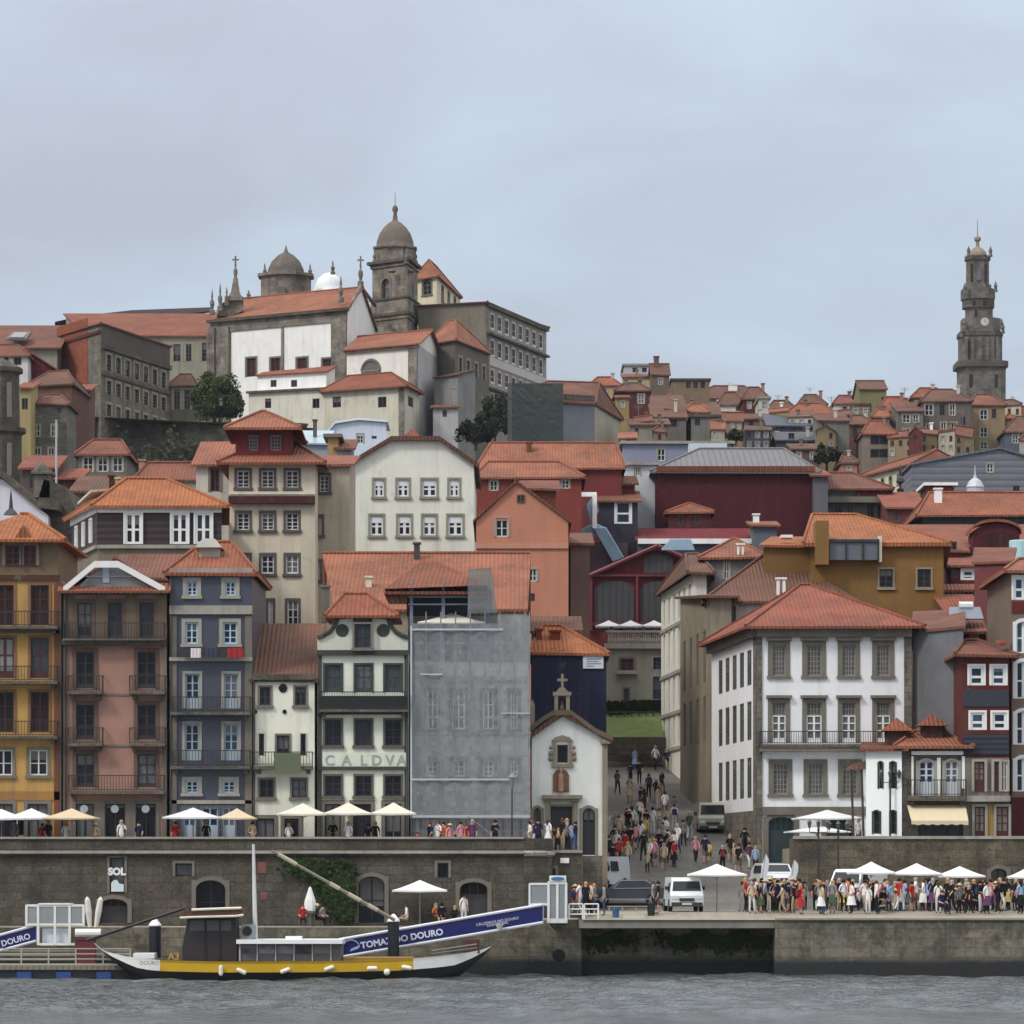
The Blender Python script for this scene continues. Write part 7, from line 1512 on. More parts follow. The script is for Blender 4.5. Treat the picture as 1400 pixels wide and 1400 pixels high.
# gangway booth
t = thing("booth", "white glazed gangway booth with blue oval sign on the quay edge", "booth", P(750, 1258, 213)); Yb = 212.6
m = M()
for x in (750, 762, 774): m.box(PX(x, Yb) - .06, PX(x, Yb) + .06, Yb, Yb + .12, PZ(1260, Yb), PZ(1207, Yb)); m.box(PX(x, Yb) - .06, PX(x, Yb) + .06, Yb + 1.4, Yb + 1.52, PZ(1260, Yb), PZ(1207, Yb))
m.box(PX(724, Yb) - .05, PX(724, Yb) + .05, Yb, Yb + .1, PZ(1238, Yb), PZ(1208, Yb)).box(PX(724, Yb), PX(750, Yb), Yb + .01, Yb + .1, PZ(1210, Yb), PZ(1207, Yb)).box(PX(724, Yb), PX(750, Yb), Yb + .01, Yb + .1, PZ(1238, Yb), PZ(1235, Yb))
m.box(PX(748, Yb), PX(776, Yb), Yb + .02, Yb + 1.5, PZ(1262, Yb), PZ(1257, Yb)).box(PX(749, Yb), PX(775, Yb), Yb + .01, Yb + 1.5, PZ(1209, Yb), PZ(1205, Yb)); part("frame", m, WP, t)
part("glass", M().box(PX(726, Yb), PX(749, Yb), Yb + .04, Yb + .06, PZ(1235, Yb), PZ(1210, Yb)).box(PX(751, Yb), PX(773, Yb), Yb + .04, Yb + .06, PZ(1257, Yb), PZ(1209, Yb)), clear_glass(), t)
sg = part("sign", M().box(PX(751, Yb), PX(774, Yb), Yb - .03, Yb + .04, PZ(1205, Yb), PZ(1197, Yb)), WP, t); pts = [Vector((PX(762.5, Yb) + .36 * math.cos(a * .5236), Yb - .05, PZ(1201.5, Yb) + .1 * math.sin(a * .5236))) for a in range(12)]; part("sign_oval", M().prism(pts, (0, .015, 0)), paint((60, 110, 160)), t, sg)
# ------------------------------------------------------------------ traditional river boat
YB = 208.0
t = thing("boat", "traditional black and yellow wooden river boat with dark wheelhouse moored along the quay", "boat", (PX(400, YB), YB, 0))
def curve(tab, x):
    for (a, va), (b_, vb) in zip(tab, tab[1:]):
        if x <= b_: k = (x - a) / (b_ - a); return va + (vb - va) * k
    return tab[-1][1]
top = [(129, 1289), (140, 1298), (155, 1303), (180, 1308), (225, 1312), (300, 1313.5), (450, 1313), (550, 1311), (600, 1307), (640, 1302), (660, 1298), (671, 1294)]
beam = [(129, .03), (150, .45), (180, 1.0), (240, 1.6), (320, 1.95), (450, 1.95), (550, 1.6), (610, 1.05), (650, .45), (671, .03)]
keel = [(129, 1291), (145, 1306), (165, 1322), (190, 1341), (215, 1350), (585, 1350), (620, 1341), (645, 1322), (662, 1306), (671, 1296)]
xs = [129, 134, 140, 147, 155, 165, 175, 190, 205, 222] + [230 + 15 * i for i in range(22)] + [556, 566, 580, 595, 610, 622, 634, 645, 654, 662, 667, 671]
hull = M(); rings = []
for x in xs:
    X = PX(x, YB); zt_, zk, bw = PZ(curve(top, x), YB), PZ(curve(keel, x), YB), curve(beam, x); zt_ += .0; h = zt_ - zk; bd = min(.55, h * .42); st = min(.12, h * .2)
    pts = [(0, zk), (bw * .55, zk + h * .04), (bw * .86, zk + h * .3), (bw * .97, zt_ - bd - .02), (bw * 1.0, zt_ - bd), (bw * 1.02, zt_ - st), (bw * 1.04, zt_), (bw * .96, zt_), (bw * .93, zt_ - min(.3, h * .4)), (0, zt_ - min(.3, h * .4))]
    rings.append([Vector((X, YB - w_, z_)) for w_, z_ in pts] + [Vector((X, YB + w_, z_)) for w_, z_ in reversed(pts)])
for i in range(len(xs) - 1):
    a, b_ = rings[i], rings[i + 1]; n = len(a)
    for k in range(n):
        kk = k if k < 10 else n - 2 - k
        xm = (xs[i] + xs[i + 1]) / 2; mid = 222 <= xm <= 566
        hull.mi = 0 if kk in (0, 1, 2) else (1 if (kk in (4,) and mid) else (2 if kk in (4, 5, 6) and not mid else (3 if kk == 5 else (1 if kk == 6 else (4 if kk >= 7 else 0)))))
        hull.face([a[k], a[(k + 1) % n], b_[(k + 1) % n], b_[k]])
YEL = paint((200, 160, 30), .45, name="yellow boat paint"); BK = paint((26, 24, 26), .35, name="black hull paint")
part("hull", hull, [BK, YEL, paint((226, 226, 222), .4, name="white boat paint"), paint((180, 142, 36), .45, name="yellow boat paint"), boards((110, 92, 70), .15)], t, smooth=False)
def bx(x0, x1, y0, y1, ya, yb, mat, nm, par=None): return part(nm, M().box(PX(x0, YB), PX(x1, YB), ya, yb, PZ(y1, YB), PZ(y0, YB)), mat, t, par)
wh = M(); q = [(250, 1314), (249, 1296), (257, 1252), (322, 1252), (324, 1290), (324, 1314)]
wh.prism([P(x, y, 206.9) for x, y in q], (0, 2.4, 0)); W = part("wheelhouse", wh, paint((44, 36, 38), .5), t)
bx(262, 282, 1258, 1272, 206.86, 206.9, pane_mat("dark"), "window", W); bx(285, 302, 1258, 1272, 206.86, 206.9, pane_mat("dark"), "window", W); bx(304, 318, 1258, 1272, 206.86, 206.9, pane_mat("blue"), "window", W)
for x in (283, 303): bx(x - 1, x + 1, 1256, 1312, 206.84, 206.9, paint((30, 24, 26)), "post", W)
m = M(); m.prism([P(x, y, 206.2) for x, y in ((246, 1253), (249, 1247), (262, 1244), (320, 1241), (331, 1243), (333, 1250), (330, 1252))], (0, 3.8, 0)); rf = part("roof", m, paint((84, 52, 40), .5), t)
m = M(); pl = [(246, 1255), (262, 1254), (322, 1252.5), (333, 1251)]
for p, q2 in zip(pl, pl[1:]): m.tube(P(*p, 206.15), P(*q2, 206.15), .06)
pl = [(262, 1244), (300, 1242.5), (330, 1241.5)]
for p, q2 in zip(pl, pl[1:]): m.tube(P(*p, 206.15), P(*q2, 206.15), .07)
part("roof_trim", m, paint((224, 214, 196), .4), t, rf)
bx(326, 470, 1284, 1289.5, 206.3, 209.9, paint((228, 230, 230), .4), "cabin_roof"); bx(391, 413, 1280, 1284, 207.4, 208.6, paint((228, 230, 230), .4), "roof_hatch")
cb = bx(328, 468, 1289.5, 1313, 206.8, 209.6, paint((96, 92, 92), .5), "cabin")
for x0 in (331, 356, 381, 406, 431): bx(x0, x0 + 21, 1292, 1303, 206.76, 206.8, clear_glass() if False else pane_mat("curtain"), "window", cb)
for x0 in (329.5, 353, 378, 403, 428, 453): bx(x0, x0 + 1.5, 1289, 1313, 206.72, 206.8, paint((190, 190, 188)), "post", cb)
bx(330, 350, 1264, 1283, 208.0, 208.7, paint((160, 172, 176), .4), "equipment_box")
part("radar_dish", M().tube(P(338, 1273, 207.9), P(338, 1273, 208.05), .25, n=12), BK, t)
part("mast", M().tube(P(349, 1284, 208.3), P(346.5, 1154, 208.3), .13, .07, 8), paint((205, 206, 204), .4), t)
bo = M(); a, c2 = P(372, 1163, 208.3), P(540, 1258, 208.3); bo.tube(a, c2, .07, .1, 6); bm = part("boom", bo, paint((120, 112, 98)), t)
m = M()
for f0, f1 in ((.05, .2), (.47, .55), (.62, .72), (.78, .86)): part("furled_sail", M().tube(a.lerp(c2, f0), a.lerp(c2, f1), .11, .11, 7), cloth((172, 164, 148)), t, bm)
part("steering_oar", M().tube(P(118, 1286, 207.2), P(252, 1242, 207.2), .09, .07, 6), BK, t)
bx(470, 566, 1308.5, 1313, 206.9, 209.2, paint((150, 116, 46), .6), "rear_bench"); bx(600, 604, 1290, 1308, 207, 207.15, paint((90, 84, 78)), "rail_post"); part("rail", M().tube(P(590, 1300, 207), P(652, 1291, 207), .04).tube(P(590, 1304, 207), P(652, 1296, 207), .03), paint((120, 116, 108)), t)
part("crate_pile", M().box(PX(634, YB), PX(656, YB), 207.6, 208.6, PZ(1303, YB), PZ(1284, YB)), stone((110, 66, 58), .3, .2), t)
bx(184, 213, 1303, 1310, 207.2, 208.8, paint((224, 226, 224)), "deck_box")
for x, y, a_ in ((302, 1327, 90), (330, 1328, 25), (390, 1327, -20), (450, 1324, -20), (509, 1324, 0), (556, 1323, 10)):
    d = Vector((math.cos(R(a_)), 0, -math.sin(R(a_)))) * .17; c = P(x, y, 206.0 if x < 540 else 206.3); f = M().tube(c - d, c + d, .11, n=8); f.ball(c - d, .11, 6); f.ball(c + d, .11, 6); part("fender", f, paint((222, 222, 208), .5), t)
part("fender", M().ball(P(529, 1329, 206.1), .17, 8), paint((226, 226, 220), .5), t)
text_part("A3", .5, YEL, t, (PX(241, YB), 206.35, PZ(1311, YB))); text_part("DOURO", .26, paint((60, 54, 50)), t, (PX(208, YB), 206.32, PZ(1318, YB)))
# mooring piles
for x, yt, lb in ((212, 1256, "black mooring pile with white cone cap left of the boat's wheelhouse"), (538, 1250, "black mooring pile with white cone cap in front of the blue gangway")):
    t = thing("mooring_pile", lb, "mooring pile", (PX(x, 210.5), 210.5, -2.4), "mooring piles"); c = (PX(x, 210.5), 210.5, -2.4); zt_ = PZ(yt + 10, 210.5) + 2.4
    part("pile", M().lathe(c, [(.3, 0), (.3, zt_)], 14), paint((22, 24, 34), .4), t); part("cap", M().lathe(c, [(.33, zt_), (.33, zt_ + .06), (.12, zt_ + .34), (.03, zt_ + .4)], 14), WP, t)
# pontoon
def rails(xa, xb, ya, yb2, Y, n, mat, root, nm="railing"):
    m = M()
    for k in range(4): y = ya + (yb2 - ya) * k / 3; m.box(PX(xa, Y), PX(xb, Y), Y, Y + .05, PZ(y, Y) - .03, PZ(y, Y) + .03)
    for k in range(n): x = xa + (xb - xa) * k / (n - 1); m.box(PX(x, Y) - .035, PX(x, Y) + .035, Y - .01, Y + .06, PZ(yb2 + 2, Y), PZ(ya, Y))
    return part(nm, m, mat, root)
t = thing("pontoon", "dark floating pontoon with beige deck rails and blue floats at the left", "pontoon", (PX(60, 209), 208.4, -.6))
part("hull", M().box(PX(-120, 208.4), PX(200, 208.4), 208.4, 211.2, -.6, PZ(1326, 208.4)), paint((24, 26, 36), .5), t); part("deck", M().box(PX(-121, 208.4), PX(201, 208.4), 208.3, 211.3, PZ(1326, 208.4) + .003, PZ(1320, 208.4)), boards((128, 122, 104), .3), t)
for x in (-24, 33, 87, 142): part("float", M().box(PX(x - 10, 208.3), PX(x + 10, 208.3), 208.25, 208.45, PZ(1340, 208.3), PZ(1329, 208.3)), paint((40, 70, 132), .4), t)
rails(-120, 178, 1297, 1318, 208.45, 9, paint((168, 166, 150)), t); rails(-120, 178, 1300, 1318, 211.1, 9, paint((140, 138, 126)), t)
# gangways
def gangway(label, x0, y0, x1, y1, Y, h, texts, dep=1.3):
    t = thing("gangway", label, "gangway", P(x0, y0 + 5, Y)); a0, a1 = P(x0, y0, Y), P(x1, y1, Y); dz = Vector((0, 0, -h * Y / F))
    for k, yo in enumerate((0, dep)):
        o = Vector((0, yo, 0)); part("banner", M().prism([a0 + o + dz * .12, a1 + o + dz * .12, a1 + o + dz * .86, a0 + o + dz * .86], (0, .04, 0)), paint((14, 22, 92), .35, name="blue banner"), t)
        m = M()
        for f in (0.04, .94): m.tube(a0 + o + dz * f + Vector((0, -.02, 0)), a1 + o + dz * f + Vector((0, -.02, 0)), .075)
        n = max(2, int((x1 - x0) / 45))
        for k2 in range(n + 1): p = (a0 + o).lerp(a1 + o, k2 / n); m.tube(p + Vector((0, .08, 0)), p + dz + Vector((0, .08, 0)), .045)
        part("rail", m, paint((206, 208, 216), .35), t)
    part("walkway", M().prism([a0 + dz * .96, a1 + dz * .96, a1 + dz, a0 + dz], (0, dep, 0)), paint((150, 152, 154), .5, .5), t)
    sl = math.atan2((a1 - a0).z, (a1 - a0).x)
    for f, zf, body, size, bold in texts: p = a0.lerp(a1, f) + dz * zf; text_part(body, size, paint((206, 212, 232), name="banner lettering"), t, p + Vector((0, -.03, 0)), slope=sl, bold=bold)
    return t
g = gangway("long white railed gangway with blue lettered banners rising right to the quay booth", 462, 1284, 742, 1236, 211.2, 27, [(.315, .68, "TOMAZ DO DOURO", .46, .014), (.78, .55, "CRUZEIROS NO DOURO", .2, .0), (.78, .68, "RIVER CRUISES", .17, 0)])
m = M(); pts = [P(472 + 20 * math.cos(R(a)) * .6 + 8, 1297 - 12 * math.sin(R(a)), 211.12) for a in range(10, 200, 20)]
for p, q2 in zip(pts, pts[1:]): m.tube(p, q2, .035, n=4)
m.prism([P(480, 1297, 211.13), P(492, 1292, 211.13), P(490, 1297, 211.13), P(478, 1301, 211.13)], (0, .03, 0)); part("emblem", m, paint((150, 176, 216)), g)
part("loudspeaker", M().lathe(P(683, 1272, 210.9), [(.06, 0), (.22, .3), (.24, .34)], 10), WP, g)
part("cable", M().tube(P(744, 1258, 211.5), P(760, 1276, 212.2), .03), GRL, g)
gangway("short blue bannered gangway entering from the left edge to the glazed kiosk", -140, 1316, 49, 1264, 211.6, 24, [(.86, .72, "DOURO", .42, .008)])
t = thing("kiosk", "white framed glazed kiosk standing on the pontoon at the left", "kiosk", P(75, 1292, 211.4)); Yk = 211.4; m = M()
for x in (36, 52, 75, 95, 114): m.box(PX(x, Yk) - .06, PX(x, Yk) + .06, Yk, Yk + .1, PZ(1266 if x in (36, 114) else 1292, Yk), PZ(1237, Yk))
for y0, x0, x1 in ((1238, 36, 114), (1264, 36, 114), (1291, 52, 102)): m.box(PX(x0, Yk), PX(x1, Yk), Yk + .02, Yk + .09, PZ(y0, Yk) - .06, PZ(y0, Yk) + .06)
m.box(PX(52, Yk), PX(97, Yk), Yk - .02, Yk + 1.4, PZ(1237, Yk), PZ(1235, Yk)); part("frame", m, WP, t); part("glass", M().box(PX(38, Yk), PX(113, Yk), Yk + .04, Yk + .06, PZ(1262, Yk), PZ(1240, Yk)), clear_glass(), t); part("counter", M().box(PX(57, Yk), PX(93, Yk), Yk + .3, Yk + 1.1, PZ(1290, Yk), PZ(1270, Yk)), paint((206, 214, 220)), t)
solo("life_raft", M().tube(P(103, 1276, 210.6), P(138, 1276, 210.6), .24, n=12), paint((216, 218, 212), .4), "white cylindrical life raft canister above the red box on the pontoon", "life raft", P(120, 1282, 210.6))
solo("cargo_box", M().box(PX(103, 210.4), PX(130, 210.4), 210.3, 210.9, PZ(1320, 210.4), PZ(1283, 210.4)).box(PX(101, 210.4), PX(132, 210.4), 210.25, 210.95, PZ(1285, 210.4), PZ(1282, 210.4)), paint((96, 32, 36)), "dark red box beneath the white life raft canister", "box", P(116, 1320, 210.4))
for x, xt, lb in ((123, 119, "left furled white canvas leaning outward behind the life raft"), (131, 138, "right furled white canvas leaning outward behind the life raft")):
    m = M(); a, c2 = P(x, 1268, 215), P(xt, 1226, 215); m.tube(a, a.lerp(c2, .5), .1, .17, 8); m.tube(a.lerp(c2, .5), a.lerp(c2, .9), .17, .14, 8); m.tube(a.lerp(c2, .9), c2, .14, .03, 8); solo("furled_umbrella", m, cloth((212, 212, 204)), lb, "umbrella", a, "furled white canvases on the pontoon")
t = thing("tyre", "round rubber tyre fender hanging on the quay wall under the booth", "tyre", P(764, 1306, 213.9)); o = inst("tread", M().lathe((0, 0, 0), [(.16, -.08), (.3, -.08), (.34, 0), (.3, .08), (.16, .08)], 14).mesh("tread", TY), t); o.rotation_euler = (R(90), 0, 0)
# ------------------------------------------------------------------ people
SKIN = paint((186, 140, 118), .6, var=.1, name="skin"); TOPS = {"white": (222, 222, 222), "black": (30, 30, 34), "navy": (34, 40, 70), "red": (170, 48, 46), "pink": (206, 140, 150), "light blue": (140, 168, 200), "grey": (128, 130, 134), "beige": (190, 172, 142), "green": (72, 96, 70), "orange": (196, 108, 66), "purple": (96, 60, 92), "yellow": (206, 184, 96)}
BOTS = {"dark": (34, 34, 40), "blue": (62, 76, 104), "beige": (166, 150, 122), "white": (206, 206, 204), "bare-legged": None}
def J(pose):
    p = dict(pel=(0, 0, .94), che=(0, 0, 1.24), nek=(0, 0, 1.46), hd=(0, -.02, 1.58), ht=(0, -.01, 1.68), hl=(-.09, 0, .9), hr=(.09, 0, .9), kl=(-.1, -.01, .5), kr=(.1, -.01, .5), al=(-.1, .02, .09), ar=(.1, .02, .09), tl=(-.11, -.14, .04), tr=(.11, -.14, .04),
             sl=(-.17, 0, 1.4), sr=(.17, 0, 1.4), el=(-.22, .02, 1.14), er=(.22, .02, 1.14), wl=(-.22, -.05, .9), wr=(.22, -.05, .9), ml=(-.21, -.08, .82), mr=(.21, -.08, .82))
    if pose == "walking": p.update(kl=(-.09, -.2, .53), al=(-.09, -.22, .12), tl=(-.09, -.38, .1), kr=(.09, .02, .5), ar=(.09, .27, .16), tr=(.09, .17, .04), el=(-.22, .13, 1.17), wl=(-.21, .16, .94), ml=(-.2, .14, .86), er=(.22, -.1, 1.17), wr=(.2, -.26, 1.0), mr=(.19, -.3, .93))
    if pose == "gesturing": p.update(er=(.25, -.06, 1.16), wr=(.16, -.27, 1.24), mr=(.12, -.31, 1.3), kl=(-.12, -.03, .5), al=(-.15, .02, .09), tl=(-.17, -.14, .04))
    if pose == "turning": p.update(el=(-.24, .06, 1.15), wl=(-.14, -.14, 1.06), ml=(-.07, -.17, 1.05), er=(.24, .05, 1.15), wr=(.15, -.14, 1.04), mr=(.08, -.18, 1.03), kr=(.14, -.05, .5), ar=(.17, -.02, .09), tr=(.2, -.17, .04))
    if pose == "seated":
        d = -.46
        for k in ("pel", "che", "nek", "hd", "ht", "sl", "sr", "el", "er", "hl", "hr"): x, y, z = p[k]; p[k] = (x, y, z + d)
        p.update(kl=(-.13, -.42, .5), kr=(.13, -.42, .5), al=(-.12, -.46, .09), ar=(.12, -.46, .09), tl=(-.12, -.62, .04), tr=(.12, -.62, .04), wl=(-.16, -.25, .6), wr=(.16, -.25, .6), ml=(-.13, -.33, .58), mr=(.13, -.33, .58))
    return p
BN = [("pel", "che", "t"), ("che", "nek", "t"), ("nek", "hd", "s"), ("hd", "ht", "s"), ("pel", "hl", "b"), ("pel", "hr", "b"), ("hl", "kl", "b"), ("hr", "kr", "b"), ("kl", "al", "c"), ("kr", "ar", "c"), ("al", "tl", "f"), ("ar", "tr", "f"), ("nek", "sl", "t"), ("nek", "sr", "t"), ("sl", "el", "t"), ("sr", "er", "t"), ("el", "wl", "s"), ("er", "wr", "s"), ("wl", "ml", "s"), ("wr", "mr", "s")]
RD = dict(pel=.145, che=.15, nek=.07, hd=.095, ht=.08, hl=.095, hr=.095, kl=.065, kr=.065, al=.042, ar=.042, tl=.035, tr=.035, sl=.07, sr=.07, el=.047, er=.047, wl=.034, wr=.034, ml=.036, mr=.036)
BASE = {}
def base_person(pose):
    if pose in BASE: return BASE[pose]
    p = J(pose); ks = list(p); me = bpy.data.meshes.new("b"); me.from_pydata([p[k] for k in ks], [(ks.index(a), ks.index(b_)) for a, b_, _ in BN], [])
    o = bpy.data.objects.new("b", me); COL.objects.link(o); md = o.modifiers.new("s", "SKIN"); md.use_smooth_shade = True
    for i, k in enumerate(ks): sv = me.skin_vertices[0].data[i]; sv.radius = (RD[k], RD[k] * (.72 if k in ("pel", "che") else 1)); sv.use_root = (k == "pel")
    sb_ = o.modifiers.new("u", "SUBSURF"); sb_.levels = 1; dg = bpy.context.evaluated_depsgraph_get(); out = bpy.data.meshes.new_from_object(o.evaluated_get(dg)); bpy.data.objects.remove(o)
    tags = []
    for f in out.polygons:
        c = f.center; best = None
        for a, b_, tg in BN:
            A, B_ = Vector(p[a]), Vector(p[b_]); d = B_ - A; u = max(0, min(1, (c - A).dot(d) / d.length_squared)); dist = (c - A - d * u).length - (RD[a] * (1 - u) + RD[b_] * u)
            if best is None or dist < best[0]: best = (dist, tg, u)
        tags.append(best[1])
    hd = Vector(p["hd"]); hair = M(); hair.lathe(hd + Vector((0, .018, -.02)), [(.075, -.02), (.108, .04), (.112, .09), (.09, .15), (.045, .185), (.005, .195)], 10)
    hl_ = M(); hl_.lathe(hd + Vector((0, .03, -.2)), [(.07, 0), (.1, .1), (.104, .22), (.108, .27), (.088, .33), (.04, .365), (.005, .375)], 10)
    face = M()
    for sx_ in (-.035, .035): face.ball(hd + Vector((sx_, -.088, .03)), .012, 5)
    face.tube(hd + Vector((0, -.09, .02)), hd + Vector((0, -.118, -.01)), .01, .016, 5); face.box(hd.x - .025, hd.x + .025, hd.y - .095, hd.y - .082, hd.z - .045, hd.z - .036)
    BASE[pose] = (out, tags, hair, hl_, face); return BASE[pose]
PM = {}; HM = {}; SKM = {}
BAGS = {c: M().box(-.13, .13, .1, .24, 1.02, 1.4).box(-.09, .09, .24, .28, 1.06, 1.24).mesh("backpack", cloth(v, name="backpack cloth")) for c, v in (("dark", (36, 38, 46)), ("red", (130, 44, 44)), ("blue", (50, 70, 110)))}
def skirt_mesh(c):
    if c not in SKM: SKM[c] = M().lathe((0, 0, 0), [(.15, 1.0), (.19, .85), (.24, .6), (.27, .48)], 12).mesh("skirt", cloth(TOPS[c], name=c + " skirt"))
    return SKM[c]
HAIR = {"dark": (38, 30, 26), "brown": (88, 62, 44), "fair": (170, 140, 96), "grey": (150, 148, 144)}
def person(pose, topc, bot, loc, rz, label, group, hair="dark", long=False, s=1.0, hat=False, bag=None, skirt=False):
    key = (pose, topc, bot)
    if key not in PM:
        base, tags, *_ = base_person(pose); me = base.copy(); me.name = "person"; me.materials.clear()
        T = cloth(TOPS[topc], name=topc + " top"); Bm = cloth(BOTS[bot], name=bot + " trousers") if BOTS[bot] else cloth((92, 84, 76), name="shorts")
        for m_ in (SKIN, T, Bm, SKIN if BOTS[bot] is None else Bm, paint((60, 56, 56), .7, name="shoe")): me.materials.append(m_)
        for f, tg in zip(me.polygons, tags): f.material_index = {"s": 0, "t": 1, "b": 2, "c": 3, "f": 4}[tg]
        PM[key] = me
    o = link(bpy.data.objects.new("person", PM[key])); o.location = loc; o.rotation_euler = (0, 0, rz); o.scale = (s, s, s); props(o, label, "person", group)
    hk = (pose, hair, long, hat)
    if hk not in HM:
        b_ = base_person(pose); src = b_[3] if long else b_[2]; mm = M(); mm.v = list(src.v); mm.f = list(src.f); mm.m = list(src.m)
        HM[hk] = (mm.mesh("hair", cloth(HAIR[hair], name=hair + " hair"), smooth=True), b_[4].mesh("face", paint((96, 60, 52), .6)))
        if hat: hd = Vector(J(pose)["hd"]); HM[hk] += (M().lathe(hd + Vector((0, 0, .08)), [(.2, 0), (.19, .02), (.1, .03), (.095, .1), (.02, .12)], 10).mesh("hat", cloth((214, 196, 150))),)
    if bag: inst("backpack", BAGS[bag], o, (0, -.46 if False else 0, 0))
    if skirt: inst("skirt", skirt_mesh(topc if pr.random() < .5 else pr.choice(list(TOPS))), o)
    inst("hair", HM[hk][0], o); inst("face", HM[hk][1], o)
    if hat: inst("hat", HM[hk][2], o)
    return o
pr = random.Random(21); used = set()
WT = dict(white=9, black=8, navy=5, red=2, pink=3, **{"light blue": 4}, grey=4, beige=3, green=1, orange=.7, purple=2, yellow=.4)
def pick(zone, dark=0.0):
    for _ in range(400):
        tp = "black" if pr.random() < dark else pr.choices(list(WT), list(WT.values()))[0]; bt = pr.choice(["dark", "dark", "blue", "bare-legged", "beige", "white"]) if pr.random() > dark else "dark"
        ps = pr.choice(["standing", "walking", "gesturing", "turning"]); hr = pr.choice(["dark", "dark", "brown", "fair", "grey"]); lg = pr.random() < .4
        k = (zone, tp, bt, ps, hr, lg)
        if k not in used: used.add(k); return tp, bt, ps, hr, lg
        if _ > 60: dark = 0
def add(px_, Y, z, zone, group, rz=None, ps=None, dark=0.0, tp=None, s=None):
    t_, b_, p_, h_, l_ = pick(zone, dark); 
    if tp: t_ = tp
    if ps: p_ = ps
    if ps is None and "quay umbrella" in zone and pr.random() < .3: p_ = "seated"
    n_ = 0
    lb = "%s person, %s top, %s, %s %s hair %s" % (p_, t_, (b_ + " trousers") if BOTS[b_] else "bare-legged in shorts", "long" if l_ else "short", h_, zone)
    while lb in LB and n_ < 60:
        n_ += 1; b_ = pr.choice(list(BOTS)); h_ = pr.choice(list(HAIR)); l_ = pr.random() < .5
        if not tp: t_ = pr.choice(list(TOPS))
        lb = "%s person, %s top, %s, %s %s hair %s" % (p_, t_, (b_ + " trousers") if BOTS[b_] else "bare-legged in shorts", "long" if l_ else "short", h_, zone)
    LB.add(lb)
    return person(p_, t_, b_, (PX(px_, Y), Y, z), rz if rz is not None else pr.uniform(0, 6.28), lb, group, h_, l_, s or (pr.uniform(.88, 1.05) if pr.random() > .07 else pr.uniform(.62, .75)), hat=pr.random() < .04, bag=pr.choice(["dark", "red", "blue"]) if (p_ != "seated" and pr.random() < .22) else None, skirt=(l_ and p_ in ("standing", "gesturing", "turning") and pr.random() < .4))
LB = set()
def ground(py):
    Y = 222.0
    while Y < 334 and PZ(py, Y) > terrain(0, Y): Y += .25
    return Y, terrain(0, Y)
# crowd on the right quay
zones = [(1085, "near feather flags"), (1160, "before mossy wall"), (1225, "under left quay umbrella"), (1290, "under middle quay umbrella"), (1345, "by right quay umbrella"), (1420, "by arched door")]
spots = []
def free(x, Y, r=.42):
    X = PX(x, Y)
    if any((X - a) ** 2 + (Y - b_) ** 2 < r * r for a, b_ in spots): return False
    spots.append((X, Y)); return True
spots += [(PX(937, 219), 219.6), (PX(937, 221), 221), (PX(858, 226), 226.4)]
n = 0
while n < 142:
    x = pr.uniform(1012, 1408) if n > 14 else pr.uniform(1012, 1090); Y = pr.uniform(215.2, 223.4) if x > 1085 else pr.uniform(215.5, 221.5)
    if x < 1180 and pr.random() < .25: continue
    if free(x, Y): add(x, Y, max(qz(Y) + .008, terrain(0, Y)), next(z_ for lim, z_ in zones if x < lim), "crowd on the right quay", dark=.75 if x > 1265 else .1); n += 1
for x, yf in [(896, 1054), (912, 1056), (868, 1053), (862, 1074), (874, 1074), (844, 1087), (861, 1098), (887, 1093), (897, 1097), (905, 1085), (860, 1143), (854, 1166), (862, 1169), (869, 1163), (880, 1178), (888, 1188), (894, 1186), (909, 1158), (917, 1183), (922, 1176), (934, 1158), (951, 1181), (964, 1183), (970, 1179), (998, 1179), (1005, 1183), (1018, 1173), (1033, 1194), (1024, 1190), (902, 1150), (884, 1146), (876, 1160), (843, 1172), (832, 1182), (846, 1186), (822, 1176), (838, 1192), (858, 1190), (901, 1172), (926, 1168), (943, 1150), (1010, 1196), (988, 1194), (846, 1153)]:
    Y, z_ = ground(yf)
    if free(x, Y, .3): add(x, Y, z_, dark=.1, zone="going up the steep street" if yf < 1130 else ("at the foot of the street" if x < 940 else "beside the minibus"), group="people on the street", ps=pr.choice(["walking", "walking", "standing", "turning"]), rz=pr.choice([0, 3.14]) + pr.uniform(-.5, .5))
for k in range(26):
    x, yf = pr.uniform(836, 925), pr.uniform(1105, 1195); Y, z_ = ground(yf)
    if free(x, Y, .35): add(x, Y, z_, "in the lower street crowd", "people on the street", ps=pr.choice(["walking", "standing", "turning"]), rz=pr.choice([0, 3.14]) + pr.uniform(-.8, .8))
for k in range(24):
    x, yf = pr.uniform(838, 908), pr.uniform(1033, 1050); Y, z_ = ground(yf)
    if Y < 299 and free(x, Y, .3): add(x, Y, z_, "gathered under the lawn bank", "people under the lawn bank")
zb_ = PZ(1164, 221) + .03
for x, c in ((718, "pink"), (724, "white"), (730, "purple"), (736, "navy"), (749, "white"), (757, "black"), (763, "beige"), (769, "black"), (775, "grey"), (781, "light blue"), (787, "navy")):
    Y = pr.uniform(222, 224)
    if x < 724: add(x, 222.6, ZT + .0 if False else zb_, "before the chapel", "people in front of the chapel", tp=c) if False else add(x + 8, 224.6, zb_, "before the chapel", "people in front of the chapel", tp=c)
    else: add(x, Y, zb_, "before the chapel", "people in front of the chapel", tp=c)
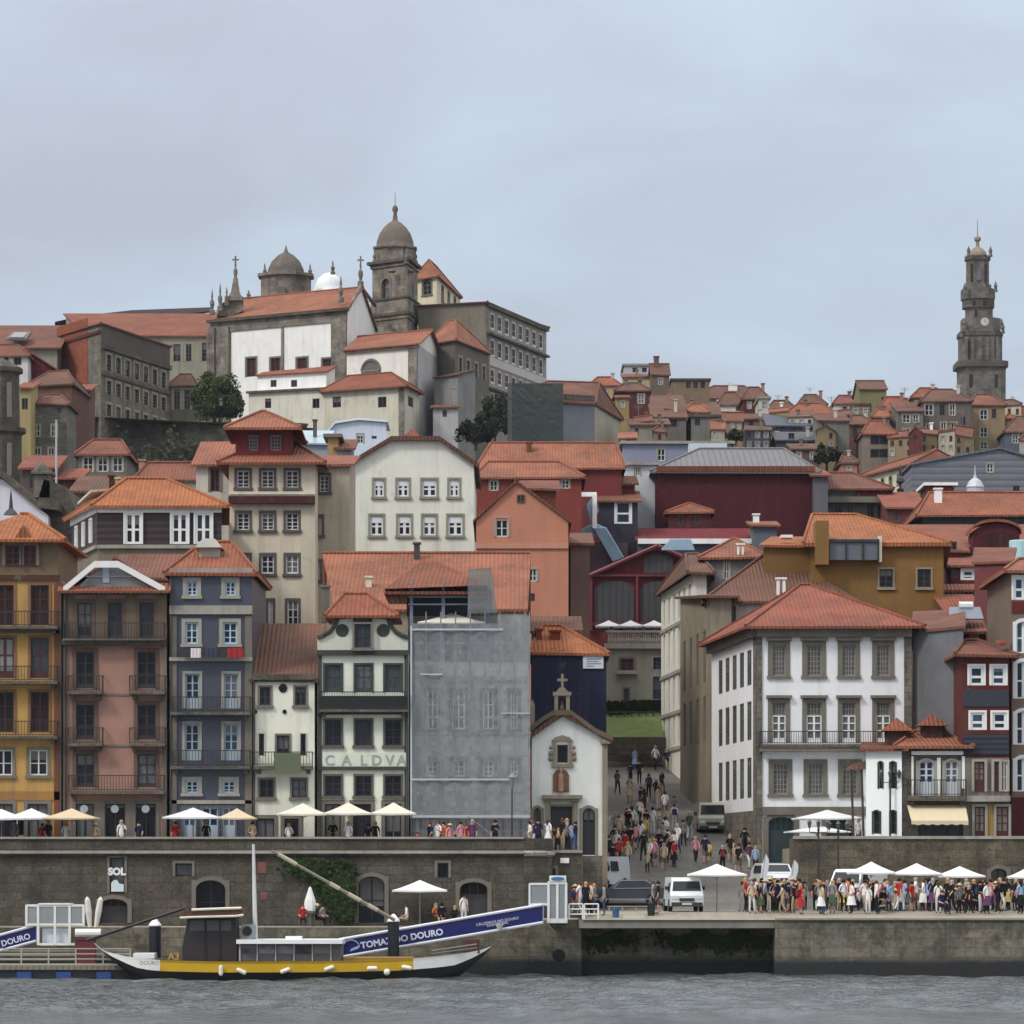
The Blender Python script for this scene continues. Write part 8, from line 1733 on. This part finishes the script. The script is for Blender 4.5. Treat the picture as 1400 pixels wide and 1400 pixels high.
for x, c in ((58, "red"), (66, "black"), (90, "white"), (166, "white"), (190, "navy"), (282, "black"), (455, "black"), (476, "white"), (504, "navy"), (513, "black"), (571, "red"), (588, "navy"), (599, "white"), (606, "orange"), (615, "pink"), (622, "black"), (630, "pink"), (638, "red"), (646, "purple"), (677, "black"), (20, "grey"), (130, "beige"), (240, "red"), (345, "beige"), (395, "white")):
    add(x, pr.uniform(221.0, 222.6), ZT + .0 if False else ZT - .35 + .35, "behind the left terrace parapet", "people on the left terrace", tp=c, rz=pr.uniform(-.8, .8))
for x, c in ((1163, "black"), (1174, "white"), (1200, "black"), (1222, "black"), (1232, "white"), (1342, "grey"), (1382, "white")):
    add(x, 234.6 if x < 1240 else 232.6 + 2.0, PZ(1160, 234) - .25 if False else PZ(1160, 234), "on the right terrace", "people on the right terrace", tp=c)
for x, c, ps in ((433, "black", "seated"), (441, "grey", "seated"), (596, "orange", "seated"), (604, "black", "seated"), (622, "black", "seated"), (634, "white", "standing"), (556, "white", "seated"), (414, "red", "seated")):
    add(x, 216.4, QL + .01, "on the low quay", "people on the low quay", tp=c, ps=ps)
for x, c in ((786, "red"), (793, "white"), (801, "black"), (808, "beige"), (812, "grey"), (826, "grey"), (893, "grey"), (900, "black")):
    add(x, 214.6 if x < 860 else 215.5, qz(214.6 if x < 860 else 215.5) + .01, "by the gangway railings", "people by the gangway railings", tp=c)
for x in (836, 848, 858, 868, 880, 892): add(x, 308.3, PZ(884, 306) - .1, "on the market hall terrace", "people on the market hall terrace")
# low quay cafe furniture
for x, lb in ((428, "small dark round table by the folded umbrella"), (588, "small dark round table left under the low quay umbrella"), (612, "small dark round table right under the low quay umbrella")):
    t = thing("cafe_table", lb, "table", (PX(x, 216.2), 216.2, QL), "tables on the low quay"); part("tabletop", M().lathe((PX(x, 216.2), 216.2, QL + .7), [(.35, 0), (.35, .04)], 12), BLK, t); part("leg", M().tube((PX(x, 216.2), 216.2, QL), (PX(x, 216.2), 216.2, QL + .7), .03), BLK, t)
CLOUD_A = (3.7, 3.98, 4.65); CLOUD_B = (4.35, 5.05, 5.95); ZEN = 3.25
# ------------------------------------------------------------------ camera, light, sky
cam = bpy.data.cameras.new("camera"); co = link(bpy.data.objects.new("camera", cam)); co.location = (0, 0, CZ); co.rotation_euler = (R(90), 0, 0)
cam.sensor_width = 36; cam.lens = 36 * F / 1400; cam.shift_y = (HY - 700) / 1400; cam.clip_start = 1; cam.clip_end = 6000; scene.camera = co
SUN_EL, SUN_AZ = 46.0, 232.0      # high behind the camera's left shoulder, veiled by cloud
sd = bpy.data.lights.new("sun", "SUN"); so = link(bpy.data.objects.new("sun", sd)); sd.energy = 1.5; sd.angle = R(10); sd.color = (1.0, 0.95, 0.88)
az = R(SUN_AZ); v = Vector((math.sin(az) * math.cos(R(SUN_EL)), math.cos(az) * math.cos(R(SUN_EL)), math.sin(R(SUN_EL))))
so.rotation_euler = v.to_track_quat("Z", "Y").to_euler(); so.location = (-60, 100, 150)
wd = bpy.data.worlds.new("World"); scene.world = wd; wd.use_nodes = True; nt = wd.node_tree; bg = nt.nodes["Background"]
sky = nt.nodes.new("ShaderNodeTexSky"); sky.sky_type = "NISHITA"; sky.sun_disc = False; sky.sun_elevation = R(SUN_EL); sky.sun_rotation = R(SUN_AZ)
tc = nt.nodes.new("ShaderNodeTexCoord"); sp = nt.nodes.new("ShaderNodeSeparateXYZ"); nt.links.new(tc.outputs["Generated"], sp.inputs[0])
mp = nt.nodes.new("ShaderNodeMapping"); mp.inputs["Scale"].default_value = (1, 1, 2.6); mp.inputs["Rotation"].default_value = (0, R(14), 0); nt.links.new(tc.outputs["Generated"], mp.inputs[0])
ns = nt.nodes.new("ShaderNodeTexNoise"); ns.inputs["Scale"].default_value = 8; ns.inputs["Detail"].default_value = 7; ns.inputs["Roughness"].default_value = 0.5; ns.inputs["Distortion"].default_value = 0.4; nt.links.new(mp.outputs[0], ns.inputs["Vector"])
cr = nt.nodes.new("ShaderNodeValToRGB"); cr.color_ramp.elements[0].position = 0.36; cr.color_ramp.elements[0].color = (*CLOUD_A, 1); cr.color_ramp.elements[1].position = 0.66; cr.color_ramp.elements[1].color = (*CLOUD_B, 1)
nt.links.new(ns.outputs["Fac"], cr.inputs[0])
gr = nt.nodes.new("ShaderNodeMapRange"); gr.inputs["From Min"].default_value = 0.15; gr.inputs["From Max"].default_value = 1.0; gr.inputs["To Min"].default_value = 1.0; gr.inputs["To Max"].default_value = ZEN; nt.links.new(sp.outputs[2], gr.inputs["Value"])
mu = nt.nodes.new("ShaderNodeVectorMath"); mu.operation = "SCALE"; nm = nt.nodes.new("ShaderNodeMix"); nm.data_type = "RGBA"; fz = nt.nodes.new("ShaderNodeMapRange"); fz.inputs["From Min"].default_value = 0.22; fz.inputs["From Max"].default_value = 0.6; nt.links.new(sp.outputs[2], fz.inputs["Value"]); nt.links.new(fz.outputs[0], nm.inputs[0]); nt.links.new(cr.outputs[0], nm.inputs[6]); nm.inputs[7].default_value = (5.0, 4.95, 4.9, 1); nt.links.new(nm.outputs[2], mu.inputs[0]); nt.links.new(gr.outputs[0], mu.inputs["Scale"])
mx = nt.nodes.new("ShaderNodeMix"); mx.data_type = "RGBA"; mx.inputs[0].default_value = 0.9; nt.links.new(sky.outputs[0], mx.inputs[6]); nt.links.new(mu.outputs[0], mx.inputs[7])
nt.links.new(mx.outputs[2], bg.inputs[0]); bg.inputs[1].default_value = 0.1
scene.view_settings.view_transform = "Standard"; scene.view_settings.look = "None"; scene.view_settings.exposure = 0.42; scene.view_settings.gamma = 1
m = M().box(-930, 930, -58, 2580, -3.6, 135); hz = bpy.data.materials.new("haze"); hz.use_nodes = True; ht = hz.node_tree; ht.nodes.remove(ht.nodes["Principled BSDF"]); pv = ht.nodes.new("ShaderNodeVolumePrincipled"); pv.inputs["Color"].default_value = (0.86, 0.91, 1.0, 1); pv.inputs["Density"].default_value = 0.000045; pv.inputs["Anisotropy"].default_value = 0.2
ht.links.new(pv.outputs[0], ht.nodes["Material Output"].inputs["Volume"]); ho = structure("haze", m, hz); ho["kind"] = "stuff"; scene.cycles.volume_bounces = 0
scene.cycles.max_bounces = 5; scene.cycles.diffuse_bounces = 2; scene.cycles.transparent_max_bounces = 8; scene.cycles.use_denoising = True
